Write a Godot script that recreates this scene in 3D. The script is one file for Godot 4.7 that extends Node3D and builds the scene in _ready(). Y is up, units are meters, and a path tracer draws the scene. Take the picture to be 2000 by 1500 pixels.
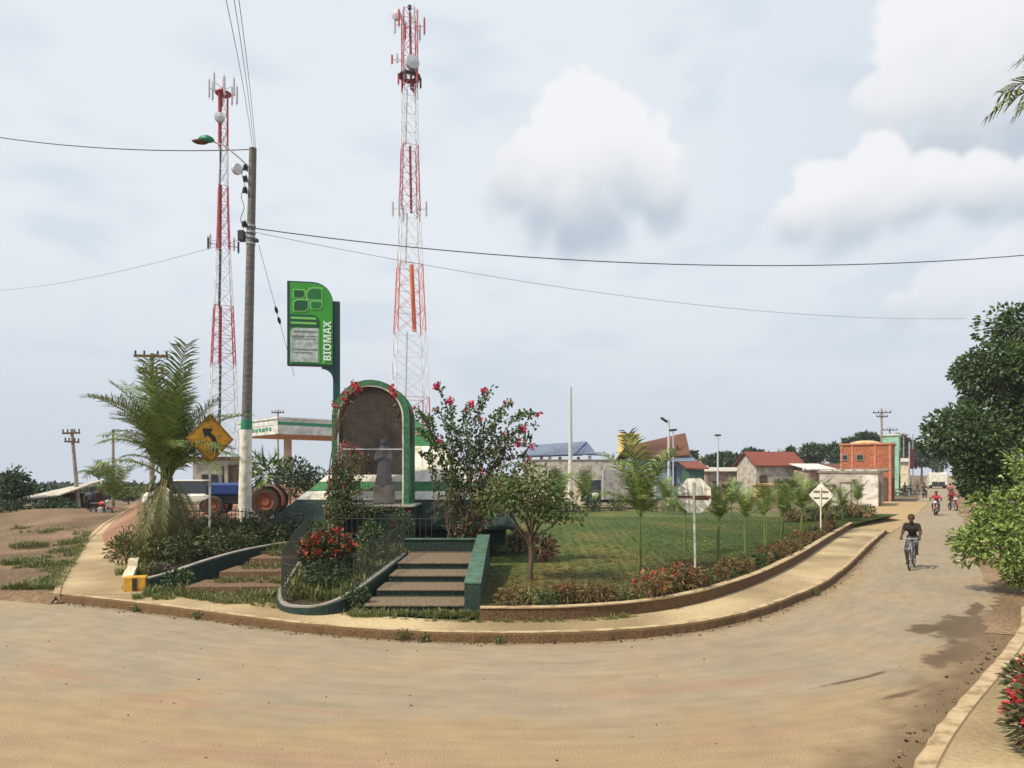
extends Node3D
# A street corner with a small garden shrine, young palms and two lattice masts.
const F := 1303.0
const H := 3.2
const HZ := 920.0
var M := {}
var rng := RandomNumberGenerator.new()
var taken := {}
var fn := FastNoiseLite.new()

# ---------------------------------------------------------------- mesh builder
class MB:
	var v := PackedVector3Array()
	var n := PackedVector3Array()
	var c := PackedColorArray()
	var uv := PackedVector2Array()
	var col := Color(1, 1, 1)
	var xf := Transform3D()
	func tri(a: Vector3, b: Vector3, d: Vector3) -> void:
		var A := xf * a
		var B := xf * b
		var C := xf * d
		var nn := (B - A).cross(C - A).normalized()
		v.append(A); v.append(C); v.append(B)
		n.append(nn); n.append(nn); n.append(nn)
		c.append(col); c.append(col); c.append(col)
		uv.append(Vector2(a.x, a.z)); uv.append(Vector2(d.x, d.z)); uv.append(Vector2(b.x, b.z))
	func tris(a: Vector3, b: Vector3, d: Vector3, na: Vector3, nb: Vector3, nd: Vector3) -> void:
		v.append(xf * a); v.append(xf * d); v.append(xf * b)
		n.append((xf.basis * na).normalized()); n.append((xf.basis * nd).normalized()); n.append((xf.basis * nb).normalized())
		c.append(col); c.append(col); c.append(col)
		uv.append(Vector2(a.x, a.z)); uv.append(Vector2(d.x, d.z)); uv.append(Vector2(b.x, b.z))
	func quad(a: Vector3, b: Vector3, d: Vector3, e: Vector3) -> void:
		tri(a, b, d)
		tri(a, d, e)
	func hexa(p: Array) -> void:  # 4 bottom corners, 4 top corners, counter-clockwise seen from above
		quad(p[3], p[2], p[1], p[0])
		quad(p[4], p[5], p[6], p[7])
		for i in 4:
			var j := (i + 1) % 4
			quad(p[i], p[j], p[4 + j], p[4 + i])
	func box(ctr: Vector3, s: Vector3, b := Basis()) -> void:
		var h := s * 0.5
		var p := []
		for y in [-h.y, h.y]:
			for q in [Vector2(-h.x, h.z), Vector2(h.x, h.z), Vector2(h.x, -h.z), Vector2(-h.x, -h.z)]:
				p.append(ctr + b * Vector3(q.x, y, q.y))
		hexa(p)
	func bbox(ctr: Vector3, s: Vector3, r: float, b := Basis()) -> void:  # box with chamfered vertical and horizontal edges
		var h := s * 0.5
		r = minf(r, minf(h.x, minf(h.y, h.z)) * 0.9)
		var rings := []
		for k in [[-h.y, r], [-h.y + r, 0.0], [h.y - r, 0.0], [h.y, r]]:
			var ex: float = h.x - k[1]
			var ez: float = h.z - k[1]
			var y: float = k[0]
			var ring := []
			for q in [Vector2(-ex + r, ez), Vector2(ex - r, ez), Vector2(ex, ez - r), Vector2(ex, -ez + r), Vector2(ex - r, -ez), Vector2(-ex + r, -ez), Vector2(-ex, -ez + r), Vector2(-ex, ez - r)]:
				ring.append(ctr + b * Vector3(q.x, y, q.y))
			rings.append(ring)
		for i in 3:
			for j in 8:
				var m := (j + 1) % 8
				quad(rings[i][j], rings[i][m], rings[i + 1][m], rings[i + 1][j])
		for j in range(1, 7):
			tri(rings[3][0], rings[3][j], rings[3][j + 1])
			tri(rings[0][0], rings[0][j + 1], rings[0][j])
	func tube(pts: Array, rad: Array, sides := 6, caps := true) -> void:
		var m := pts.size()
		var rings := []
		var norms := []
		var up := Vector3.UP
		var first: Vector3 = (pts[1] - pts[0]).normalized()
		if absf(first.dot(up)) > 0.9:
			up = Vector3.RIGHT
		var side := up.cross(first).normalized()
		for i in m:
			var t: Vector3 = (pts[mini(i + 1, m - 1)] - pts[maxi(i - 1, 0)]).normalized()
			side = (side - t * side.dot(t)).normalized()
			var o := t.cross(side).normalized()
			var ring := []
			var nr := []
			var r: float = rad[mini(i, rad.size() - 1)]
			for k in sides:
				var a := TAU * k / sides
				var d := side * cos(a) + o * sin(a)
				nr.append(d)
				ring.append(pts[i] + d * r)
			rings.append(ring)
			norms.append(nr)
		for i in m - 1:
			for k in sides:
				var l := (k + 1) % sides
				tris(rings[i][k], rings[i][l], rings[i + 1][l], norms[i][k], norms[i][l], norms[i + 1][l])
				tris(rings[i][k], rings[i + 1][l], rings[i + 1][k], norms[i][k], norms[i + 1][l], norms[i + 1][k])
		if caps:
			for k in range(1, sides - 1):
				tri(rings[0][0], rings[0][k + 1], rings[0][k])
				tri(rings[m - 1][0], rings[m - 1][k], rings[m - 1][k + 1])
	func rod(a: Vector3, b: Vector3, r: float, sides := 6, r2 := -1.0) -> void:
		tube([a, b], [r, r if r2 < 0 else r2], sides)
	func lathe(prof: Array, ctr: Vector3, sides := 16, b := Basis()) -> void:  # prof: Vector2(radius, height) along local y
		for i in prof.size() - 1:
			var p: Vector2 = prof[i]
			var q: Vector2 = prof[i + 1]
			var d := q - p
			var nn := Vector2(d.y, -d.x).normalized()
			for k in sides:
				var a0 := TAU * k / sides
				var a1 := TAU * (k + 1) / sides
				var e0 := Vector3(sin(a0), 0, cos(a0))
				var e1 := Vector3(sin(a1), 0, cos(a1))
				var u := Vector3.UP
				var A := ctr + b * (e0 * p.x + u * p.y)
				var B := ctr + b * (e1 * p.x + u * p.y)
				var C := ctr + b * (e1 * q.x + u * q.y)
				var D := ctr + b * (e0 * q.x + u * q.y)
				var n0 := b * (e0 * nn.x + u * nn.y)
				var n1 := b * (e1 * nn.x + u * nn.y)
				if p.x > 1e-5:
					tris(A, B, C, n0, n1, n1)
				if q.x > 1e-5:
					tris(A, C, D, n0, n1, n0)
	func ball(ctr: Vector3, r: Vector3, sides := 10, rows := 6) -> void:
		for i in rows:
			for k in sides:
				var q := []
				for e in [[i, k], [i, k + 1], [i + 1, k + 1], [i + 1, k]]:
					var th: float = PI * e[0] / rows
					var ph: float = TAU * e[1] / sides
					q.append(Vector3(sin(th) * cos(ph), -cos(th), -sin(th) * sin(ph)))
				tris(ctr + q[0] * r, ctr + q[1] * r, ctr + q[2] * r, q[0] / r, q[1] / r, q[2] / r)
				tris(ctr + q[0] * r, ctr + q[2] * r, ctr + q[3] * r, q[0] / r, q[2] / r, q[3] / r)
	func prism(poly: PackedVector2Array, t: Transform3D, depth: float) -> void:  # outline in local xy, extruded from z=0 to z=depth
		if Geometry2D.is_polygon_clockwise(poly):
			poly.reverse()
		var ix := Geometry2D.triangulate_polygon(poly)
		for i in range(0, ix.size(), 3):
			var a := poly[ix[i]]
			var b := poly[ix[i + 1]]
			var d := poly[ix[i + 2]]
			if (b - a).cross(d - a) < 0:
				var s := b
				b = d
				d = s
			tri(t * Vector3(a.x, a.y, depth), t * Vector3(b.x, b.y, depth), t * Vector3(d.x, d.y, depth))
			tri(t * Vector3(a.x, a.y, 0), t * Vector3(d.x, d.y, 0), t * Vector3(b.x, b.y, 0))
		for i in poly.size():
			var a := poly[i]
			var b := poly[(i + 1) % poly.size()]
			quad(t * Vector3(a.x, a.y, 0), t * Vector3(b.x, b.y, 0), t * Vector3(b.x, b.y, depth), t * Vector3(a.x, a.y, depth))
	func leaf(p: Vector3, d: Vector3, s: Vector3, ln: float, w: float, bend := 0.15) -> void:  # a folded leaf: base p, direction d, side s
		var nn := s.cross(d).normalized()
		var a := p
		var t := p + d * ln - nn * ln * bend
		var l := p + d * ln * 0.45 + s * w * 0.5 + nn * w * 0.12
		var r := p + d * ln * 0.45 - s * w * 0.5 + nn * w * 0.12
		tri(a, r, t)
		tri(a, t, l)
	func mesh(m: Material = null) -> ArrayMesh:
		var arr := []
		arr.resize(Mesh.ARRAY_MAX)
		arr[Mesh.ARRAY_VERTEX] = v
		arr[Mesh.ARRAY_NORMAL] = n
		arr[Mesh.ARRAY_COLOR] = c
		arr[Mesh.ARRAY_TEX_UV] = uv
		var am := ArrayMesh.new()
		am.add_surface_from_arrays(Mesh.PRIMITIVE_TRIANGLES, arr)
		if m:
			am.surface_set_material(0, m)
		return am

# ---------------------------------------------------------------- naming and tree helpers
func P(px: float, py: float, d: float) -> Vector3:  # a point d metres ahead, in photograph pixels
	return Vector3((px - 1000.0) / F * d, H - (py - HZ) / F * d, -d)
func G(px: float, py: float, gy := 0.0) -> Vector3:  # where that sight line meets the level gy
	return P(px, py, F * (H - gy) / (py - HZ))
func numbered(called: String) -> String:
	var k: int = taken.get(called, 0)
	taken[called] = k + 1
	return called if k == 0 else "%s_%03d" % [called, k]
func tag(o: Node, label: String, category := "", group := "", kind := "") -> Node:
	o.set_meta("label", label)
	if category: o.set_meta("category", category)
	if group: o.set_meta("group", group)
	if kind: o.set_meta("kind", kind)
	return o
func thing(called: String, label: String, category: String, at := Vector3.ZERO, turn := 0.0, group := "") -> Node3D:
	var o := Node3D.new()
	o.name = numbered(called)
	add_child(o)
	o.position = at
	o.rotation.y = turn
	tag(o, label, category, group)
	return o
func part(parent: Node, called: String, m, mat: Material, world := false) -> MeshInstance3D:
	var o := MeshInstance3D.new()
	o.name = called
	if m is MB:
		o.mesh = m.mesh(mat)
	else:
		o.mesh = m
		if mat: o.material_override = mat
	if world and parent is Node3D:
		o.transform = (parent as Node3D).transform.affine_inverse()
	parent.add_child(o, true)
	return o
func single(called: String, m: MB, mat: Material, label: String, category: String, group := "", kind := "") -> MeshInstance3D:
	var o := MeshInstance3D.new()
	o.name = numbered(called)
	o.mesh = m.mesh(mat)
	add_child(o)
	tag(o, label, category, group, kind)
	return o
func structure(called: String, m: MB, mat: Material, label := "") -> MeshInstance3D:
	var o := MeshInstance3D.new()
	o.name = numbered(called)
	o.mesh = m.mesh(mat)
	add_child(o)
	o.set_meta("kind", "structure")
	if label: o.set_meta("label", label)
	return o
func scatter(called: String, mesh: Mesh, xs: Array, label: String, category: String, parent: Node = null) -> void:
	var mm := MultiMesh.new()
	mm.transform_format = MultiMesh.TRANSFORM_3D
	mm.mesh = mesh
	mm.instance_count = xs.size()
	for i in xs.size(): mm.set_instance_transform(i, xs[i])
	var o := MultiMeshInstance3D.new()
	o.multimesh = mm
	if parent:
		o.name = called
		parent.add_child(o, true)
		o.set_meta("kind", "stuff")
	else:
		o.name = numbered(called)
		add_child(o)
		tag(o, label, category, "", "stuff")
func nth(i: int) -> String:
	var w := ["first", "second", "third", "fourth", "fifth", "sixth", "seventh", "eighth", "ninth", "tenth", "eleventh", "twelfth"]
	if i < 12: return w[i]
	var k := i + 1
	var e := "th"
	if k % 10 == 1 and k != 11: e = "st"
	elif k % 10 == 2 and k != 12: e = "nd"
	elif k % 10 == 3 and k != 13: e = "rd"
	return str(k) + e
func rv() -> Vector3:
	while true:
		var p := Vector3(rng.randf_range(-1, 1), rng.randf_range(-1, 1), rng.randf_range(-1, 1))
		if p.length_squared() <= 1.0 and p.length_squared() > 0.01: return p
	return Vector3.UP
func R(a: float, b: float) -> float:
	return rng.randf_range(a, b)
func lin(r: float, g: float, b: float) -> Color:  # 0-255 picture values as a linear colour
	return Color(r / 255.0, g / 255.0, b / 255.0).srgb_to_linear()

# ---------------------------------------------------------------- materials
var tx := {}
func noise_tex(key: String, freq: float, lo: Color, hi: Color, oct := 4, kind := FastNoiseLite.TYPE_SIMPLEX_SMOOTH, stops := []) -> NoiseTexture2D:
	if tx.has(key): return tx[key]
	var nz := FastNoiseLite.new()
	nz.noise_type = kind
	nz.seed = hash(key) % 1000
	nz.frequency = freq
	nz.fractal_octaves = oct
	var t := NoiseTexture2D.new()
	t.width = 512
	t.height = 512
	t.seamless = true
	t.noise = nz
	var g := Gradient.new()
	g.offsets = PackedFloat32Array([0.15, 0.85])
	g.colors = PackedColorArray([lo, hi])
	for s in stops: g.add_point(s[0], s[1])
	t.color_ramp = g
	tx[key] = t
	return t
func normal_tex(key: String, freq: float, strength: float, oct := 4) -> NoiseTexture2D:
	if tx.has(key): return tx[key]
	var nz := FastNoiseLite.new()
	nz.noise_type = FastNoiseLite.TYPE_SIMPLEX_SMOOTH
	nz.seed = hash(key) % 1000
	nz.frequency = freq
	nz.fractal_octaves = oct
	var t := NoiseTexture2D.new()
	t.width = 512
	t.height = 512
	t.seamless = true
	t.as_normal_map = true
	t.bump_strength = strength
	t.noise = nz
	tx[key] = t
	return t
func mat(key: String, c: Color, rough := 0.85, grain := "", scale := 0.5, metal := 0.0) -> StandardMaterial3D:
	# c is a linear base colour; grain picks a shared mottle texture laid in world space
	var m := StandardMaterial3D.new()
	m.resource_name = key
	m.roughness = rough
	m.metallic = metal
	if grain:
		m.albedo_color = (c * 1.12).linear_to_srgb()
		m.albedo_texture = tx[grain]
		m.uv1_triplanar = true
		m.uv1_world_triplanar = true
		m.uv1_scale = Vector3.ONE * scale
		m.normal_enabled = true
		m.normal_texture = tx["bump"]
		m.normal_scale = 0.5
	else:
		m.albedo_color = c.linear_to_srgb()
	M[key] = m
	return m
func vcol(key: String, rough: float, back := Color(0, 0, 0)) -> StandardMaterial3D:
	var m := StandardMaterial3D.new()
	m.resource_name = key
	m.vertex_color_use_as_albedo = true
	m.roughness = rough
	if back.g > 0:
		m.backlight_enabled = true
		m.backlight = back
	M[key] = m
	return m

func materials() -> void:
	var g := func(a): return Color(a, a, a)
	noise_tex("mottle", 0.012, g.call(0.72), g.call(1.0), 5)
	noise_tex("grime", 0.008, Color(0.76, 0.73, 0.68), Color(1, 1, 1), 6, FastNoiseLite.TYPE_SIMPLEX_SMOOTH, [[0.42, Color(0.93, 0.92, 0.9)]])
	noise_tex("macro", 0.007, Color(0.7, 0.68, 0.64), Color(1, 1, 1), 4)
	noise_tex("fine", 0.06, g.call(0.87), g.call(1.0), 3)
	noise_tex("soil", 0.035, Color(0.66, 0.61, 0.56), Color(1, 1, 1), 6)
	noise_tex("brickish", 0.03, Color(0.75, 0.62, 0.55), Color(1, 1, 1), 4, FastNoiseLite.TYPE_CELLULAR)
	normal_tex("bump", 0.05, 3.0)
	normal_tex("rough_bump", 0.03, 6.0, 6)
	mat("ground", Color(0.25, 0.19, 0.11), 0.95, "soil", 0.3)
	mat("dirt", Color(0.36, 0.25, 0.145), 0.95, "soil", 0.45)
	mat("pink_dirt", Color(0.46, 0.27, 0.17), 0.95, "soil", 0.45)
	mat("bank", Color(0.29, 0.2, 0.115), 0.95, "soil", 0.35)
	mat("pave", Color(0.50, 0.385, 0.22), 0.9, "fine", 0.35)
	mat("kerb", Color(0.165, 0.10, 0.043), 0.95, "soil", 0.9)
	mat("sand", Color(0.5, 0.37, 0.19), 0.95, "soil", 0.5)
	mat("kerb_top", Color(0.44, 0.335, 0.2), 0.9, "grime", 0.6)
	mat("garden_wall", Color(0.17, 0.10, 0.048), 0.95, "soil", 0.7)
	mat("lawn", Color(0.085, 0.092, 0.022), 0.95, "lawn" if tx.has("lawn") else "soil", 0.16)
	mat("garden_soil", Color(0.1, 0.075, 0.035), 0.95, "soil", 0.5)
	mat("dark_green", Color(0.017, 0.046, 0.038), 0.8, "soil", 0.5)
	mat("mid_green", Color(0.065, 0.14, 0.1), 0.7, "grime", 0.7)
	mat("stair_green", Color(0.026, 0.065, 0.052), 0.8, "soil", 0.6)
	mat("arch_green", Color(0.04, 0.17, 0.075), 0.6, "mottle", 0.8)
	mat("stripe_green", Color(0.015, 0.16, 0.04), 0.6, "mottle", 0.8)
	mat("white_paint", Color(0.72, 0.71, 0.66), 0.7, "grime", 0.45)
	mat("tread", Color(0.21, 0.165, 0.115), 0.95, "soil", 0.7)
	mat("old_step", Color(0.20, 0.13, 0.08), 0.95, "soil", 0.8)
	mat("yellow_paint", Color(0.62, 0.34, 0.035), 0.7, "grime", 0.9)
	mat("iron", Color(0.03, 0.035, 0.03), 0.6)
	mat("concrete", Color(0.30, 0.28, 0.25), 0.9, "grime", 0.5)
	mat("pole_grey", Color(0.17, 0.165, 0.15), 0.9, "mottle", 0.8)
	mat("pole_white", Color(0.74, 0.72, 0.67), 0.85, "grime", 0.7)
	mat("pole_green", Color(0.02, 0.22, 0.11), 0.6)
	mat("black", Color(0.02, 0.02, 0.022), 0.5)
	mat("rubber", Color(0.022, 0.02, 0.018), 0.9)
	mat("dusty_rubber", Color(0.07, 0.055, 0.04), 0.95, "soil", 2.0)
	mat("steel", Color(0.35, 0.36, 0.37), 0.45, "", 1.0, 0.7)
	mat("galv", Color(0.55, 0.57, 0.6), 0.55)
	mat("tower_red", Color(0.46, 0.07, 0.085), 0.55)
	mat("tower_orange", Color(0.62, 0.13, 0.045), 0.55)
	mat("cable_red", Color(0.24, 0.025, 0.04), 0.6)
	mat("tower_white", Color(0.72, 0.74, 0.78), 0.5)
	mat("cable_dark", Color(0.035, 0.035, 0.045), 0.6)
	mat("antenna", Color(0.5, 0.52, 0.55), 0.5)
	mat("sign_green", Color(0.035, 0.30, 0.022), 0.35)
	mat("sign_light", Color(0.18, 0.55, 0.13), 0.35)
	mat("sign_dark", Color(0.008, 0.085, 0.02), 0.35)
	mat("sign_edge", Color(0.01, 0.04, 0.045), 0.4)
	mat("sign_mid", Color(0.012, 0.16, 0.03), 0.35)
	mat("sign_panel", Color(0.5, 0.57, 0.55), 0.4, "mottle", 0.6)
	mat("sign_text", Color(0.75, 0.85, 0.78), 0.4)
	mat("print", Color(0.16, 0.19, 0.19), 0.5)
	mat("totem_post", Color(0.006, 0.06, 0.05), 0.4)
	mat("sign_yellow", Color(0.78, 0.37, 0.012), 0.4, "mottle", 0.9)
	mat("sign_rim", Color(0.04, 0.025, 0.01), 0.5)
	mat("sign_white", Color(0.76, 0.76, 0.71), 0.5, "grime", 1.2)
	mat("rust", Color(0.16, 0.065, 0.03), 0.8, "soil", 2.0)
	mat("canopy_white", Color(0.74, 0.76, 0.72), 0.55, "mottle", 0.3)
	mat("canopy_green", Color(0.03, 0.26, 0.13), 0.5)
	mat("soffit", Color(0.62, 0.42, 0.3), 0.8, "mottle", 0.3)
	mat("cream", Color(0.66, 0.58, 0.45), 0.85, "grime", 0.3)
	mat("grey_wall", Color(0.46, 0.44, 0.40), 0.9, "grime", 0.3)
	mat("white_wall", Color(0.68, 0.67, 0.66), 0.85, "grime", 0.3)
	mat("pink_wall", Color(0.42, 0.33, 0.30), 0.85, "grime", 0.3)
	mat("sky_wall", Color(0.36, 0.48, 0.62), 0.85, "grime", 0.3)
	mat("mint_wall", Color(0.30, 0.55, 0.42), 0.85, "grime", 0.3)
	mat("salmon", Color(0.55, 0.22, 0.14), 0.9, "grime", 0.3)
	var bim := Image.create(256, 256, false, Image.FORMAT_RGB8)
	bim.fill(Color(0.62, 0.58, 0.54))
	rng.seed = 5
	for r in 16:
		for k in 8:
			var v := R(0.72, 1.0)
			var bx := k * 32 + (16 if r % 2 else 0)
			for o in [0, -256]: bim.fill_rect(Rect2i(bx + 1 + o, r * 16 + 1, 29, 12), Color(v, v * R(0.9, 1.0), v * R(0.86, 1.0)))
	tx["bricks"] = ImageTexture.create_from_image(bim)
	mat("brick", Color(0.56, 0.215, 0.115), 0.9, "bricks", 0.55)
	mat("tan_wall", Color(0.55, 0.40, 0.21), 0.9, "grime", 0.3)
	mat("tile_roof", Color(0.25, 0.08, 0.055), 0.85, "brickish", 1.2)
	mat("brown_roof", Color(0.17, 0.085, 0.055), 0.85, "brickish", 0.9)
	mat("blue_roof", Color(0.16, 0.20, 0.28), 0.5, "mottle", 0.4)
	mat("blue_gable", Color(0.02, 0.06, 0.25), 0.5)
	mat("zinc", Color(0.50, 0.47, 0.41), 0.6, "grime", 0.4)
	mat("dark_door", Color(0.10, 0.075, 0.055), 0.8)
	mat("wood", Color(0.13, 0.075, 0.04), 0.85, "mottle", 1.5)
	mat("glass", Color(0.03, 0.04, 0.045), 0.08)
	mat("yellow_wall", Color(0.78, 0.64, 0.24), 0.8, "grime", 0.5)
	mat("truck_box", Color(0.27, 0.265, 0.26), 0.6, "grime", 0.5)
	mat("truck_cab", Color(0.02, 0.02, 0.035), 0.35)
	mat("tractor_blue", Color(0.012, 0.05, 0.22), 0.4, "mottle", 1.0)
	mat("tractor_rust", Color(0.30, 0.10, 0.055), 0.8, "soil", 1.5)
	mat("red_paint", Color(0.4, 0.02, 0.025), 0.4)
	mat("maroon", Color(0.13, 0.02, 0.03), 0.7, "grime", 0.8)
	mat("plate", Color(0.7, 0.7, 0.66), 0.5)
	mat("statue", Color(0.10, 0.11, 0.14), 0.7, "mottle", 1.5)
	mat("mesh_wire", Color(0.22, 0.21, 0.19), 0.7)
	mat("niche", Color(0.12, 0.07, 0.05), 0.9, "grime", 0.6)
	mat("bark", Color(0.16, 0.11, 0.07), 0.95, "soil", 2.0)
	mat("palm_bark", Color(0.20, 0.15, 0.085), 0.95, "soil", 2.5)
	mat("stem_green", Color(0.13, 0.17, 0.045), 0.7)
	for k in ["ground", "dirt", "pink_dirt", "bank", "pave", "garden_soil"]:
		var m: StandardMaterial3D = M[k]
		m.normal_scale = 0.12
		m.detail_enabled = true
		m.detail_blend_mode = BaseMaterial3D.BLEND_MODE_MUL
		m.detail_uv_layer = BaseMaterial3D.DETAIL_UV_2
		m.detail_albedo = tx["macro"]
		m.uv2_triplanar = true
		m.uv2_world_triplanar = true
		m.uv2_scale = Vector3.ONE * 0.061
	vcol("leaf", 0.55, Color(0.12, 0.2, 0.03))
	vcol("palm_leaf", 0.45, Color(0.15, 0.22, 0.04))
	vcol("petal", 0.6, Color(0.25, 0.04, 0.06))
	vcol("dry", 0.9)
	vcol("cloth", 0.9)
	vcol("stone", 0.95)

# ---------------------------------------------------------------- the kerb line that the corner follows
var kp: Array[Vector2] = []
var ks: Array[float] = []
var kq := {}  # s at the control points, by picture column
func catmull(ctrl: Array, step := 12) -> Array[Vector2]:
	var o: Array[Vector2] = []
	for i in ctrl.size() - 1:
		var a: Vector2 = ctrl[maxi(i - 1, 0)]
		var b: Vector2 = ctrl[i]
		var c: Vector2 = ctrl[i + 1]
		var d: Vector2 = ctrl[mini(i + 2, ctrl.size() - 1)]
		for k in step:
			o.append(b.cubic_interpolate(c, a, d, float(k) / step))
	o.append(ctrl[-1])
	return o
func make_kerb_line() -> void:
	var c := [Vector2(-60, 38), Vector2(-36, 24.5), Vector2(-22, 19.6), Vector2(-13.05, 17.0), Vector2(-10.6, 16.1), Vector2(-8.06, 15.0), Vector2(-6.3, 14.2), Vector2(-4.6, 13.4), Vector2(-2.9, 12.8), Vector2(-1.43, 12.48), Vector2(0, 12.38), Vector2(1.44, 12.5), Vector2(2.98, 12.95), Vector2(4.45, 13.8), Vector2(6.1, 15.3), Vector2(8.5, 18.1), Vector2(11.4, 22.3), Vector2(15.1, 28.0), Vector2(19.85, 35.2), Vector2(31.2, 52.6), Vector2(46, 75.8), Vector2(103, 167), Vector2(190, 306)]
	kp = catmull(c)
	ks.append(0.0)
	for i in range(1, kp.size()): ks.append(ks[i - 1] + kp[i].distance_to(kp[i - 1]))
	for i in c.size(): kq[i] = ks[i * 12]
func K(s: float, off := 0.0, y := 0.0) -> Vector3:
	s = clampf(s, 0.0, ks[-1] - 0.01)
	var i := ks.bsearch(s) - 1
	i = clampi(i, 0, kp.size() - 2)
	var t := (s - ks[i]) / (ks[i + 1] - ks[i])
	var p := kp[i].lerp(kp[i + 1], t)
	var t0 := (kp[i + 1] - kp[maxi(i - 1, 0)]).normalized()
	var t1 := (kp[mini(i + 2, kp.size() - 1)] - kp[i]).normalized()
	var d := t0.lerp(t1, t).normalized()
	p += Vector2(-d.y, d.x) * off
	return Vector3(p.x, y, -p.y)
func Kdir(s: float) -> Vector3:
	return (K(s + 0.1) - K(s - 0.1)).normalized()
func near_s(w: Vector3) -> Vector2:  # (s, offset to the road side) of a ground point
	var best := 1e9
	var bs := 0.0
	for i in kp.size():
		var d := kp[i].distance_to(Vector2(w.x, -w.z))
		if d < best:
			best = d
			bs = ks[i]
	for k in 60:
		var s := bs + (k - 30) * 0.05
		var d := K(s).distance_to(Vector3(w.x, 0, w.z))
		if d < best:
			best = d
			bs = s
	var sd := (K(bs, 1.0) - K(bs)).dot(Vector3(w.x, 0, w.z) - K(bs))
	return Vector2(bs, -sd if sd < 0 else -best)
func walk_w(s: float) -> float:  # width of the pavement along the corner
	var pts := [[kq[3], 2.4], [kq[5], 2.1], [kq[7], 1.1], [kq[9], 0.95], [kq[11], 1.0], [kq[13], 1.15], [kq[15], 1.4], [kq[18], 1.6]]
	if s <= pts[0][0]: return pts[0][1]
	for i in pts.size() - 1:
		if s < pts[i + 1][0]: return lerpf(pts[i][1], pts[i + 1][1], (s - pts[i][0]) / (pts[i + 1][0] - pts[i][0]))
	return pts[-1][1]

# ---------------------------------------------------------------- camera, sky, sun
func camera_and_light() -> void:
	var cam := Camera3D.new()
	cam.name = "camera"
	cam.projection = Camera3D.PROJECTION_FRUSTUM
	cam.near = 0.1
	cam.far = 3000.0
	cam.size = 1500.0 / F * 0.1
	cam.frustum_offset = Vector2(0, (HZ - 750.0) / F * 0.1)
	cam.position = Vector3(0, H, 0)
	add_child(cam)
	cam.current = true
	var env := Environment.new()
	env.background_mode = Environment.BG_SKY
	var sky := Sky.new()
	var pm := PanoramaSkyMaterial.new()
	pm.panorama = ImageTexture.create_from_image(sky_image())
	pm.energy_multiplier = 1.0
	sky.sky_material = pm
	env.sky = sky
	env.tonemap_mode = Environment.TONE_MAPPER_LINEAR
	env.tonemap_exposure = 1.0
	env.sdfgi_enabled = true
	env.ssao_enabled = true
	env.ssil_enabled = true
	env.fog_enabled = true
	env.fog_density = 0.0004
	env.fog_light_color = Color(0.84, 0.88, 0.94)
	var we := WorldEnvironment.new()
	we.name = "world_environment"
	we.environment = env
	add_child(we)
	var sun := DirectionalLight3D.new()
	sun.name = "sun"
	sun.light_energy = 1.5
	sun.light_color = Color(1.0, 0.95, 0.86)
	sun.light_angular_distance = 2.0
	sun.shadow_enabled = true
	add_child(sun)
	sun.look_at_from_position(Vector3(-0.55, 0.8, 0.33) * 50.0, Vector3.ZERO)

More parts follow.
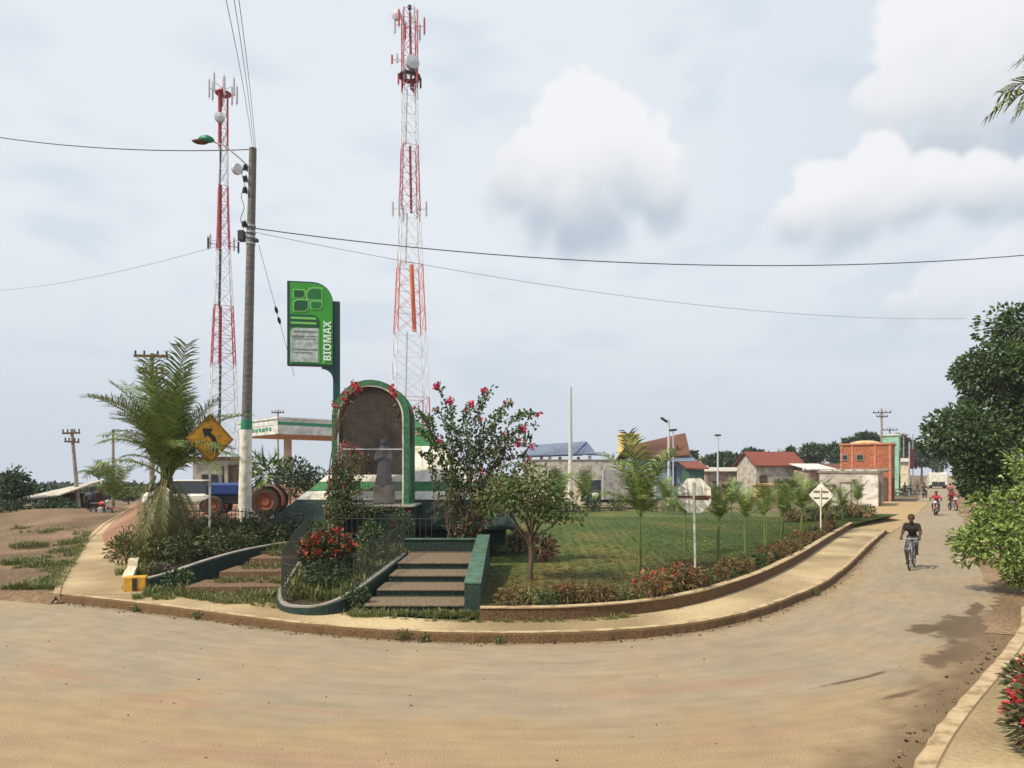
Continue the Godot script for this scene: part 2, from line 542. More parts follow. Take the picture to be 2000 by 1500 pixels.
func sky_image() -> Image:
	var w := 1536
	var h := 768
	var im := Image.create(w, h, false, Image.FORMAT_RGBF)
	var nz := FastNoiseLite.new()
	nz.noise_type = FastNoiseLite.TYPE_SIMPLEX_SMOOTH
	nz.seed = 7
	nz.frequency = 1.0
	nz.fractal_octaves = 4
	var nf := FastNoiseLite.new()
	nf.noise_type = FastNoiseLite.TYPE_SIMPLEX_SMOOTH
	nf.seed = 21
	nf.frequency = 1.0
	nf.fractal_octaves = 6
	nf.fractal_gain = 0.5
	# cumulus heaps: each is a list of puffs (azimuth, elevation, radius) in degrees
	var heaps := []
	heaps.append([[5.0, 27.5, 4.2], [2.0, 24.5, 4.4], [8.2, 25.0, 4.4], [0.0, 22.4, 3.4], [5.0, 22.5, 5.2], [10.5, 22.0, 4.2], [12.3, 21.0, 3.2], [2.5, 20.6, 4.0], [7.5, 20.2, 4.2], [5.0, 19.4, 3.6]])
	heaps.append([[32.0, 29.0, 4.0], [36.0, 30.0, 4.5], [30.0, 25.5, 3.4], [34.5, 25.0, 4.8], [39.5, 27.0, 5.5], [44.0, 26.0, 6.0], [38.0, 22.0, 5.0], [29.5, 22.5, 2.8], [46, 31, 5], [33.0, 21.8, 4.0], [42.0, 21.0, 5.0]])
	heaps.append([[25.5, 20.6, 2.9], [28.5, 21.3, 2.9], [23.0, 18.8, 2.4], [27.0, 18.3, 3.4], [31.0, 19.0, 3.6], [35.0, 18.2, 3.2], [39.0, 18.0, 3.4]])
	heaps.append([[33.0, 12.5, 2.6], [36.5, 13.2, 3.4], [40.0, 12.0, 3.6], [30.0, 11.4, 2.0], [37.0, 10.2, 2.6]])
	var r2 := RandomNumberGenerator.new()
	r2.seed = 99
	for k in 26:
		var az := r2.randf_range(58, 300)
		var el := r2.randf_range(14, 60)
		var hp := []
		for j in 7: hp.append([az + r2.randf_range(-7, 7), el + r2.randf_range(-3, 3), r2.randf_range(2.5, 5.0)])
		heaps.append(hp)
	var boxes := []
	for hp in heaps:
		var lo := Vector2(1e3, 1e3)
		var hi := Vector2(-1e3, -1e3)
		for q in hp:
			lo = Vector2(minf(lo.x, q[0] - q[2] * 1.6), minf(lo.y, q[1] - q[2] * 1.5))
			hi = Vector2(maxf(hi.x, q[0] + q[2] * 1.6), maxf(hi.y, q[1] + q[2] * 1.4))
		boxes.append([lo, hi])
	var top := lin(229, 236, 244)
	var pale := lin(233, 239, 246)
	var low := lin(210, 218, 228)
	var blue := lin(203, 217, 230)
	var white := lin(245, 246, 248)
	var grey := lin(186, 199, 212)
	for y in h:
		var el := 90.0 - (y + 0.5) / h * 180.0
		if el < -1.5:
			var cc := low
			for x in w: im.set_pixel(x, y, cc)
			continue
		var ce := cos(deg_to_rad(el))
		var se := sin(deg_to_rad(el))
		for x in w:
			var azr := wrapf((x + 0.5) / w * TAU, -PI, PI)
			var d := Vector3(sin(azr) * ce, se, -cos(azr) * ce)
			var n1 := nz.get_noise_3d(d.x * 1.6, d.y * 3.2, d.z * 1.6)
			var n2 := nz.get_noise_3d(d.x * 4.0 + 9.0, d.y * 11.0, d.z * 4.0)
			var base := low.lerp(top, smoothstep(0.0, 18.0, el))
			base = base.lerp(pale, clampf(0.5 + n1 * 0.9, 0, 1) * 0.8 * smoothstep(2.0, 22.0, el))
			base = base.lerp(blue, clampf(n2 * 1.1 - 0.08 - n1 * 0.3, 0, 0.55) + 0.35 * smoothstep(2.0, 30.0, rad_to_deg(azr)) * smoothstep(8.0, 25.0, el))
			var az := rad_to_deg(azr)
			for side in [az, az + 360.0]:
				for hi in heaps.size():
					var bb: Array = boxes[hi]
					if side < bb[0].x or side > bb[1].x or el < bb[0].y or el > bb[1].y: continue
					var e := nf.get_noise_3d(d.x * 7.5, d.y * 8.5, d.z * 7.5)
					var f := -1.0
					var lit := 0.0
					var ws := 0.0
					for q in heaps[hi]:
						var dx: float = (side - q[0]) * ce / q[2]
						var dy: float = (el - q[1]) / q[2]
						if dy < 0: dy *= 1.15
						var g: float = 1.0 - sqrt(dx * dx + dy * dy)
						if g > f: f = g
						if g > -0.3:
							var wg: float = pow(g + 0.3, 2.0)
							lit += wg * (dy * 0.45 - dx * 0.25)
							ws += wg
					f += e * 0.55 + nf.get_noise_3d(d.x * 30.0, d.y * 30.0, d.z * 30.0) * 0.1 - 0.02
					if f <= 0: continue
					lit = lit / maxf(ws, 1e-4)
					var frac: float = (el - bb[0].y) / (bb[1].y - bb[0].y)
					var soft: float = lerpf(0.9, 0.14, smoothstep(0.3, 0.62, frac))
					var al := smoothstep(0.0, soft, f)
					var b := clampf(0.5 + lit * 0.32 + (frac - 0.46) * 1.7 + e * 0.22, 0, 1)
					var cl := grey.lerp(white, smoothstep(0.12, 0.85, b))
					base = base.lerp(cl, al * (0.95 if hi < 3 else 0.5))
			im.set_pixel(x, y, base)
	return im

# ---------------------------------------------------------------- ground, road, pavements
func road_y(s: float, t: float, p: Vector3) -> float:  # bumps, shallow wheel ruts and a sunken gutter
	var y := 0.014 + fn.get_noise_2d(p.x * 14.0, p.z * 14.0) * 0.012 + fn.get_noise_2d(p.x * 90.0, p.z * 90.0) * 0.012
	y += fn.get_noise_2d(s * 8.0, t * 130.0 + 300.0) * 0.01
	return y * clampf(t * 3.0, 0.3, 1.0)
func gy(x: float, d: float) -> float:  # the land falls away towards the left
	if d < 48.0: return 0.0
	return -0.031 * (d - 48.0) * smoothstep(-0.22, -0.5, x / d)
func strip(m: MB, pts_a: Array, pts_b: Array) -> void:  # quads between two lines, facing up when b lies to the left of a
	for i in pts_a.size() - 1:
		m.quad(pts_a[i], pts_a[i + 1], pts_b[i + 1], pts_b[i])

func road_material() -> StandardMaterial3D:
	var w := 1024
	var h := 320
	var im := Image.create(w, h, false, Image.FORMAT_RGB8)
	var nz := FastNoiseLite.new()
	nz.noise_type = FastNoiseLite.TYPE_SIMPLEX_SMOOTH
	nz.frequency = 1.0
	nz.fractal_octaves = 5
	var concrete := Color(0.35, 0.282, 0.19)
	var sand := Color(0.40, 0.288, 0.155)
	var pale := Color(0.41, 0.34, 0.24)
	var red := Color(0.39, 0.245, 0.16)
	var wet := Color(0.125, 0.08, 0.042)
	var s0: float = kq[1]
	var wets := []
	for q in [[1880, 1226, 1.5, 0.62], [1800, 1232, 0.5, 0.3], [1862, 1278, 0.95, 0.34], [1905, 1190, 0.8, 0.16], [1640, 1125, 1.6, 0.1], [1745, 1362, 0.4, 0.06], [1665, 1330, 0.6, 0.05]]:
		var ns := near_s(G(q[0], q[1]))
		wets.append([ns.x, ns.y, q[2], q[3]])
	var reds := []
	for q in [[130, 1318, 1.4, 0.25], [330, 1370, 1.6, 0.18], [620, 1390, 1.6, 0.15], [1400, 1340, 2.0, 0.3], [1440, 1440, 1.2, 0.2], [500, 1480, 2.0, 0.3]]:
		var ns := near_s(G(q[0], q[1]))
		reds.append([ns.x, ns.y, q[2], q[3]])
	var sR: float = kq[14]
	make_near_line()
	var gut := []
	for q in rk: gut.append(q.y)
	for y in h:
		var t := float(y) / h * 12.0
		for x in w:
			var s := s0 + float(x) / w * 80.0
			var p := K(s, -t)
			var st := nz.get_noise_2d(s * 0.2, t * 1.5)
			var st2 := nz.get_noise_2d(s * 0.9 + 40.0, t * 4.5)
			var pa := nz.get_noise_2d(p.x * 0.35 + 11.0, p.z * 0.35)
			var pb := nz.get_noise_2d(p.x * 1.6, p.z * 1.6 + 30.0)
			var c := concrete.lerp(pale, clampf(0.35 + st * 0.6 + pa * 0.6, 0, 1))
			var sd := smoothstep(1.0, 0.1, t + pa * 0.8) * smoothstep(s0 + 30, sR + 8, s + pa * 8.0)
			sd = maxf(sd, smoothstep(3.1, 4.2, t + pa * 1.4 - 1.2 * smoothstep(sR, s0, s)) * 0.8)
			sd = maxf(sd, clampf(pa * 1.2 + st * 0.35 - 0.1, 0, 0.6))
			c = c.lerp(sand, clampf(sd, 0, 0.92))
			for q in reds:
				var g := 1.0 - Vector2((s - q[0]) / q[2], (t - q[1]) / q[3]).length() + pa * 0.5 + st2 * 0.4
				if g > 0: c = c.lerp(red, clampf(g, 0, 0.6))
			for q in wets:
				var g := 1.0 - Vector2((s - q[0]) / q[2], (t - q[1]) / q[3]).length() + pb * 0.55 + st2 * 0.25
				if g > 0: c = c.lerp(wet, clampf(g * 3.2, 0, 0.92))
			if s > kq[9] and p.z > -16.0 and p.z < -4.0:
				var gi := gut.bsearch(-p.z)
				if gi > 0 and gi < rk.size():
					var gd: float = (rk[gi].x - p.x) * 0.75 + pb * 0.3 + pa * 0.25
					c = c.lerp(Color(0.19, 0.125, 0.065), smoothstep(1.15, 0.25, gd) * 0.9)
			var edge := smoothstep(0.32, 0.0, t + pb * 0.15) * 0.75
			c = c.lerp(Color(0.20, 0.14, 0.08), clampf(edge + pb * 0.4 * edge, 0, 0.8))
			c = c * (1.0 + st2 * 0.15 + pb * 0.1)
			im.set_pixel(x, y, c.linear_to_srgb())
	var m := StandardMaterial3D.new()
	m.resource_name = "road"
	m.albedo_texture = ImageTexture.create_from_image(im)
	m.roughness = 0.92
	m.detail_enabled = true
	m.detail_blend_mode = BaseMaterial3D.BLEND_MODE_MUL
	m.detail_uv_layer = BaseMaterial3D.DETAIL_UV_2
	m.detail_albedo = tx["grit"]
	m.uv2_triplanar = true
	m.uv2_world_triplanar = true
	m.uv2_scale = Vector3.ONE * 0.8
	M["road"] = m
	return m

var tri_field := []
func ground_all() -> void:
	noise_tex("grit", 0.1, Color(0.76, 0.75, 0.73), Color(1, 1, 1), 4)
	var m := MB.new()
	var gx := [-480, -380, -300, -200, -140, -100, -75, -55, -45, -36, -28, -22, -16, -10, 0, 10, 30, 60, 120, 200, 300]
	var gd := [-120, -50, 0, 20, 35, 48, 54, 60, 70, 85, 100, 130, 170, 220, 300, 400, 500]
	for i in gx.size() - 1:
		for k in gd.size() - 1:
			var q := []
			for e in [[i, k], [i + 1, k], [i + 1, k + 1], [i, k + 1]]: q.append(Vector3(gx[e[0]], gy(gx[e[0]], gd[e[1]]) - 0.02, -gd[e[1]]))
			m.quad(q[0], q[1], q[2], q[3])
	structure("ground", m, M.ground, "dry brown earth stretching to the horizon")
	# road
	m = MB.new()
	var s := 6.0
	var vs := []
	while s < ks[-1] - 1.0:
		vs.append(s)
		s += 0.3 if s < 110 else 8.0
	var ts := []
	for k in 41: ts.append(k * 0.3)
	for i in vs.size() - 1:
		for j in ts.size() - 1:
			var q := [K(vs[i], -ts[j]), K(vs[i + 1], -ts[j]), K(vs[i + 1], -ts[j + 1]), K(vs[i], -ts[j + 1])]
			var k0 := m.v.size()
			for e in q.size(): q[e].y = 0.006 + road_y(vs[i if e == 0 or e == 3 else i + 1], ts[j if e < 2 else j + 1], q[e])
			m.quad(q[3], q[2], q[1], q[0])
			var uvs := []
			for e in [[i, j], [i + 1, j], [i + 1, j + 1], [i, j + 1]]: uvs.append(Vector2((vs[e[0]] - kq[1]) / 80.0, ts[e[1]] / 12.0))
			for e in [[0, 3], [1, 1], [2, 2], [3, 3], [4, 0], [5, 1]]: m.uv[k0 + e[0]] = uvs[e[1]]
	structure("road", m, road_material(), "dusty concrete road bending round the corner")
	# ground under the camera and behind it
	m = MB.new()
	m.quad(Vector3(-60, 0.002, 60), Vector3(40, 0.002, 60), Vector3(40, 0.002, -4), Vector3(-60, 0.002, -8))
	structure("road_edge_ground", m, M.dirt, "bare earth at the near side of the road")
	# pavement round the corner
	m = MB.new()
	var top := MB.new()
	var a := []
	var b := []
	var ss: Array = []
	s = kq[4] - 1.0
	while s < kq[18] - 1.0:
		ss.append(s)
		s += 0.14
	var walk := MB.new()
	for i in ss.size():
		var e := fn.get_noise_1d(ss[i] * 90.0) * 0.05 + fn.get_noise_1d(ss[i] * 400.0 + 77.0) * 0.035
		var sink := fn.get_noise_1d(ss[i] * 9.0 + 50.0) * 0.02
		a.append([K(ss[i], -0.03 + e, -0.01), K(ss[i], e * 0.6, 0.15 + sink), K(ss[i], 0.035 + e * 0.6, 0.185 + sink), K(ss[i], 0.16, 0.19 + sink)])
		b.append([K(ss[i], 0.16, 0.184 + sink), K(ss[i], walk_w(ss[i]) * 0.5, 0.195 + sink * 0.5), K(ss[i], walk_w(ss[i]) + 0.03, 0.2)])
	for i in ss.size() - 1:
		for j in 2: m.quad(a[i][j], a[i + 1][j], a[i + 1][j + 1], a[i][j + 1])
		top.quad(a[i][2], a[i + 1][2], a[i + 1][3], a[i][3])
		for j in 2: walk.quad(b[i][j], b[i + 1][j], b[i + 1][j + 1], b[i][j + 1])
	m.quad(a[-1][0], K(ss[-1] + 0.1, 0.2, -0.01), K(ss[-1] + 0.1, 0.2, 0.18), a[-1][2])
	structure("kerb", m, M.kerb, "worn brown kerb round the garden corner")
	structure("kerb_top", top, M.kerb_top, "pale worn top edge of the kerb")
	structure("pavement", walk, M.pave, "sandy narrow pavement between kerb and garden wall")
	# sandy flare at the far end of the pavement
	m = MB.new()
	var fl := []
	for i in 46:
		var q: float = kq[18] - 1.2 + i * 0.9
		fl.append([K(q, -0.25 - i * 0.02 + fn.get_noise_1d(i * 70.0) * 0.3, 0.035), K(q, 0.5, 0.16 - minf(i, 13) * 0.009), K(q, 3.2 + minf(i, 12) * 0.13, 0.2 - minf(i, 13) * 0.012)])
	for i in fl.size() - 1:
		for j in 2: m.quad(fl[i][j], fl[i + 1][j], fl[i + 1][j + 1], fl[i][j + 1])
	structure("dirt_verge", m, M.sand, "sandy ground at the far end of the pavement")
	# side path climbing away on the left
	m = MB.new()
	var cl := [[117, 1161, 0.2, 262, 1161], [122, 1140, 0.215, 256, 1140], [146, 1095, 0.26, 252, 1095], [176, 1052, 0.4, 262, 1050], [206, 1024, 0.6, 274, 1022], [236, 1006, 0.82, 284, 1004], [262, 990, 1.1, 292, 988]]
	var pl := []
	for q in cl: pl.append([G(q[0], q[1], q[2]), G(q[3], q[4], q[2])])
	for i in pl.size() - 1:
		for k in 5:
			var t0 := k / 5.0
			var t1 := (k + 1) / 5.0
			m.quad(pl[i][0].lerp(pl[i + 1][0], t0), pl[i][1].lerp(pl[i + 1][1], t0), pl[i][1].lerp(pl[i + 1][1], t1), pl[i][0].lerp(pl[i + 1][0], t1))
	m.quad(K(kq[4] - 0.55, 0.12, 0.18), K(kq[5] - 0.3, 0.12, 0.18), pl[0][1] + Vector3(0.3, 0, 0.0), pl[0][0])
	structure("path", m, M.pave, "sandy concrete path climbing away between verge and palm")
	m = MB.new()
	for i in pl.size() - 1:  # raised edging on the verge side
		var u := Vector3(0, 0.05, 0)
		var o := Vector3(-0.16, 0, 0)
		m.hexa([pl[i][0] + o - u * 3, pl[i][0] - u * 3, pl[i + 1][0] - u * 3, pl[i + 1][0] + o - u * 3, pl[i][0] + o + u * 0.5, pl[i][0] + u * 0.5, pl[i + 1][0] + u * 0.5, pl[i + 1][0] + o + u * 0.5])
	structure("path_edging", m, M.pave, "thin concrete edging of the sandy path")
	# verge bank left of the path
	m = MB.new()
	var nb := 10
	for i in pl.size() - 1:
		for k in nb:
			var qa: Array = []
			for e in [[i, k], [i + 1, k], [i + 1, k + 1], [i, k + 1]]:
				var edge: Vector3 = pl[e[0]][0] + Vector3(-0.1, -0.03, 0)
				var far: Vector3 = edge + Vector3(-11.0 - e[0] * 2.5, 0, -3.4 + e[0] * 0.25)
				far.y = 0.03 if e[0] < 1 else 0.12 + e[0] * 0.08
				var t := float(e[1]) / nb
				var w: Vector3 = edge.lerp(far, t)
				if e[1] > 0: w.y += fn.get_noise_2d(w.x * 25.0, w.z * 25.0) * 0.14
				qa.append(w)
			m.quad(qa[0], qa[1], qa[2], qa[3])
	var fr := []
	for k in nb + 1:
		var edge: Vector3 = pl[0][0] + Vector3(-0.1, -0.03, 0)
		var far: Vector3 = edge + Vector3(-11.0, 0, -3.4)
		far.y = 0.03
		var w: Vector3 = edge.lerp(far, float(k) / nb)
		if k > 0: w.y += fn.get_noise_2d(w.x * 25.0, w.z * 25.0) * 0.14
		fr.append(w)
	for k in nb:
		var o := Vector3(0.12, 0, 0.42)
		var a0: Vector3 = fr[k] + o
		var a1: Vector3 = fr[k + 1] + o
		a0.y = -0.05
		a1.y = -0.05
		m.quad(a0, fr[k], fr[k + 1], a1)
	structure("verge", m, M.bank, "rough brown earth bank beside the path")
	# station yard, raised behind the shrine
	m = MB.new()
	var rim := [Vector2(-13.2, 24.0), Vector2(-10.8, 22.8), Vector2(-1.4, 23.0), Vector2(-1.2, 60), Vector2(-8, 80), Vector2(-40, 80), Vector2(-27, 50), Vector2(-18.4, 33.0)]
	var low := [Vector2(-13.6, 22.0), Vector2(-11.2, 20.8), Vector2(-0.9, 21.5), Vector2(-0.4, 61), Vector2(-7, 84), Vector2(-44, 84), Vector2(-31, 51), Vector2(-20.5, 32.0)]
	for i in rim.size():
		var j := (i + 1) % rim.size()
		m.quad(Vector3(low[i].x, 0.0, -low[i].y), Vector3(low[j].x, 0.0, -low[j].y), Vector3(rim[j].x, 1.3, -rim[j].y), Vector3(rim[i].x, 1.3, -rim[i].y))
	var rp := PackedVector2Array(rim)
	var ix := Geometry2D.triangulate_polygon(rp)
	for i in range(0, ix.size(), 3):
		var A := rp[ix[i]]
		var B := rp[ix[i + 1]]
		var C := rp[ix[i + 2]]
		if (B - A).cross(C - A) < 0:
			var q := B
			B = C
			C = q
		m.tri(Vector3(A.x, 1.3, -A.y), Vector3(B.x, 1.3, -B.y), Vector3(C.x, 1.3, -C.y))
	structure("yard_ground", m, M.pink_dirt, "raised pinkish dirt yard behind the shrine")
	# terrace that the stairs reach
	m = MB.new()
	m.hexa([Vector3(-11.0, 0, -19.4), Vector3(-1.0, 0, -19.0), Vector3(-1.0, 0, -27), Vector3(-11.5, 0, -27), Vector3(-11.0, 0.88, -19.4), Vector3(-1.0, 0.88, -19.0), Vector3(-1.0, 0.88, -27), Vector3(-11.5, 0.88, -27)])
	structure("terrace_ground", m, M.garden_soil, "dark planted terrace in front of the pyramid")
	# soil of the bed under the large palm
	m = MB.new()
	m.hexa([Vector3(-9.7, 0, -16.9), Vector3(-6.4, 0, -20.3), Vector3(-9, 0, -24), Vector3(-13.6, 0, -24), Vector3(-9.7, 0.36, -17.2), Vector3(-6.6, 0.86, -20.6), Vector3(-9, 0.9, -24), Vector3(-13.2, 0.8, -24)])
	structure("bed_soil", m, M.garden_soil, "dark soil bed under the large palm")
	lawn()
	right_side()

func lawn() -> void:
	var m := MB.new()
	var s0: float = kq[9] + 0.85
	var s1: float = kq[18] - 0.8
	var nu := 70
	var nv := 46
	var far0 := Vector2(-1.0, 49)
	var far1 := Vector2(25.0, 43.0)
	var grid := []
	var cols := []
	for i in nu + 1:
		var u := float(i) / nu
		var s := lerpf(s0, s1, u)
		var a := K(s, walk_w(s) + 0.12, 0.36)
		var fu := pow(u, 0.75)
		var b := Vector3(lerpf(far0.x, far1.x, fu), 0.42, -lerpf(far0.y, far1.y, fu))
		if i == 0: a.x = -0.66
		var row := []
		var rc := []
		for j in nv + 1:
			var t := pow(float(j) / nv, 1.7)
			var p := a.lerp(b, t)
			p.y += fn.get_noise_2d(p.x * 8.0, p.z * 8.0) * 0.05 * minf(1.0, j * 0.3)
			row.append(p)
			var n := fn.get_noise_2d(p.x * 6.0 + 70.0, p.z * 4.0)
			var n2 := fn.get_noise_2d(p.x * 22.0, p.z * 16.0 + 9.0) * 1.5
			var dist := a.distance_to(p)
			var c := Color(0.064, 0.09, 0.008).lerp(Color(0.044, 0.082, 0.009), clampf(0.5 + n, 0, 1))
			c = c.lerp(Color(0.13, 0.08, 0.02), clampf(smoothstep(7.5, 1.0, dist + n * 7.0) * 0.75 + n2 * 0.6, 0, 0.85)) * (1.0 + 0.35 * n2)
			rc.append(c)
		grid.append(row)
		cols.append(rc)
	tri_field = grid
	for i in nu:
		for j in nv:
			var k0 := m.v.size()
			m.quad(grid[i][j], grid[i + 1][j], grid[i + 1][j + 1], grid[i][j + 1])
			var cc := [cols[i][j], cols[i + 1][j], cols[i + 1][j + 1], cols[i][j + 1]]
			for e in [[0, 0], [1, 2], [2, 1], [3, 0], [4, 3], [5, 2]]: m.c[k0 + e[0]] = cc[e[1]]
	for i in nu:
		m.quad(grid[i][nv], grid[i + 1][nv], grid[i + 1][nv] + Vector3(0.3, -0.45, -2), grid[i][nv] + Vector3(0.3, -0.45, -2))
	var lm := StandardMaterial3D.new()
	lm.resource_name = "lawn"
	lm.vertex_color_use_as_albedo = true
	lm.roughness = 0.95
	structure("lawn", m, lm, "mown lawn with dry patches inside the garden wall")

var rk: Array[Vector2] = []
func make_near_line() -> void:
	rk = catmull([Vector2(1.2, 3.2), Vector2(2.6, 5.0), Vector2(4.36, 7.19), Vector2(5.73, 8.69), Vector2(7.18, 10.17), Vector2(8.7, 11.75), Vector2(10.3, 13.5), Vector2(11.6, 15.2)], 10)
func right_side() -> void:
	var m := MB.new()
	var top := MB.new()
	for i in rk.size() - 1:
		var q := []
		for e in [i, i + 1]:
			var t := (rk[mini(e + 1, rk.size() - 1)] - rk[maxi(e - 1, 0)]).normalized()
			var nr := Vector2(t.y, -t.x)
			var w := fn.get_noise_1d(e * 30.0) * 0.03
			var f := func(off: float, y: float): return Vector3(rk[e].x + nr.x * off, y, -(rk[e].y + nr.y * off))
			q.append([f.call(w - 0.02, -0.02), f.call(w, 0.10), f.call(0.03 + w, 0.125), f.call(0.2, 0.13), f.call(0.215, 0.105), f.call(0.24, 0.118), f.call(1.4, 0.135), f.call(4.5, 0.14)])
		for j in 3: m.quad(q[1][j], q[0][j], q[0][j + 1], q[1][j + 1])
		for j in range(3, 7): top.quad(q[1][j], q[0][j], q[0][j + 1], q[1][j + 1])
	structure("near_kerb", m, M.kerb_top, "pale broken kerb beside the near pavement")
	structure("near_pavement", top, M.pave, "sandy pavement on the near side of the street")
	# dirt shoulder along the street under the trees
	m = MB.new()
	var edge := [Vector2(9.2, 13.1), Vector2(10.6, 14.8), Vector2(11.7, 16.2), Vector2(13.3, 18.6), Vector2(15.6, 22.3), Vector2(18.6, 27.0), Vector2(23.6, 34.5), Vector2(33.2, 49.5), Vector2(48.5, 73), Vector2(105, 162)]
	var el := catmull(edge, 8)
	for i in el.size() - 1:
		var q := []
		for e in [i, i + 1]:
			var w := fn.get_noise_1d(e * 60.0 + 20.0) * 0.35
			q.append([Vector3(el[e].x + w, 0.026, -el[e].y), Vector3(el[e].x + 1.0, 0.06, -el[e].y + 0.5), Vector3(el[e].x + 14.0, 0.1, -el[e].y + 9.0)])
		for j in 2: m.quad(q[1][j], q[0][j], q[0][j + 1], q[1][j + 1])
	structure("dirt_shoulder", m, M.dirt, "orange dirt shoulder of the street under the trees")

# ---------------------------------------------------------------- plants
func pick(pal: Array) -> Color:
	var a: Color = pal[rng.randi() % pal.size()]
	var b: Color = pal[rng.randi() % pal.size()]
	var c := a.lerp(b, rng.randf())
	return c * R(0.75, 1.25)
func put_leaf(m: MB, p: Vector3, out: Vector3, sz: float, asp := 0.5) -> void:
	var d := (out + rv() * 0.9 + Vector3(0, -0.15, 0)).normalized()
	var s := d.cross(rv() + Vector3(0.01, 0.02, 0.9)).normalized()
	m.leaf(p, d, s, sz * R(0.7, 1.25), sz * asp * R(0.8, 1.2), R(-0.1, 0.3))
func clump(m: MB, ctr: Vector3, r: Vector3, n: int, sz: float, pal: Array, asp := 0.5, hollow := 0.55) -> void:
	for i in n:
		var q := rv()
		var l := q.length()
		q = q / l * lerpf(hollow, 1.0, pow(l, 0.7)) if rng.randf() < 0.75 else q
		m.col = pick(pal)
		put_leaf(m, ctr + q * r, q, sz, asp)
const GREEN := [Color(0.035, 0.075, 0.018), Color(0.06, 0.105, 0.02), Color(0.025, 0.055, 0.018)]
const DARK := [Color(0.02, 0.045, 0.016), Color(0.035, 0.065, 0.02), Color(0.05, 0.085, 0.025)]
const BRIGHT := [Color(0.11, 0.18, 0.035), Color(0.19, 0.25, 0.06), Color(0.07, 0.13, 0.025)]
const PALMG := [Color(0.15, 0.22, 0.05), Color(0.24, 0.29, 0.08), Color(0.095, 0.16, 0.04)]
const YOUNGP := [Color(0.12, 0.18, 0.032), Color(0.2, 0.24, 0.05), Color(0.07, 0.13, 0.026)]
const OLIVE := [Color(0.14, 0.14, 0.035), Color(0.085, 0.1, 0.025), Color(0.17, 0.145, 0.05)]
const CROTON := [Color(0.16, 0.10, 0.03), Color(0.10, 0.085, 0.025), Color(0.2, 0.085, 0.035), Color(0.10, 0.10, 0.028)]
const ORANGE := [Color(0.42, 0.075, 0.02), Color(0.30, 0.06, 0.025), Color(0.5, 0.12, 0.03)]
const MAGENTA := [Color(0.5, 0.02, 0.12), Color(0.6, 0.04, 0.17), Color(0.42, 0.02, 0.06)]
const REDF := [Color(0.5, 0.025, 0.03), Color(0.6, 0.06, 0.05), Color(0.42, 0.03, 0.05)]
const REDLEAF := [Color(0.17, 0.05, 0.03), Color(0.10, 0.07, 0.03), Color(0.2, 0.08, 0.04)]

func limb(m: MB, a: Vector3, b: Vector3, r0: float, r1: float, wob := 0.08, seg := 5, sides := 6) -> void:
	var pts := []
	var rad := []
	var ln := a.distance_to(b)
	for i in seg + 1:
		var t := float(i) / seg
		var o := Vector3.ZERO if i == 0 or i == seg else rv() * wob * ln
		pts.append(a.lerp(b, t) + o)
		rad.append(lerpf(r0, r1, t))
	m.tube(pts, rad, sides)

func tree(called: String, label: String, base: Vector3, puffs: Array, fork: float, r0: float, per: int, sz: float, pal: Array, group := "", asp := 0.5) -> Node3D:
	# puffs: [offset from base, radii]; the limbs reach into each puff
	var o := thing(called, label, "tree", base, 0.0, group)
	var t := MB.new()
	var top := Vector3(R(-0.1, 0.1), fork, R(-0.1, 0.1))
	limb(t, Vector3(0, -0.15, 0), top, r0 * 1.25, r0 * 0.8, 0.03, 6, 9)
	for q in puffs:
		limb(t, top + Vector3(0, R(-0.3, 0.0) * fork * 0.3, 0), q[0], r0 * 0.45, r0 * 0.1, 0.07)
	part(o, "trunk", t, M.bark)
	var m := MB.new()
	for q in puffs:
		var sub := 9
		for k in sub:
			var c: Vector3 = q[0] + rv() * q[1] * 0.72
			var rr: Vector3 = q[1] * R(0.32, 0.56)
			var tone := R(0.75, 1.7)
			var tp := []
			for pc in pal: tp.append(pc * tone)
			clump(m, c, rr, per / sub, sz * R(0.8, 1.3), tp, asp)
		clump(m, q[0], q[1] * 0.8, per / 3, sz, pal, asp, 0.2)
	part(o, "crown", m, M.leaf)
	return o

func bush(called: String, label: String, cat: String, base: Vector3, r: Vector3, n: int, sz: float, pal: Array, flowers := [], nf := 0, group := "", asp := 0.45) -> Node3D:
	var o := thing(called, label, cat, base, R(0, TAU), group)
	bush_parts(o, r, n, sz, pal, flowers, nf, asp)
	return o
func bush_parts(o: Node3D, r: Vector3, n: int, sz: float, pal: Array, flowers: Array, nf: int, asp := 0.45) -> void:
	var st := MB.new()
	var m := MB.new()
	var fl := MB.new()
	var k := 7
	for i in k:
		var a := TAU * i / k + R(-0.4, 0.4)
		var tip := Vector3(cos(a) * r.x * R(0.2, 0.7), r.y * R(1.0, 1.7), sin(a) * r.z * R(0.2, 0.7))
		limb(st, Vector3(cos(a), 0, sin(a)) * 0.03 + Vector3(0, -0.05, 0), tip, 0.012 + r.y * 0.012, 0.005, 0.06, 4, 5)
		clump(m, tip + Vector3(0, -r.y * 0.25, 0), r * R(0.4, 0.6), n / k / 2, sz, pal, asp, 0.2)
	clump(m, Vector3(0, r.y, 0), r, n / 2, sz, pal, asp)
	for i in nf:
		var q := rv().normalized()
		q.y = absf(q.y) * 0.9 + 0.05
		var c := Vector3(0, r.y, 0) + q * r * R(0.85, 1.1)
		for j in 7:
			fl.col = pick(flowers)
			put_leaf(fl, c + rv() * sz * 0.5, q, sz * 0.6, 0.8)
	part(o, "stem", st, M.bark)
	part(o, "foliage", m, M.leaf)
	if nf: part(o, "blossom", fl, M.petal)

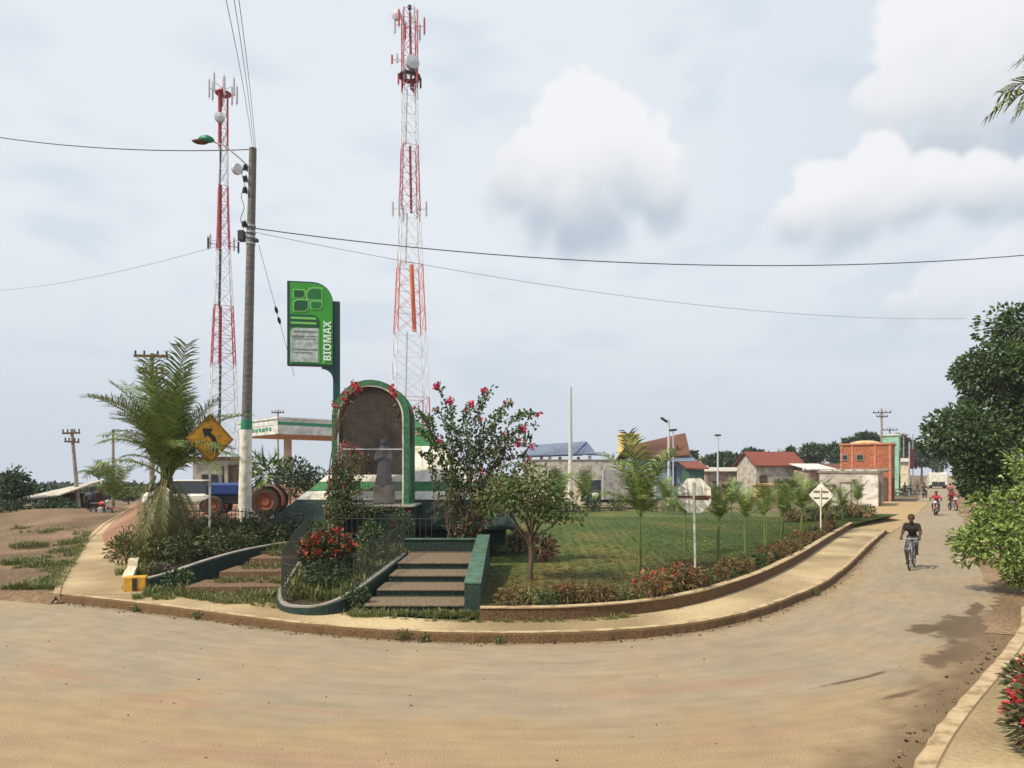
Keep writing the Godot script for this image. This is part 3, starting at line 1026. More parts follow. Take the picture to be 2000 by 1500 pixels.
# a palm frond: starts at the origin along +Z, rises at rise, then droops
func frond_mesh(ln: float, rise: float, droop: float, leafl: float, pairs: int, pal: Array, r0 := 0.03, hang := 0.5, seed_ := 1) -> ArrayMesh:
	var m := MB.new()
	rng.seed = seed_
	var pts := []
	var rad := []
	var p := Vector3.ZERO
	var seg := 14
	var tang := []
	for i in seg + 1:
		var t := float(i) / seg
		var a := rise - droop * pow(t, 1.5)
		var d := Vector3(0, sin(a), cos(a))
		pts.append(p)
		tang.append(d)
		rad.append(lerpf(r0, r0 * 0.15, t))
		p += d * ln / seg
	m.col = (pal[0] as Color).lerp(Color(0.2, 0.2, 0.06), 0.5)
	m.tube(pts, rad, 4)
	for k in pairs:
		var t := lerpf(0.13, 0.985, float(k) / (pairs - 1))
		var fi := t * seg
		var i := mini(int(fi), seg - 1)
		var c: Vector3 = pts[i].lerp(pts[i + 1], fi - i)
		var d: Vector3 = tang[i]
		var up := Vector3(0, d.z, -d.y)
		var L := leafl * (0.45 + 0.75 * sin(PI * clampf(t * 0.85 + 0.12, 0, 1))) * R(0.85, 1.1)
		for sg in [-1.0, 1.0]:
			m.col = pick(pal)
			var dir: Vector3 = (Vector3(sg, 0, 0) * R(0.75, 1.0) + d * R(0.5, 0.9) + up * R(0.1, 0.45)).normalized()
			var w := leafl * R(0.045, 0.06) + 0.006
			var mid := c + dir * L * 0.5 + Vector3(0, -L * 0.06 * hang, 0)
			var tip: Vector3 = mid + (dir + Vector3(0, -hang * R(0.5, 1.3), 0)).normalized() * L * 0.5
			var sd := d * w
			m.tri(c - sd * 0.4, c + sd * 0.4, mid + sd * 0.5)
			m.tri(c - sd * 0.4, mid + sd * 0.5, mid - sd * 0.5)
			m.tri(mid - sd * 0.5, mid + sd * 0.5, tip)
	return m.mesh(M.palm_leaf)
func add_frond(o: Node3D, mesh: Mesh, at: Vector3, yaw: float, tilt: float, sc := 1.0, called := "frond") -> void:
	var f := MeshInstance3D.new()
	f.name = called
	f.mesh = mesh
	f.transform = Transform3D(Basis(Vector3.UP, yaw) * Basis(Vector3.RIGHT, tilt) * Basis.from_scale(Vector3.ONE * sc), at)
	o.add_child(f, true)

var fr_young := []
var fr_big := []
var fr_droop := []
func young_palm(label: String, base: Vector3, h: float, n: int, stem: float, sc: float, group := "young palms planted on the lawn") -> Node3D:
	var o := thing("young_palm", label, "palm", base, R(0, TAU), group)
	var t := MB.new()
	var crown := Vector3(R(-0.05, 0.05), stem, R(-0.05, 0.05))
	limb(t, Vector3(0, -0.05, 0), crown, 0.045 * sc + 0.01, 0.03 * sc + 0.005, 0.01, 5, 7)
	if n > 7: limb(t, Vector3(0.08, -0.05, 0.05), crown + Vector3(0.1, -0.1, 0), 0.03, 0.02, 0.015, 5, 6)
	part(o, "stem", t, M.stem_green)
	for i in n:
		var up := i < n * 0.55
		var fr: Mesh = fr_young[i % 3] if up else fr_young[3 + i % 2]
		add_frond(o, fr, crown + Vector3(0, R(-0.08, 0.05), 0), i * 2.4 + R(-0.4, 0.4), R(-0.12, 0.12), (h - stem) / 2.0 * R(0.8, 1.08) if up else (h - stem) / 2.0 * R(0.7, 0.9))
	return o

func grass_tuft(ht: float, n: int, pal: Array, sd: int, spread := 0.06) -> ArrayMesh:
	rng.seed = sd
	var m := MB.new()
	for i in n:
		m.col = pick(pal)
		var a := R(0, TAU)
		var b := Vector3(cos(a), 0, sin(a))
		var p := b * R(0, spread)
		var hh := ht * R(0.5, 1.15)
		var s := Vector3(-b.z, 0, b.x) * (0.004 + ht * 0.025)
		var mid := p + Vector3(0, hh * 0.6, 0) + b * hh * 0.15
		var tip := mid + Vector3(0, hh * 0.35, 0) + b * hh * R(0.2, 0.5)
		m.tri(p - s, p + s, mid + s * 0.7)
		m.tri(p - s, mid + s * 0.7, mid - s * 0.7)
		m.tri(mid - s * 0.7, mid + s * 0.7, tip)
	return m.mesh(M.leaf)
func rt(p: Vector3, s: float) -> Transform3D:
	return Transform3D(Basis(Vector3.UP, R(0, TAU)) * Basis.from_scale(Vector3(s, s * R(0.7, 1.3), s)), p)

func plants() -> void:
	rng.seed = 3
	for k in 3: fr_young.append(frond_mesh(2.2, 1.44 - k * 0.1, 0.5 + 0.22 * k, 0.66, 38, YOUNGP, 0.02, 0.55, 40 + k))
	for k in 2: fr_young.append(frond_mesh(1.8, 1.0, 1.6 + 0.3 * k, 0.55, 30, YOUNGP, 0.02, 0.8, 50 + k))
	for k in 3: fr_big.append(frond_mesh(3.7, 1.44 - k * 0.13, 0.45 + 0.4 * k, 0.78, 52, PALMG, 0.04, 0.4, 60 + k))
	for k in 2: fr_big.append(frond_mesh(3.3, 0.95, 1.3 + 0.35 * k, 0.72, 48, PALMG, 0.04, 0.9, 70 + k))
	for k in 2: fr_droop.append(frond_mesh(2.6, -0.75, 0.95, 0.5, 46, OLIVE, 0.035, 1.2, 80 + k))
	rng.seed = 11
	big_palm()
	var L := func(px: float, py: float): return G(px, py, 0.4)
	# young palms on the lawn
	var yp := [[1250, 1112, 3.65, 9, 1.55, "tallest young palm on the lawn, beside the round white sign back"], [1338, 1082, 2.6, 6, 1.35, "young palm standing directly behind the round white sign back"], [1405, 1098, 2.7, 8, 1.3, "leaning young palm just beyond the round white sign back"], [1456, 1078, 2.5, 7, 1.2, "slim young palm in mid lawn, second beyond the round sign"], [1494, 1066, 2.3, 7, 1.1, "young palm with pale stem in mid lawn, third beyond the round sign"], [1528, 1050, 2.5, 9, 1.0, "bushy young palm just before the white diamond sign back"], [1566, 1036, 2.6, 9, 1.0, "bright green young palm between bushy palm and diamond sign"], [1612, 1032, 2.2, 8, 0.9, "young palm right behind the white diamond sign back"], [1646, 1018, 2.1, 8, 0.8, "small young palm before the low white house"], [1676, 1004, 2.3, 8, 0.8, "last young palm, against the white wall of the low house"], [1088, 1000, 3.0, 9, 0.7, "yellowish bushy palm left of the pale lamp post"], [1143, 1000, 2.7, 8, 0.9, "small palm in front of the dark truck cab"], [1300, 1006, 2.4, 8, 0.9, "small palm behind the grey box of the truck"], [1430, 1010, 2.3, 8, 0.8, "far young palm before the low brown wall"], [1590, 1004, 2.4, 9, 0.8, "far young palm behind the white diamond sign"], [1545, 1006, 2.4, 8, 0.8, "far young palm in front of the red roofed house"]]
	for q in yp: young_palm(q[5], L.call(q[0], q[1]), q[2] * 0.97, q[3] + 1, q[4] * 0.97, 0.9)
	# hedge of low shrubs behind the garden wall: three shapes, copied
	var protos := []
	var kinds := [[CROTON, [], 0, Vector3(0.26, 0.22, 0.26)], [OLIVE, [], 0, Vector3(0.3, 0.17, 0.3)], [CROTON, ORANGE, 6, Vector3(0.27, 0.25, 0.27)], [GREEN, [], 0, Vector3(0.25, 0.2, 0.25)]]
	var made := {}
	var s: float = kq[9] + 1.35
	var i := 0
	while s < kq[18] - 2.5:
		var kind := rng.randi() % 2
		if rng.randf() < 0.15: kind = 3
		var px := 1000.0 + K(s).x / -K(s).z * F
		if (px > 1350 and px < 1470 and rng.randf() < 0.65) or (px > 1105 and px < 1150) or rng.randf() < 0.04: kind = 2
		var base := K(s, walk_w(s) + 0.5 + R(-0.14, 0.35), 0.36)
		var look: String = ["brown-leaved croton shrub", "dry olive shrub", "orange-flowered shrub", "dark green shrub"][kind]
		var label := "%s, %s plant from the stairs along the brown garden wall" % [look, nth(i)]
		var o: Node3D
		if not made.has(kind):
			o = bush("hedge_shrub", label, "shrub", base, kinds[kind][3], 340, 0.1, kinds[kind][0], kinds[kind][1], kinds[kind][2], "low shrubs along the garden wall", 0.35)
			made[kind] = o
		else:
			o = made[kind].duplicate()
			o.name = numbered("hedge_shrub")
			add_child(o)
			o.position = base
			o.rotation.y = R(0, TAU)
			o.set_meta("label", label)
		o.scale = Vector3.ONE * R(0.65, 1.15) * (1.2 if kind == 2 else 1.0)
		if px < 985: o.scale *= 1.35
		s += R(0.32, 0.62)
		i += 1
	# far hedge across the lawn's end
	for k in 9:
		var o: Node3D = made[[0, 1, 3][k % 3]].duplicate()
		o.name = numbered("hedge_shrub")
		add_child(o)
		o.position = L.call(1545 + k * 18.5, 1019 - k * 1.2)
		o.scale = Vector3.ONE * R(1.5, 2.1)
		o.set_meta("label", "low shrub of the far hedge across the lawn end, %s from the red roofed house" % nth(k))
		o.set_meta("group", "shrubs of the far hedge")
	# leafy little tree on the lawn, with red-leaved plants at its foot
	var tb: Vector3 = L.call(1037, 1130)
	var o := thing("leafy_tree", "small leafy tree on the lawn beside the green stair wall", "tree", tb)
	var st := MB.new()
	var m := MB.new()
	limb(st, Vector3(0, -0.1, 0), Vector3(0.02, 1.35, 0), 0.075, 0.055, 0.02, 5, 8)
	for q in 15:
		var a := TAU * q / 15.0 + R(-0.2, 0.2)
		var tip := Vector3(cos(a) * R(0.45, 1.25), R(1.9, 3.2), sin(a) * R(0.3, 1.0))
		limb(st, Vector3(0.01, R(0.8, 1.35), 0), tip, 0.028, 0.008, 0.05, 5, 5)
		clump(m, tip - Vector3(0, 0.2, 0), Vector3(0.33, 0.4, 0.33), 95, 0.15, [GREEN[1], BRIGHT[0], OLIVE[1]], 0.4, 0.1)
		clump(m, tip.lerp(Vector3(0, 1.5, 0), 0.45), Vector3(0.25, 0.35, 0.25), 45, 0.13, [GREEN[1], OLIVE[1]], 0.4, 0.1)
	part(o, "trunk", st, M.bark)
	part(o, "crown", m, M.leaf)
	for q in [[1015, 1078, "dark red leafy plant at the foot of the small lawn tree"], [1062, 1092, "smaller reddish plant just right of the small lawn tree trunk"]]:
		bush("red_leaf_plant", q[2], "plant", L.call(q[0], q[1]) + Vector3(0, 0, 0.3), Vector3(0.3, 0.42, 0.3), 200, 0.26, REDLEAF, [], 0, "", 0.25)
	planter_plants()
	bougainvilleas()
	right_plants()
	far_trees()
	grasses(L)

func big_palm() -> void:
	var base := Vector3(-10.65, 0.45, -20.3)
	var o := thing("coconut_palm", "large bushy palm with shaggy skirt beside the sandy path", "palm", base)
	var t := MB.new()
	limb(t, Vector3(0, -0.3, 0), Vector3(0.15, 2.55, 0), 0.26, 0.17, 0.015, 8, 10)
	for k in 14: t.lathe([Vector2(0.27 - k * 0.006, 0.1 + k * 0.17), Vector2(0.29 - k * 0.006, 0.17 + k * 0.17), Vector2(0.25 - k * 0.006, 0.2 + k * 0.17)], Vector3(0.006 * k, 0, 0), 10)
	part(o, "trunk", t, M.palm_bark)
	var c := Vector3(0.15, 2.55, 0)
	for i in 40:
		var up := i < 29
		add_frond(o, fr_big[i % 3] if up else fr_big[3 + i % 2], c + Vector3(R(-0.12, 0.12), R(-0.15, 0.2), R(-0.12, 0.12)), i * 2.39996 + R(-0.3, 0.3), R(-0.14, 0.08), R(0.62, 0.95) if up else R(0.5, 0.75))
	add_frond(o, fr_big[0], c, 1.05, -0.05, 1.12)
	for q in [[-1.5, 0.35, 0.8], [1.55, 0.15, 0.8], [1.2, 0.3, 0.72]]: add_frond(o, fr_big[4], c, q[0], q[1], q[2])
	for i in 60:
		var ay := i * 2.4
		add_frond(o, fr_droop[i % 2], c + Vector3(sin(ay) * 0.3, R(-1.35, 0.1), cos(ay) * 0.3), ay + R(-0.3, 0.3), R(0.15, 0.5), R(0.45, 0.95), "hanging_frond")

func planter_plants() -> void:
	bush("croton_bush", "red and orange leaved bush inside the fenced front planter", "bush", Vector3(-4.55, 0.55, -16.5), Vector3(0.62, 0.62, 0.6), 1500, 0.15, [Color(0.05, 0.075, 0.02), Color(0.10, 0.06, 0.02), Color(0.04, 0.06, 0.02)], [Color(0.36, 0.045, 0.02), Color(0.24, 0.035, 0.025), Color(0.42, 0.09, 0.03)], 70)
	bush("leafy_shrub", "dark green shrub under the red leaved planter bush", "shrub", Vector3(-4.35, 0.5, -15.6), Vector3(0.55, 0.3, 0.5), 700, 0.11, DARK)
	bush("leafy_shrub", "tangled green shrub on the fence right of the red bush", "shrub", Vector3(-3.75, 0.7, -17.9), Vector3(0.45, 0.55, 0.4), 700, 0.1, GREEN)
	bush("leafy_shrub", "olive shrub at the back of the planter by the pedestal", "shrub", Vector3(-5.6, 0.8, -19.3), Vector3(0.55, 0.45, 0.4), 600, 0.11, GREEN)
	bush("leafy_shrub", "dark shrub between the iron fence and tall light pole", "shrub", Vector3(-8.2, 0.88, -22.2), Vector3(0.8, 0.5, 0.5), 800, 0.12, DARK)
	bush("leafy_shrub", "brown shrub behind the yellow warning sign post", "shrub", Vector3(-9.6, 0.7, -21.8), Vector3(0.7, 0.55, 0.5), 800, 0.12, [OLIVE[0], DARK[0], CROTON[0]])
	bush("leafy_shrub", "low dark shrub in front of the green pyramid base", "shrub", Vector3(-6.9, 0.88, -20.9), Vector3(0.7, 0.35, 0.3), 600, 0.1, DARK)
	bush("leafy_shrub", "weedy shrub along the fence below the shrine pedestal", "shrub", Vector3(-2.3, 0.88, -20.0), Vector3(0.7, 0.14, 0.25), 300, 0.1, GREEN)
	bush("leafy_shrub", "purple tinged low plant by the yellow painted wall end", "shrub", Vector3(-9.45, 0.4, -17.9), Vector3(0.25, 0.16, 0.25), 260, 0.09, [Color(0.06, 0.03, 0.05), GREEN[0]], [Color(0.16, 0.07, 0.2)], 8)
	bush("leafy_shrub", "leafy weed at the foot of the dark stair wall", "weed", Vector3(-8.35, 0.2, -16.7), Vector3(0.36, 0.26, 0.3), 420, 0.1, GREEN)
	bush("leafy_shrub", "climbing weed hanging over the curved planter wall", "weed", Vector3(-3.35, 0.3, -14.35), Vector3(0.28, 0.22, 0.15), 300, 0.09, GREEN)
	for q in [[-10.2, 22.6, "shrub at the far left end of the iron fence"], [-9.3, 22.5, "bushy shrub just behind the warning sign"], [-8.6, 22.6, "olive shrub left of the tall light pole foot"], [-7.7, 22.0, "dark shrub right of the tall light pole foot"], [-7.1, 21.5, "leafy shrub by the left corner of the pyramid"], [-9.9, 21.4, "low brown shrub at the palm side of the fence"]]:
		bush("terrace_shrub", "dense " + q[2], "shrub", Vector3(q[0], 0.85, -q[1]), Vector3(0.55, R(0.36, 0.5), 0.45), 900, 0.1, [OLIVE[1], DARK[1], DARK[0], CROTON[1]], [], 0, "shrubs along the iron fence")
	for q in [[-11.6, 20.6, 0.5, "bushy brown green growth left of the palm foot"], [-10.3, 19.4, 0.4, "olive growth in front of the palm foot"], [-10.0, 20.9, 0.6, "dry shrub right of the palm foot"], [-11.3, 19.6, 0.4, "dry grassy clump beside the path wall"]]:
		bush("palm_undergrowth", q[3], "shrub", Vector3(q[0], 0.5, -q[1]), Vector3(0.55, q[2], 0.45), 700, 0.16, [OLIVE[0], OLIVE[1], GREEN[1], OLIVE[2]], [], 0, "growth around the palm foot", 0.25)
	for q in [[-8.7, 19.4, 0.42, "dark leafy clump in front of the warning sign post"], [-9.3, 18.9, 0.36, "olive clump left of the warning sign post"], [-8.0, 19.7, 0.4, "dark clump right of the warning sign post"], [-7.3, 20.5, 0.36, "leafy clump above the bend of the side wall"], [-9.0, 20.4, 0.5, "brown leafy clump behind the warning sign post"], [-8.1, 20.8, 0.5, "tall dark clump below the light pole"], [-6.3, 21.2, 0.4, "leafy clump at the left foot of the pyramid"]]:
		bush("bed_shrub", q[3], "shrub", Vector3(q[0], lerpf(0.42, 0.85, clampf((q[1] - 17.2) / 3.4, 0, 1)), -q[1]), Vector3(0.5, q[2], 0.42), 620, 0.12, [OLIVE[1], DARK[1], GREEN[0], CROTON[1]], [], 0, "shrubs in the bed behind the side wall")
	for q in [[-5.3, 20.0, 0.75, "vine draped over the left of the shrine pedestal"], [-3.3, 20.0, 0.6, "vine draped over the right of the shrine pedestal"], [-4.3, 19.95, 0.45, "low tangle before the shrine pedestal"]]:
		bush("pedestal_vine", q[3], "vine", Vector3(q[0], 0.88, -q[1]), Vector3(0.45, q[2], 0.2), 520, 0.1, [GREEN[0], GREEN[1], OLIVE[1]], REDF, 2, "vines around the shrine pedestal")
	bush("agave_plant", "spiky pale plant rising behind the tractor and light pole", "plant", P(518, 968, 35), Vector3(0.8, 1.0, 0.8), 260, 0.9, BRIGHT, [], 0, "", 0.1)
	bush("leafy_shrub", "dark leafy shrub before the fuel canopy column", "shrub", P(575, 950, 34) - Vector3(0, 0.5, 0), Vector3(0.9, 1.0, 0.8), 900, 0.2, DARK)
	bush("leafy_shrub", "grey green shrub right of the fuel canopy column", "shrub", P(618, 955, 34) - Vector3(0, 0.5, 0), Vector3(0.7, 0.8, 0.7), 700, 0.2, DARK)

func spray(st: MB, m: MB, fl: MB, a: Vector3, b: Vector3, sag: float, n: int, sz: float, pal: Array, nf: int, fpal: Array, loose := 0.13) -> void:
	# an arching branch with leaves along it and flowers near its tip
	var pts := []
	var rad := []
	for i in 9:
		var t := i / 8.0
		pts.append(a.lerp(b, t) + Vector3(0, sag * sin(PI * t), 0) + rv() * 0.03)
		rad.append(lerpf(0.018, 0.005, t))
	st.tube(pts, rad, 5)
	for i in n:
		var t := pow(rng.randf(), 0.7)
		var k := mini(int(t * 8), 7)
		var p: Vector3 = pts[k].lerp(pts[k + 1], t * 8 - k)
		m.col = pick(pal)
		put_leaf(m, p + rv() * loose, rv() + Vector3(0, 0.3, 0), sz, 0.62)
	for i in nf:
		fl.col = pick(fpal)
		put_leaf(fl, pts[8] + rv() * R(0.05, 0.17), rv(), sz * 0.85, 0.8)

func bougainvilleas() -> void:
	rng.seed = 31
	var base := Vector3(-1.75, 0.88, -20.2)
	var o := thing("bougainvillea", "large sprawling bougainvillea with magenta tips right of the shrine", "bush", base)
	var st := MB.new()
	var m := MB.new()
	var fl := MB.new()
	var D := 20.2
	var tips := [[852, 752, 1], [880, 785, 1], [945, 762, 1], [920, 790, 1], [960, 756, 0], [1000, 785, 0], [1045, 808, 0], [1050, 812, 0], [1022, 838, 1], [1035, 850, 0], [905, 800, 0], [985, 805, 0], [850, 800, 0], [835, 815, 0], [820, 805, 0], [870, 815, 0], [940, 820, 0], [965, 840, 0], [1000, 850, 0], [830, 850, 0], [860, 860, 0], [900, 850, 0], [930, 870, 0], [975, 880, 0], [825, 890, 0], [880, 890, 0], [910, 800, 0], [940, 780, 0], [1042, 872, 0], [1030, 895, 0], [1012, 868, 1], [985, 850, 0], [1052, 830, 0], [812, 800, 0], [815, 840, 0], [985, 790, 0]]
	for q in tips:
		var b := P(q[0], q[1], D + R(-0.9, 0.9))
		var a := base + Vector3(R(-0.6, 0.8), R(0.6, 1.3), R(-0.3, 0.3))
		spray(st, m, fl, a - base, b - base, R(0.1, 0.5) + absf(q[0] - 915.0) * 0.004, 105, 0.12, [GREEN[0], GREEN[1], BRIGHT[2]] if q[1] < 850 else [GREEN[0], GREEN[1], REDLEAF[1]], 42 if q[2] else (0 if rng.randf() < 0.6 else 6), MAGENTA)
	for q in [[970, 910], [1000, 930], [1020, 905], [940, 920], [985, 950], [955, 965], [1010, 960], [990, 890]]:
		var b := P(q[0], q[1], D + R(-0.6, 0.4))
		spray(st, m, fl, Vector3(R(0, 0.6), 0.1, 0), b - base, 0.1, 200, 0.1, [REDLEAF[0], REDLEAF[1], GREEN[0]], 8, REDF, 0.25)
	for q in [[845, 925], [870, 945], [905, 930], [930, 950], [890, 910], [860, 905]]:
		spray(st, m, fl, Vector3(R(-0.3, 0.3), 0.1, 0), P(q[0], q[1], D + R(-0.4, 0.4)) - base, 0.2, 24, 0.09, GREEN, 0, REDF, 0.2)
	for k in 5: limb(st, Vector3(R(-0.1, 0.1), -0.1, 0), Vector3(R(-0.5, 0.7), R(0.9, 1.5), R(-0.2, 0.2)), 0.035, 0.02, 0.06, 5, 6)
	part(o, "stem", st, M.bark)
	part(o, "foliage", m, M.leaf)
	part(o, "blossom", fl, M.petal)
	for k in 12:
		clump(m, P(R(850, 1010), R(830, 940), D + R(-0.5, 0.5)) - base, Vector3(0.42, 0.4, 0.4), 90, 0.11, GREEN if k % 3 else REDLEAF, 0.6, 0.1)
	# climber on the arch
	base = Vector3(-5.75, 0.88, -20.35)
	o = thing("climbing_vine", "leafy vine with red blossoms climbing over the green arch", "vine", base)
	st = MB.new()
	m = MB.new()
	fl = MB.new()
	D = 20.35
	for q in [[693, 752, 70], [700, 762, 45], [672, 778, 26], [655, 790, 22], [765, 760, 60], [770, 770, 45], [680, 768, 18]]:
		var b := P(q[0], q[1], D)
		var a := P(q[0] + (-18 if q[0] < 730 else 10), q[1] + 70, D)
		if q[0] < 730: a = P(652, 860, D)
		spray(st, m, fl, a - base, b - base, 0.05, 26, 0.09, [GREEN[0], REDLEAF[0]], q[2], REDF, 0.06)
	limb(st, Vector3(0, -0.1, 0), P(652, 860, D) - base, 0.03, 0.015, 0.02, 6, 6)
	for k in 46:
		var b := P(R(640, 728), R(880, 985), D + R(-0.1, 0.3))
		spray(st, m, fl, Vector3(R(0, 0.6), R(0.6, 1.0), 0), b - base, 0.06, 42, 0.09, [GREEN[1], Color(0.09, 0.12, 0.045), GREEN[0]], 1, REDF, 0.14)
	for k in 8:
		spray(st, m, fl, Vector3(0.1, 1.6, 0), P(R(655, 700), R(862, 892), D) - base, 0.05, 22, 0.08, REDLEAF, 4, REDF, 0.12)
	for k in 14:
		spray(st, m, fl, Vector3(0.4, 0.8, 0), P(R(690, 800), R(985, 1000), D - 0.05) - base, 0.05, 26, 0.08, GREEN, 0, REDF, 0.12)
	part(o, "stem", st, M.bark)
	part(o, "foliage", m, M.leaf)
	part(o, "blossom", fl, M.petal)

func right_plants() -> void:
	rng.seed = 41
	# big dark street trees
	tree("shade_tree", "tall dark shade tree leaning over the street at right", Vector3(23.1, 0, -29.5), [[Vector3(-1.6, 7.6, 0), Vector3(2.0, 1.7, 2.0)], [Vector3(0.2, 9.2, 0), Vector3(2.4, 1.9, 2.2)], [Vector3(-2.9, 4.9, 0.2), Vector3(1.9, 1.8, 2.0)], [Vector3(-0.4, 5.6, 0.8), Vector3(2.2, 1.9, 2.0)], [Vector3(2.2, 7.4, 0), Vector3(2.4, 2.4, 2.2)], [Vector3(2.0, 4.6, 0.6), Vector3(2.4, 1.9, 2.0)], [Vector3(-2.3, 3.1, 0.3), Vector3(1.6, 1.3, 1.5)], [Vector3(0.6, 3.0, 0.9), Vector3(2.2, 1.2, 1.5)]], 2.6, 0.3, 3000, 0.23, [DARK[1], DARK[2], GREEN[1]])
	tree("shade_tree", "slender dark tree behind the tall shade tree", Vector3(43.5, 0, -62), [[Vector3(-1.0, 8.2, 0), Vector3(1.2, 2.0, 1.4)], [Vector3(0.3, 5.6, 0), Vector3(1.8, 1.8, 1.8)], [Vector3(3.0, 6.5, 0), Vector3(2.6, 3.0, 2.4)]], 3.0, 0.25, 1100, 0.34, [Color(0.035, 0.065, 0.035), Color(0.05, 0.08, 0.04)])
	# large pale green bush leaning over the shoulder
	var base := Vector3(13.5, 0.06, -17.4)
	var o := thing("roadside_bush", "large light green flowering bush over the street shoulder", "bush", base)
	var st := MB.new()
	var m := MB.new()
	var fl := MB.new()
	for q in [[Vector3(-0.9, 1.25, 0.1), Vector3(1.0, 0.85, 0.9)], [Vector3(0.1, 2.3, 0), Vector3(1.1, 1.0, 1.0)], [Vector3(0.9, 1.5, 0.3), Vector3(1.4, 1.2, 1.1)], [Vector3(0.6, 3.2, 0), Vector3(1.1, 0.95, 1.0)], [Vector3(1.7, 2.8, 0), Vector3(1.2, 1.3, 1.0)], [Vector3(-0.7, 1.9, -0.3), Vector3(0.7, 0.6, 0.8)], [Vector3(-0.2, 0.85, 0.5), Vector3(1.0, 0.75, 0.7)], [Vector3(0.9, 0.75, 0.6), Vector3(1.1, 0.7, 0.8)]]:
		limb(st, Vector3(R(-0.2, 0.5), -0.1, 0), q[0], 0.06, 0.015, 0.05)
		for k in 12:
			clump(m, q[0] + rv() * q[1] * 0.8, q[1] * R(0.28, 0.42), 130, 0.15, [Color(0.17, 0.25, 0.05), Color(0.28, 0.34, 0.09), Color(0.1, 0.17, 0.035)], 0.42, 0.2)
		clump(m, q[0], q[1] * 0.7, 260, 0.15, [Color(0.17, 0.25, 0.05), Color(0.28, 0.34, 0.09), Color(0.1, 0.17, 0.035)], 0.45, 0.1)
		for k in 10:
			var d := rv().normalized()
			for j in 5:
				fl.col = pick([Color(0.5, 0.48, 0.25), Color(0.4, 0.42, 0.15)])
				put_leaf(fl, q[0] + d * q[1] * 1.0 + rv() * 0.07, d, 0.08, 0.7)
	part(o, "stem", st, M.bark)
	part(o, "foliage", m, M.leaf)
	part(o, "blossom", fl, M.petal)
	# ixora at the lower right corner
	bush("ixora_bush", "red flowering bush beside the near pavement", "bush", G(2040, 1500, 0.14) + Vector3(0.25, 0, -0.25), Vector3(0.36, 0.4, 0.36), 800, 0.14, [Color(0.07, 0.075, 0.025), Color(0.10, 0.06, 0.03), Color(0.05, 0.075, 0.02)], REDF, 34, "", 0.3)
	bush("ixora_bush", "smaller red flowering bush just behind the near one", "bush", G(2060, 1430, 0.14) + Vector3(0.3, 0, -0.5), Vector3(0.4, 0.36, 0.4), 700, 0.13, [Color(0.06, 0.08, 0.025), Color(0.09, 0.06, 0.03)], REDF, 24, "", 0.3)
	# coconut palm whose fronds reach in from beyond the frame
	o = thing("coconut_palm", "overhanging palm with frond tips in the top corner", "palm", Vector3(12.35, 0.1, -12.0))
	st = MB.new()
	limb(st, Vector3(0, -0.2, 0), Vector3(-0.2, 9.8, 0), 0.24, 0.14, 0.01, 10, 10)
	part(o, "trunk", st, M.palm_bark)
	for i in 15:
		add_frond(o, fr_big[3 + i % 2], Vector3(-0.2, 9.8, 0), i * 2.4 + 0.3, R(-0.1, 0.15), R(0.85, 1.0))
	for q in [[-1.75, 0.42], [-1.5, 0.55]]: add_frond(o, fr_big[3], Vector3(-0.2, 9.7, 0), q[0], q[1], 1.02)

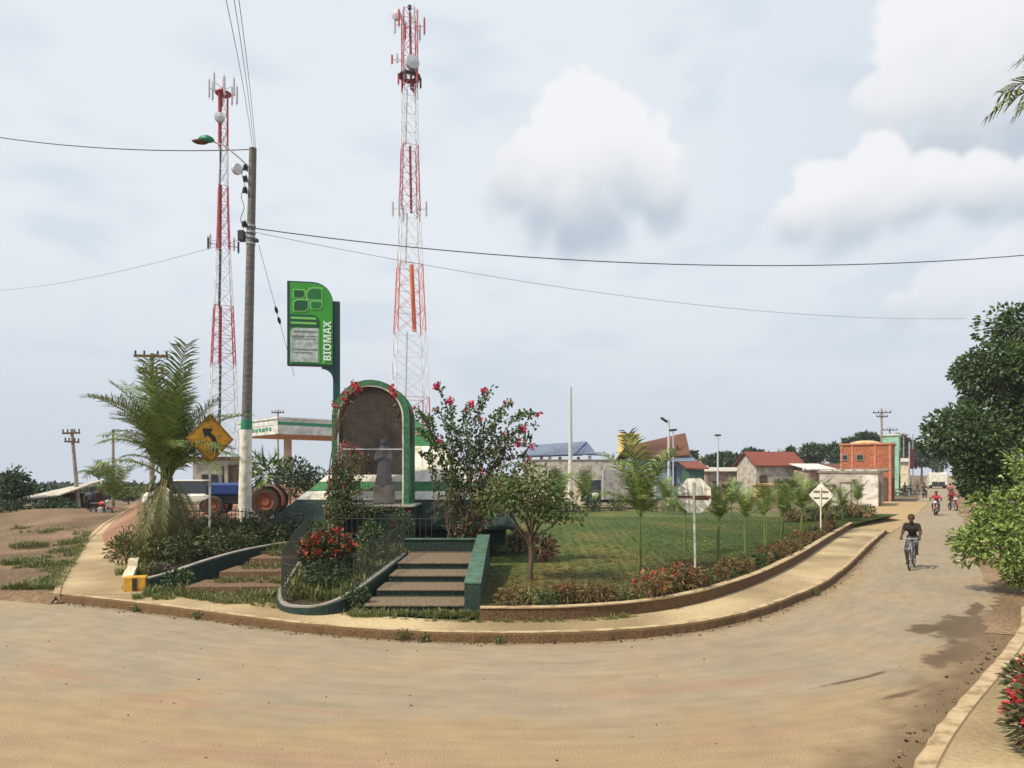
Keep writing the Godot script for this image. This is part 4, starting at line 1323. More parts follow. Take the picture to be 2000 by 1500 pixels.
func far_trees() -> void:
	rng.seed = 51
	var dull := [Color(0.035, 0.065, 0.025), Color(0.055, 0.085, 0.03), Color(0.03, 0.05, 0.025)]
	# [centre px, top py, bottom py, width px, depth, label]
	var fars := [[1398, 884, 912, 78, 120.0, "rounded tree behind the lone lamp post in the town"], [1478, 876, 905, 60, 125.0, "low tree crown behind the red tiled house"], [1606, 862, 906, 84, 105.0, "broad dark tree left of the orange brick house"], [1690, 842, 875, 70, 120.0, "tree rising above the orange brick house"], [1800, 866, 912, 44, 170.0, "hazy tree at the far end of the street"], [1545, 872, 905, 20, 110.0, "narrow dark tree beside the red tiled roof"], [15, 912, 1015, 90, 43.0, "large dark tree at the left edge beside the shed"], [-40, 925, 1018, 80, 46.0, "second dark tree just outside the left edge tree"], [70, 948, 1005, 70, 70.0, "hazy tree between the dark tree and tin shed"], [140, 955, 985, 60, 130.0, "low hazy tree behind the double crossarm pole"], [190, 950, 985, 60, 150.0, "blue hazy tree behind the far dark palm"], [225, 955, 990, 60, 120.0, "hazy tree behind the plain thin pole"], [30, 950, 985, 70, 140.0, "far hazy tree behind the left edge tree"], [285, 950, 990, 60, 140.0, "far hazy tree half hidden by the large palm"], [115, 950, 975, 70, 110.0, "far hazy tree behind the tin shed roof"], [252, 942, 980, 70, 90.0, "far tree behind the dirt mound beside the path"], [1836, 790, 925, 32, 165.0, "tall thin hazy tree beside the street's far tree row"], [1912, 860, 940, 70, 48.0, "shadowy low tree under the tall shade tree"], [1345, 882, 905, 30, 120.0, "small far tree right of the brown roofed hall"], [1438, 888, 915, 60, 135.0, "tree crown left of the red tiled roof"], [1520, 886, 912, 50, 140.0, "tree crown right behind the red tiled roof"], [1572, 880, 912, 60, 130.0, "tree crown between red roof and broad dark tree"], [1640, 868, 905, 60, 140.0, "tree crown behind the left end of the brick house"], [1775, 858, 900, 40, 180.0, "far hazy crown behind the mint green house"], [1822, 872, 915, 36, 200.0, "far hazy crown closing the end of the street"], [1752, 850, 872, 30, 150.0, "small far tree behind the mint green house"]]
	for q in fars:
		var D: float = q[4]
		var hgt: float = (H - (q[1] - HZ) / F * D)
		var wd: float = q[3] / F * D * 0.5
		var base := Vector3((q[0] - 1000.0) / F * D, 0, -D)
		base.y = gy(base.x, D)
		hgt -= base.y
		var lowy: float = maxf(0.5, H - (q[2] - HZ) / F * D - base.y)
		var ch := (hgt - lowy) * 0.5
		var puffs := []
		for k in 6:
			var c := Vector3(R(-0.55, 0.55) * wd, lowy + ch + R(-0.5, 0.55) * ch, R(-0.5, 0.5) * wd)
			puffs.append([c, Vector3(wd * 0.5, ch * 0.52, wd * 0.5)])
		puffs.append([Vector3(0, lowy + ch, 0), Vector3(wd * 0.8, ch * 0.8, wd * 0.8)])
		tree("leafy_tree", q[5], base, puffs, maxf(lowy, 0.8), 0.05 * hgt * 0.5, 260, D * 0.0055, dull if D > 60 else DARK, "trees around the town")
	# coconut palms far off
	for q in [[190, 925, 70.0, 6.5, "dark far palm above the tin shed roof"], [1352, 905, 115.0, 7.0, "far palm beside the brown roofed hall"], [1536, 888, 112.0, 8.0, "far palm above the red tiled house"]]:
		var D: float = q[2]
		var top := P(q[0], q[1], D)
		var fy := gy(top.x, D)
		var o := thing("coconut_palm", q[4], "palm", Vector3(top.x, fy, top.z), 0.0, "far coconut palms")
		top.y -= fy
		var st := MB.new()
		limb(st, Vector3(0, -0.1, 0), Vector3(0.2, top.y - 0.6, 0), 0.2, 0.12, 0.01, 5, 7)
		part(o, "trunk", st, M.palm_bark)
		for i in 14: add_frond(o, fr_big[2 + i % 3], Vector3(0.2, top.y - 0.6, 0), i * 2.4, R(0.0, 0.3), 0.75)
	young_palm("yellowish small palm beside the dirt mound and path end", P(223, 985, 37), 2.6, 9, 0.3, 1.0, "")
	var wood := MB.new()
	for k in 130:
		var wp := P(R(-150, 345), R(952, 962), 1.0)
		var D := R(150, 240)
		wp = Vector3(wp.x * D, 0, -D)
		wp.y = gy(wp.x, D)
		var top := H - (R(944, 956) - HZ) / F * D - wp.y
		clump(wood, wp + Vector3(0, top * 0.5, 0), Vector3(R(3, 6), top * 0.5, 3), 110, 1.1, dull, 0.7, 0.3)
	single("far_forest", wood, M.leaf, "hazy far forest along the lower left horizon", "forest", "", "stuff")
	# scrub along the far lawn edge
	var names := ["left of the bushy yellowish palm", "between the yellowish palm and the lamp post", "at the foot of the tall pale lamp post", "under the front of the truck", "under the middle of the grey truck box", "under the rear of the grey truck", "just right of the parked truck"]
	for k in 7:
		bush("edge_shrub", "rough shrub on the far lawn edge " + names[k], "shrub", G([1035, 1075, 1108, 1158, 1205, 1265, 1312][k], 1002, 0.3), Vector3(R(0.6, 0.9), R(0.35, 0.6), 0.5), 420, 0.17, [OLIVE[1], BRIGHT[2], OLIVE[0]], [], 0, "shrubs on the far lawn edge")
	# broad leafy plants
	bush("leafy_shrub", "green hedge bush in front of the tin shed", "shrub", G(108, 1020, 0.05), Vector3(1.25, 0.75, 0.9), 1300, 0.2, GREEN)
	bush("leafy_shrub", "dark scrub under the left edge tree", "shrub", G(30, 1024, 0.05), Vector3(2.2, 0.7, 0.9), 1300, 0.22, DARK)
	bush("leafy_shrub", "scrub climbing the dirt mound behind the path", "shrub", P(262, 962, 40) - Vector3(0, 0.3, 0), Vector3(1.6, 0.35, 1.0), 700, 0.18, [OLIVE[1], BRIGHT[0]])

func grasses(L: Callable) -> void:
	rng.seed = 61
	var t1 := grass_tuft(0.06, 9, [Color(0.06, 0.1, 0.008), Color(0.046, 0.086, 0.008), Color(0.085, 0.1, 0.01)], 5, 0.1)
	var t2 := grass_tuft(0.08, 9, [Color(0.16, 0.105, 0.026), Color(0.12, 0.1, 0.022), Color(0.085, 0.085, 0.02)], 6, 0.1)
	var t3 := grass_tuft(0.22, 14, [Color(0.10, 0.15, 0.03), Color(0.14, 0.17, 0.045), Color(0.2, 0.18, 0.06)], 7, 0.12)
	rng.seed = 62
	var xs1 := []
	var xs2 := []
	for k in 60000:
		var i := rng.randi() % (tri_field.size() - 1)
		var j := int(pow(rng.randf(), 1.1) * 40)
		var a: Vector3 = tri_field[i][j]
		var p: Vector3 = a.lerp(tri_field[i + 1][j], rng.randf()).lerp(tri_field[i][j + 1].lerp(tri_field[i + 1][j + 1], rng.randf()), rng.randf())
		var n := fn.get_noise_2d(p.x * 6.0 + 70.0, p.z * 4.0)
		var dry := smoothstep(7.5, 1.0, tri_field[i][0].distance_to(p) + n * 7.0)
		p.y -= 0.015
		if rng.randf() < dry * 0.8: xs2.append(rt(p, R(0.5, 1.1)))
		else: xs1.append(rt(p, R(0.5, 1.1)))
	scatter("grass", t1, xs1, "short green grass blades over the lawn", "grass")
	scatter("grass", t2, xs2, "dry brownish grass on the lawn near the hedge", "grass")
	var tall := []
	for k in 420:
		var i := rng.randi() % (tri_field.size() - 1)
		var j := int(pow(rng.randf(), 1.3) * 34)
		var p: Vector3 = tri_field[i][j].lerp(tri_field[i + 1][j + 1], rng.randf())
		if fn.get_noise_2d(p.x * 22.0, p.z * 16.0 + 9.0) > 0.0: tall.append(rt(p, R(0.3, 0.7)))
	scatter("weeds", t3, tall, "taller weeds scattered over the lawn", "weeds")
	# weeds: strips along stairs, planter, pavement and verge
	var xs := []
	for k in 1100:
		var wx := R(-9.0, -5.0)
		var wd := R(14.7, 16.6)
		var dn := fn.get_noise_2d(wx * 70.0, wd * 70.0)
		if wd < 15.9 - (wx + 9.0) * 0.28 + dn * 0.5: continue
		xs.append(rt(Vector3(wx, 0.2, -wd), R(0.3, 0.8) + maxf(0.0, dn)))
	for k in 200:
		var st := rng.randi() % 3
		xs.append(rt(Vector3(R(-7.6 + st * 0.35, -5.6), 0.4 + st * 0.2, -(16.3 + st * 1.1 + R(0.3, 0.9))), R(0.3, 0.9)))
	for k in 300:
		var x := R(-3.4, -0.6)
		var dn := fn.get_noise_1d(x * 90.0)
		xs.append(rt(Vector3(x, 0.2, -R(13.7 - dn * 0.3, 14.13)), R(0.2, 0.7) + maxf(0.0, dn * 0.8)))
	for k in 900:  # planter
		var d := R(14.7, 19.3)
		xs.append(rt(Vector3(R(lerpf(-5.1, -5.8, (d - 14.7) / 4.6), lerpf(-3.6, -3.0, (d - 14.7) / 4.6)), lerpf(0.34, 0.85, (d - 14.7) / 4.6), -d), R(0.6, 1.5)))
	for k in 260: xs.append(rt(K(R(kq[5], kq[12]), R(0.85, 1.0) * 0.95, 0.19), R(0.25, 0.6)))
	scatter("weeds", t3, xs, "weedy grass around the stairs and front planter", "weeds")
	xs = []
	for k in 4200:  # verge
		var py := 1028.0 + pow(rng.randf(), 0.8) * 125.0
		var ex := lerpf(176.0, 122.0, (py - 1050.0) / 90.0)
		var gyy := lerpf(0.42, 0.16, clampf((py - 1045.0) / 70.0, 0, 1))
		var wq := G(ex - pow(rng.randf(), 1.4) * 170.0 - 2, py, gyy)
		var dn := fn.get_noise_2d(wq.x * 40.0, wq.z * 25.0)
		if dn < -0.45 + 0.006 * (ex - 1000.0 - wq.x / -wq.z * F): continue
		xs.append(rt(wq, R(0.25, 0.9) + clampf(dn, 0, 0.5)))
	scatter("weeds", t3, xs, "green weeds on the verge left of the path", "weeds")
	xs = []
	for k in 240: xs.append(rt(Vector3(R(-10.6, -9.6), 0.4, -R(17.8, 20.5)), R(0.6, 1.5)))
	for k in 350: xs.append(rt(Vector3(R(-10.5, -7), 0.86, -R(20.9, 23)), R(0.7, 1.8)))
	for k in 300: xs.append(rt(Vector3(R(-7.2, -1.2), 0.88, -R(19.4, 20.9)), R(0.6, 1.3)))
	scatter("weeds", t3, xs, "tall grass on the terrace behind the fence", "weeds")
	# small stones in the gutter and on the verge
	var st := MB.new()
	for k in 2: st.ball(Vector3(0, 0.3, 0), Vector3(1, 0.6, 0.8), 6, 4)
	st.col = Color(0.3, 0.22, 0.14)
	var c := PackedColorArray()
	c.resize(st.c.size())
	c.fill(Color(0.27, 0.195, 0.125))
	st.c = c
	var sm := st.mesh(M.stone)
	xs = []
	for k in 500: xs.append(rt(K(R(kq[4], kq[17]), -absf(rng.randfn(0.0, 0.12)) - 0.03, 0.018), R(0.008, 0.03)))
	for k in 1500:
		var s := R(kq[2], kq[4] - 0.2)
		var o := R(-0.2, 1.1)
		xs.append(rt(K(s, o, clampf(o / 0.4, 0, 1) * 0.1 + 0.01), R(0.015, 0.08)))
	for k in 1500:
		var gs := R(kq[4], kq[16])
		var gt := R(0.2, 6.5)
		var gp := K(gs, -gt)
		gp.y = road_y(gs, gt, gp) - 0.002
		xs.append(rt(gp, R(0.004, 0.012) if rng.randf() < 0.85 else R(0.012, 0.022)))
	for k in 250: xs.append(rt(Vector3(0, 0, 0) + Vector3(rk[rng.randi() % rk.size()].x, 0.02, 0) * 0.0 + _near_gutter(), R(0.008, 0.03)))
	scatter("gravel", sm, xs, "small stones and rubble along the road edges", "gravel")
	# tufts of weed growing in the kerb gutter
	for q in [[400, 1206, 0.1], [800, 1246, 0.12], [835, 1250, 0.09], [300, 1188, 0.08], [975, 1250, 0.06], [1560, 1160, 0.1]]:
		var ns := near_s(G(q[0], q[1]))
		bush("gutter_weed", "small weed in the kerb gutter below the %s" % ["left stairs", "right stairs", "cheek wall foot", "yellow wall end", "garden wall start", "round sign hedge"][[400, 800, 835, 300, 975, 1560].find(q[0])], "weed", K(ns.x, -0.05, 0.02), Vector3(q[2], q[2] * 0.8, q[2]), 60, 0.07, [GREEN[1], OLIVE[0]])
func _near_gutter() -> Vector3:
	var i := rng.randi() % rk.size()
	return Vector3(rk[i].x - absf(rng.randfn(0.0, 0.25)), 0.02, -rk[i].y - R(-0.2, 0.2))

# ---------------------------------------------------------------- garden walls, stairs, fences
func wall_run(m: MB, pts: Array, tops: Array, bottom: float, th: float) -> void:  # pts: Vector2(x, depth); a wall of thickness th centred on the line
	var n := pts.size()
	var a := []
	var b := []
	for i in n:
		var t: Vector2 = (pts[mini(i + 1, n - 1)] - pts[maxi(i - 1, 0)]).normalized()
		var o := Vector2(t.y, -t.x) * th * 0.5
		a.append(pts[i] + o)
		b.append(pts[i] - o)
	for i in n - 1:
		var q := []
		for y in [[bottom, bottom], [tops[i], tops[i + 1]]]:
			q.append(Vector3(a[i].x, y[0], -a[i].y))
			q.append(Vector3(a[i + 1].x, y[1], -a[i + 1].y))
			q.append(Vector3(b[i + 1].x, y[1], -b[i + 1].y))
			q.append(Vector3(b[i].x, y[0], -b[i].y))
		m.quad(q[4], q[5], q[6], q[7])
		m.quad(q[0], q[1], q[5], q[4])
		m.quad(q[2], q[3], q[7], q[6])
		if i == 0: m.quad(q[3], q[0], q[4], q[7])
		if i == n - 2: m.quad(q[1], q[2], q[6], q[5])

func fence(label: String, pts: Array, ys: Array, h: float, gap := 0.17) -> void:  # iron fence along Vector2(x, depth) points standing at heights ys
	var o := thing("iron_fence", label, "fence", Vector3(pts[0].x, ys[0], -pts[0].y), 0.0, "iron fences around the terrace")
	var rails := MB.new()
	var bar := MB.new()
	bar.box(Vector3(0, h * 0.5, 0), Vector3(0.018, h, 0.018))
	bar.lathe([Vector2(0.014, 0), Vector2(0.014, 0.02), Vector2(0, 0.07)], Vector3(0, h, 0), 4)
	var bm := bar.mesh(M.iron)
	for i in pts.size() - 1:
		var a := Vector3(pts[i].x, ys[i], -pts[i].y)
		var b := Vector3(pts[i + 1].x, ys[i + 1], -pts[i + 1].y)
		for y in [0.12, h - 0.06]: rails.rod(a + Vector3(0, y, 0), b + Vector3(0, y, 0), 0.013, 4)
		var n := maxi(1, roundi(a.distance_to(b) / gap))
		for k in n:
			var f := part(o, "bar", bm, null)
			f.position = a.lerp(b, float(k) / n) - o.position
			f.rotation.y = R(-0.1, 0.1)
	part(o, "rail", rails, M.iron, true)

func garden_walls() -> void:
	# low brown wall along the lawn
	var pts := []
	var tops := []
	var s: float = kq[9] + 0.72
	while s < kq[18] - 0.6:
		var p := K(s, walk_w(s) + 0.09)
		pts.append(Vector2(p.x, -p.z))
		tops.append(0.44 + fn.get_noise_1d(s * 30.0) * 0.012)
		s += 0.3
	var o := thing("garden_wall", "low curved brown wall between pavement and lawn hedge", "wall", Vector3(pts[0].x, 0.2, -pts[0].y))
	var m := MB.new()
	wall_run(m, pts, tops, 0.12, 0.15)
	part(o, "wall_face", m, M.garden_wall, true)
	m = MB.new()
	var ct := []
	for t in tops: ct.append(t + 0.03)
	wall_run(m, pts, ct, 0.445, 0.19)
	part(o, "wall_top", m, M.kerb_top, true)
	# right-hand stairs
	o = thing("front_stairs", "green front steps with brown treads rising to the shrine", "stairs", Vector3(-2, 0.2, -14.2))
	var ds := [14.15, 15.05, 16.0, 16.95, 19.0]
	var xl := [-3.15, -3.05, -2.95, -2.9]
	for k in 4:
		var top := 0.2 + 0.17 * (k + 1)
		m = MB.new()
		m.hexa([Vector3(xl[k], 0.1, -ds[k]), Vector3(-1.0, 0.1, -ds[k]), Vector3(-1.0, 0.1, -ds[k + 1] - 0.02), Vector3(xl[k], 0.1, -ds[k + 1] - 0.02), Vector3(xl[k], top - 0.045, -ds[k]), Vector3(-1.0, top - 0.045, -ds[k]), Vector3(-1.0, top - 0.045, -ds[k + 1] - 0.02), Vector3(xl[k], top - 0.045, -ds[k + 1] - 0.02)])
		var st := part(o, "step", m, M.stair_green, true)
		m = MB.new()
		m.bbox(Vector3((xl[k] - 1.0) * 0.5, top - 0.0225, -(ds[k] + ds[k + 1]) * 0.5 + 0.02), Vector3(-1.0 - xl[k] - 0.01, 0.043, ds[k + 1] - ds[k] + 0.05), 0.012)
		var td := part(st, "tread", m, M.tread)
	# cheek wall on the lawn side
	o = thing("cheek_wall", "sloping green wall on the lawn side of the steps", "wall", Vector3(-0.8, 0.2, -14.1))
	m = MB.new()
	var c := [Vector2(14.0, 0.83), Vector2(14.35, 0.86), Vector2(16.8, 1.12), Vector2(18.9, 1.28), Vector2(19.7, 1.3)]
	for k in 4:
		m.hexa([Vector3(-1.0, 0.1, -c[k].x), Vector3(-0.66, 0.1, -c[k].x), Vector3(-0.66, 0.1, -c[k + 1].x), Vector3(-1.0, 0.1, -c[k + 1].x), Vector3(-1.0, c[k].y, -c[k].x), Vector3(-0.66, c[k].y, -c[k].x), Vector3(-0.66, c[k + 1].y, -c[k + 1].x), Vector3(-1.0, c[k + 1].y, -c[k + 1].x)])
	part(o, "wall_face", m, M.stair_green, true)
	m = MB.new()
	for k in 4:
		var u := Vector3(0, 0.004, 0)
		m.hexa([Vector3(-1.01, c[k].y, -c[k].x + 0.01) + u, Vector3(-0.65, c[k].y, -c[k].x + 0.01) + u, Vector3(-0.65, c[k + 1].y, -c[k + 1].x) + u, Vector3(-1.01, c[k + 1].y, -c[k + 1].x) + u, Vector3(-1.01, c[k].y + 0.03, -c[k].x + 0.01), Vector3(-0.65, c[k].y + 0.03, -c[k].x + 0.01), Vector3(-0.65, c[k + 1].y + 0.03, -c[k + 1].x), Vector3(-1.01, c[k + 1].y + 0.03, -c[k + 1].x)])
	part(o, "wall_top", m, M.mid_green, true)  # lighter green than the face: sunlight on the top put into the colour
	# curved planter wall between the two flights
	o = thing("planter_wall", "curved dark green wall of the front planter", "wall", Vector3(-4.1, 0.2, -14))
	var q := [Vector3(-5.9, 19.3, 0.9), Vector3(-5.6, 17.2, 0.68), Vector3(-5.35, 15.5, 0.42), Vector3(-5.0, 14.6, 0.31), Vector3(-4.6, 14.15, 0.32), Vector3(-4.1, 13.98, 0.36), Vector3(-3.72, 14.15, 0.45), Vector3(-3.48, 14.7, 0.55), Vector3(-3.28, 15.6, 0.69), Vector3(-3.12, 17.0, 0.8), Vector3(-2.98, 18.8, 0.92)]
	pts = []
	tops = []
	for i in q.size() - 1:
		for k in 4:
			var v: Vector3 = q[i].cubic_interpolate(q[i + 1], q[maxi(i - 1, 0)], q[mini(i + 2, q.size() - 1)], k / 4.0)
			pts.append(Vector2(v.x, v.y))
			tops.append(v.z)
	m = MB.new()
	wall_run(m, pts, tops, 0.1, 0.2)
	part(o, "wall_face", m, M.dark_green, true)
	m = MB.new()
	var tt := []
	for t in tops: tt.append(t + 0.035)
	wall_run(m, pts, tt, 0.29, 0.13)
	part(o, "wall_top", m, M.concrete, true)
	# soil in the planter
	m = MB.new()
	m.hexa([Vector3(-5.0, 0.1, -14.5), Vector3(-3.6, 0.1, -14.5), Vector3(-3.05, 0.1, -19.3), Vector3(-5.85, 0.1, -19.3), Vector3(-5.0, 0.3, -14.5), Vector3(-3.6, 0.3, -14.5), Vector3(-3.05, 0.85, -19.3), Vector3(-5.85, 0.85, -19.3)])
	structure("planter_soil", m, M.garden_soil, "soil of the fenced front planter")
	# left-hand stairs
	o = thing("side_stairs", "broken brown steps behind the weeds left of the planter", "stairs", Vector3(-6.5, 0.2, -16))
	ds = [16.1, 17.2, 18.3, 19.5]
	for k in 3:
		var top := 0.2 + 0.2 * (k + 1)
		m = MB.new()
		var x0 := -7.9 + k * 0.35
		m.hexa([Vector3(x0, 0.1, -ds[k]), Vector3(-5.5, 0.1, -ds[k] - 0.1), Vector3(-5.6, 0.1, -ds[k + 1]), Vector3(x0, 0.1, -ds[k + 1]), Vector3(x0, top, -ds[k]), Vector3(-5.5, top, -ds[k] - 0.1), Vector3(-5.6, top, -ds[k + 1]), Vector3(x0, top, -ds[k + 1])])
		part(o, "step", m, M.old_step, true)
	# dark wall left of them, rising to the terrace
	o = thing("side_wall", "rising dark green wall from the yellow end block", "wall", Vector3(-9.2, 0.2, -17))
	q = [Vector3(-9.15, 16.75, 0.5), Vector3(-8.75, 17.15, 0.6), Vector3(-8.3, 17.9, 0.77), Vector3(-7.7, 18.9, 0.93), Vector3(-6.9, 19.8, 1.04), Vector3(-6.0, 20.35, 1.1), Vector3(-5.2, 20.5, 1.12)]
	pts = []
	tops = []
	for i in q.size() - 1:
		for k in 4:
			var v: Vector3 = q[i].cubic_interpolate(q[i + 1], q[maxi(i - 1, 0)], q[mini(i + 2, q.size() - 1)], k / 4.0)
			pts.append(Vector2(v.x, v.y))
			tops.append(v.z)
	m = MB.new()
	wall_run(m, pts, tops, 0.1, 0.22)
	part(o, "wall_face", m, M.dark_green, true)
	m = MB.new()
	tt = []
	for t in tops: tt.append(t + 0.03)
	wall_run(m, pts, tt, 0.45, 0.16)
	part(o, "wall_top", m, M.concrete, true)
	m = MB.new()
	m.bbox(Vector3(-9.42, 0.34, -16.72), Vector3(0.5, 0.46, 0.26), 0.02, Basis(Vector3.UP, 0.25))
	var yb := part(o, "end_block", m, M.yellow_paint, true)
	yb.set_meta("label", "yellow painted end of the wall with a dark stripe")
	m = MB.new()
	m.box(Vector3(-9.385, 0.38, -16.585), Vector3(0.1, 0.3, 0.02), Basis(Vector3.UP, 0.25))
	part(yb, "stripe", m, M.black).transform = Transform3D()
	# whitewashed wall along the path
	o = thing("path_wall", "low whitewashed rubble wall along the sandy path", "wall", Vector3(-9.7, 0.2, -17))
	pts = []
	tops = []
	for k in 15:
		var t := k / 14.0
		pts.append(Vector2(lerpf(-9.72, -14.2, t) + fn.get_noise_1d(k * 90.0) * 0.05, lerpf(16.85, 26.0, t)))
		tops.append(lerpf(0.52, 1.15, t) + fn.get_noise_1d(k * 130.0) * 0.07)
	m = MB.new()
	wall_run(m, pts, tops, 0.0, 0.24)
	part(o, "wall_face", m, M.cream, true)
	# low wall above the landing
	o = thing("landing_wall", "low green wall behind the top of the front steps", "wall", Vector3(-2, 0.88, -19.2))
	m = MB.new()
	m.box(Vector3(-2.05, 1.0, -19.35), Vector3(2.1, 0.42, 0.2))
	part(o, "wall_face", m, M.dark_green, true)
	m = MB.new()
	m.box(Vector3(-2.05, 1.23, -19.35), Vector3(2.14, 0.03, 0.26))
	part(o, "wall_top", m, M.mid_green, true)  # top strip coloured lighter than the wall, standing in for light from above
	fence("black iron fence behind the side stairs below the light pole", [Vector2(-10.4, 22.2), Vector2(-9.2, 21.9), Vector2(-8.2, 21.4), Vector2(-6.6, 20.95)], [0.95, 0.95, 0.93, 0.92], 1.0)
	fence("iron fence along the left side of the front planter", [Vector2(-5.9, 19.2), Vector2(-5.6, 17.2), Vector2(-5.35, 15.5), Vector2(-5.02, 14.65), Vector2(-4.7, 14.3)], [0.88, 0.68, 0.42, 0.31, 0.31], 0.92, 0.16)
	fence("iron fence above the curved wall beside the front steps", [Vector2(-3.5, 14.75), Vector2(-3.28, 15.6), Vector2(-3.12, 17.0), Vector2(-2.98, 18.7)], [0.5, 0.64, 0.76, 0.88], 0.85, 0.16)
	fence("iron fence in front of the shrine pedestal", [Vector2(-5.4, 19.75), Vector2(-3.9, 19.7), Vector2(-2.2, 19.65)], [0.9, 0.9, 0.9], 0.95, 0.17)

# ---------------------------------------------------------------- pyramid and shrine
func pyramid() -> void:
	var c := Vector3(-3.95, 0, -25.5)
	var hb := 4.08
	var y0 := 1.42
	var apex := 5.45
	var o := thing("striped_pyramid", "dark green and white striped pyramid monument behind the shrine", "monument", Vector3(c.x, 0.88, c.z))
	var band := func(ya: float, yb: float, grow: float) -> MB:
		var m := MB.new()
		var p := []
		for y in [ya, yb]:
			var h: float = hb * (apex - y) / (apex - y0) + grow
			for q in [Vector2(-1, 1), Vector2(1, 1), Vector2(1, -1), Vector2(-1, -1)]: p.append(Vector3(c.x + q.x * h, y, c.z + q.y * h))
		m.hexa(p)
		return m
	var m := MB.new()
	m.box(Vector3(c.x, 1.1, c.z), Vector3(hb * 2 - 0.7, 0.62, hb * 2 - 0.7))
	part(o, "plinth", m, M.dark_green, true)
	m = MB.new()
	m.box(Vector3(c.x, y0 - 0.05, c.z), Vector3(hb * 2 + 0.02, 0.1, hb * 2 + 0.02))
	part(o, "eave_slab", m, M.dark_green, true)
	part(o, "slope_band", band.call(y0, 2.25, 0.0), M.dark_green, true)
	part(o, "slope_band", band.call(2.25, 2.52, 0.012), M.white_paint, true)
	part(o, "slope_band", band.call(2.52, 2.84, 0.0), M.stripe_green, true)
	part(o, "slope_band", band.call(2.84, 4.1, 0.012), M.white_paint, true)
	part(o, "slope_band", band.call(4.1, 5.42, 0.0), M.stripe_green, true)

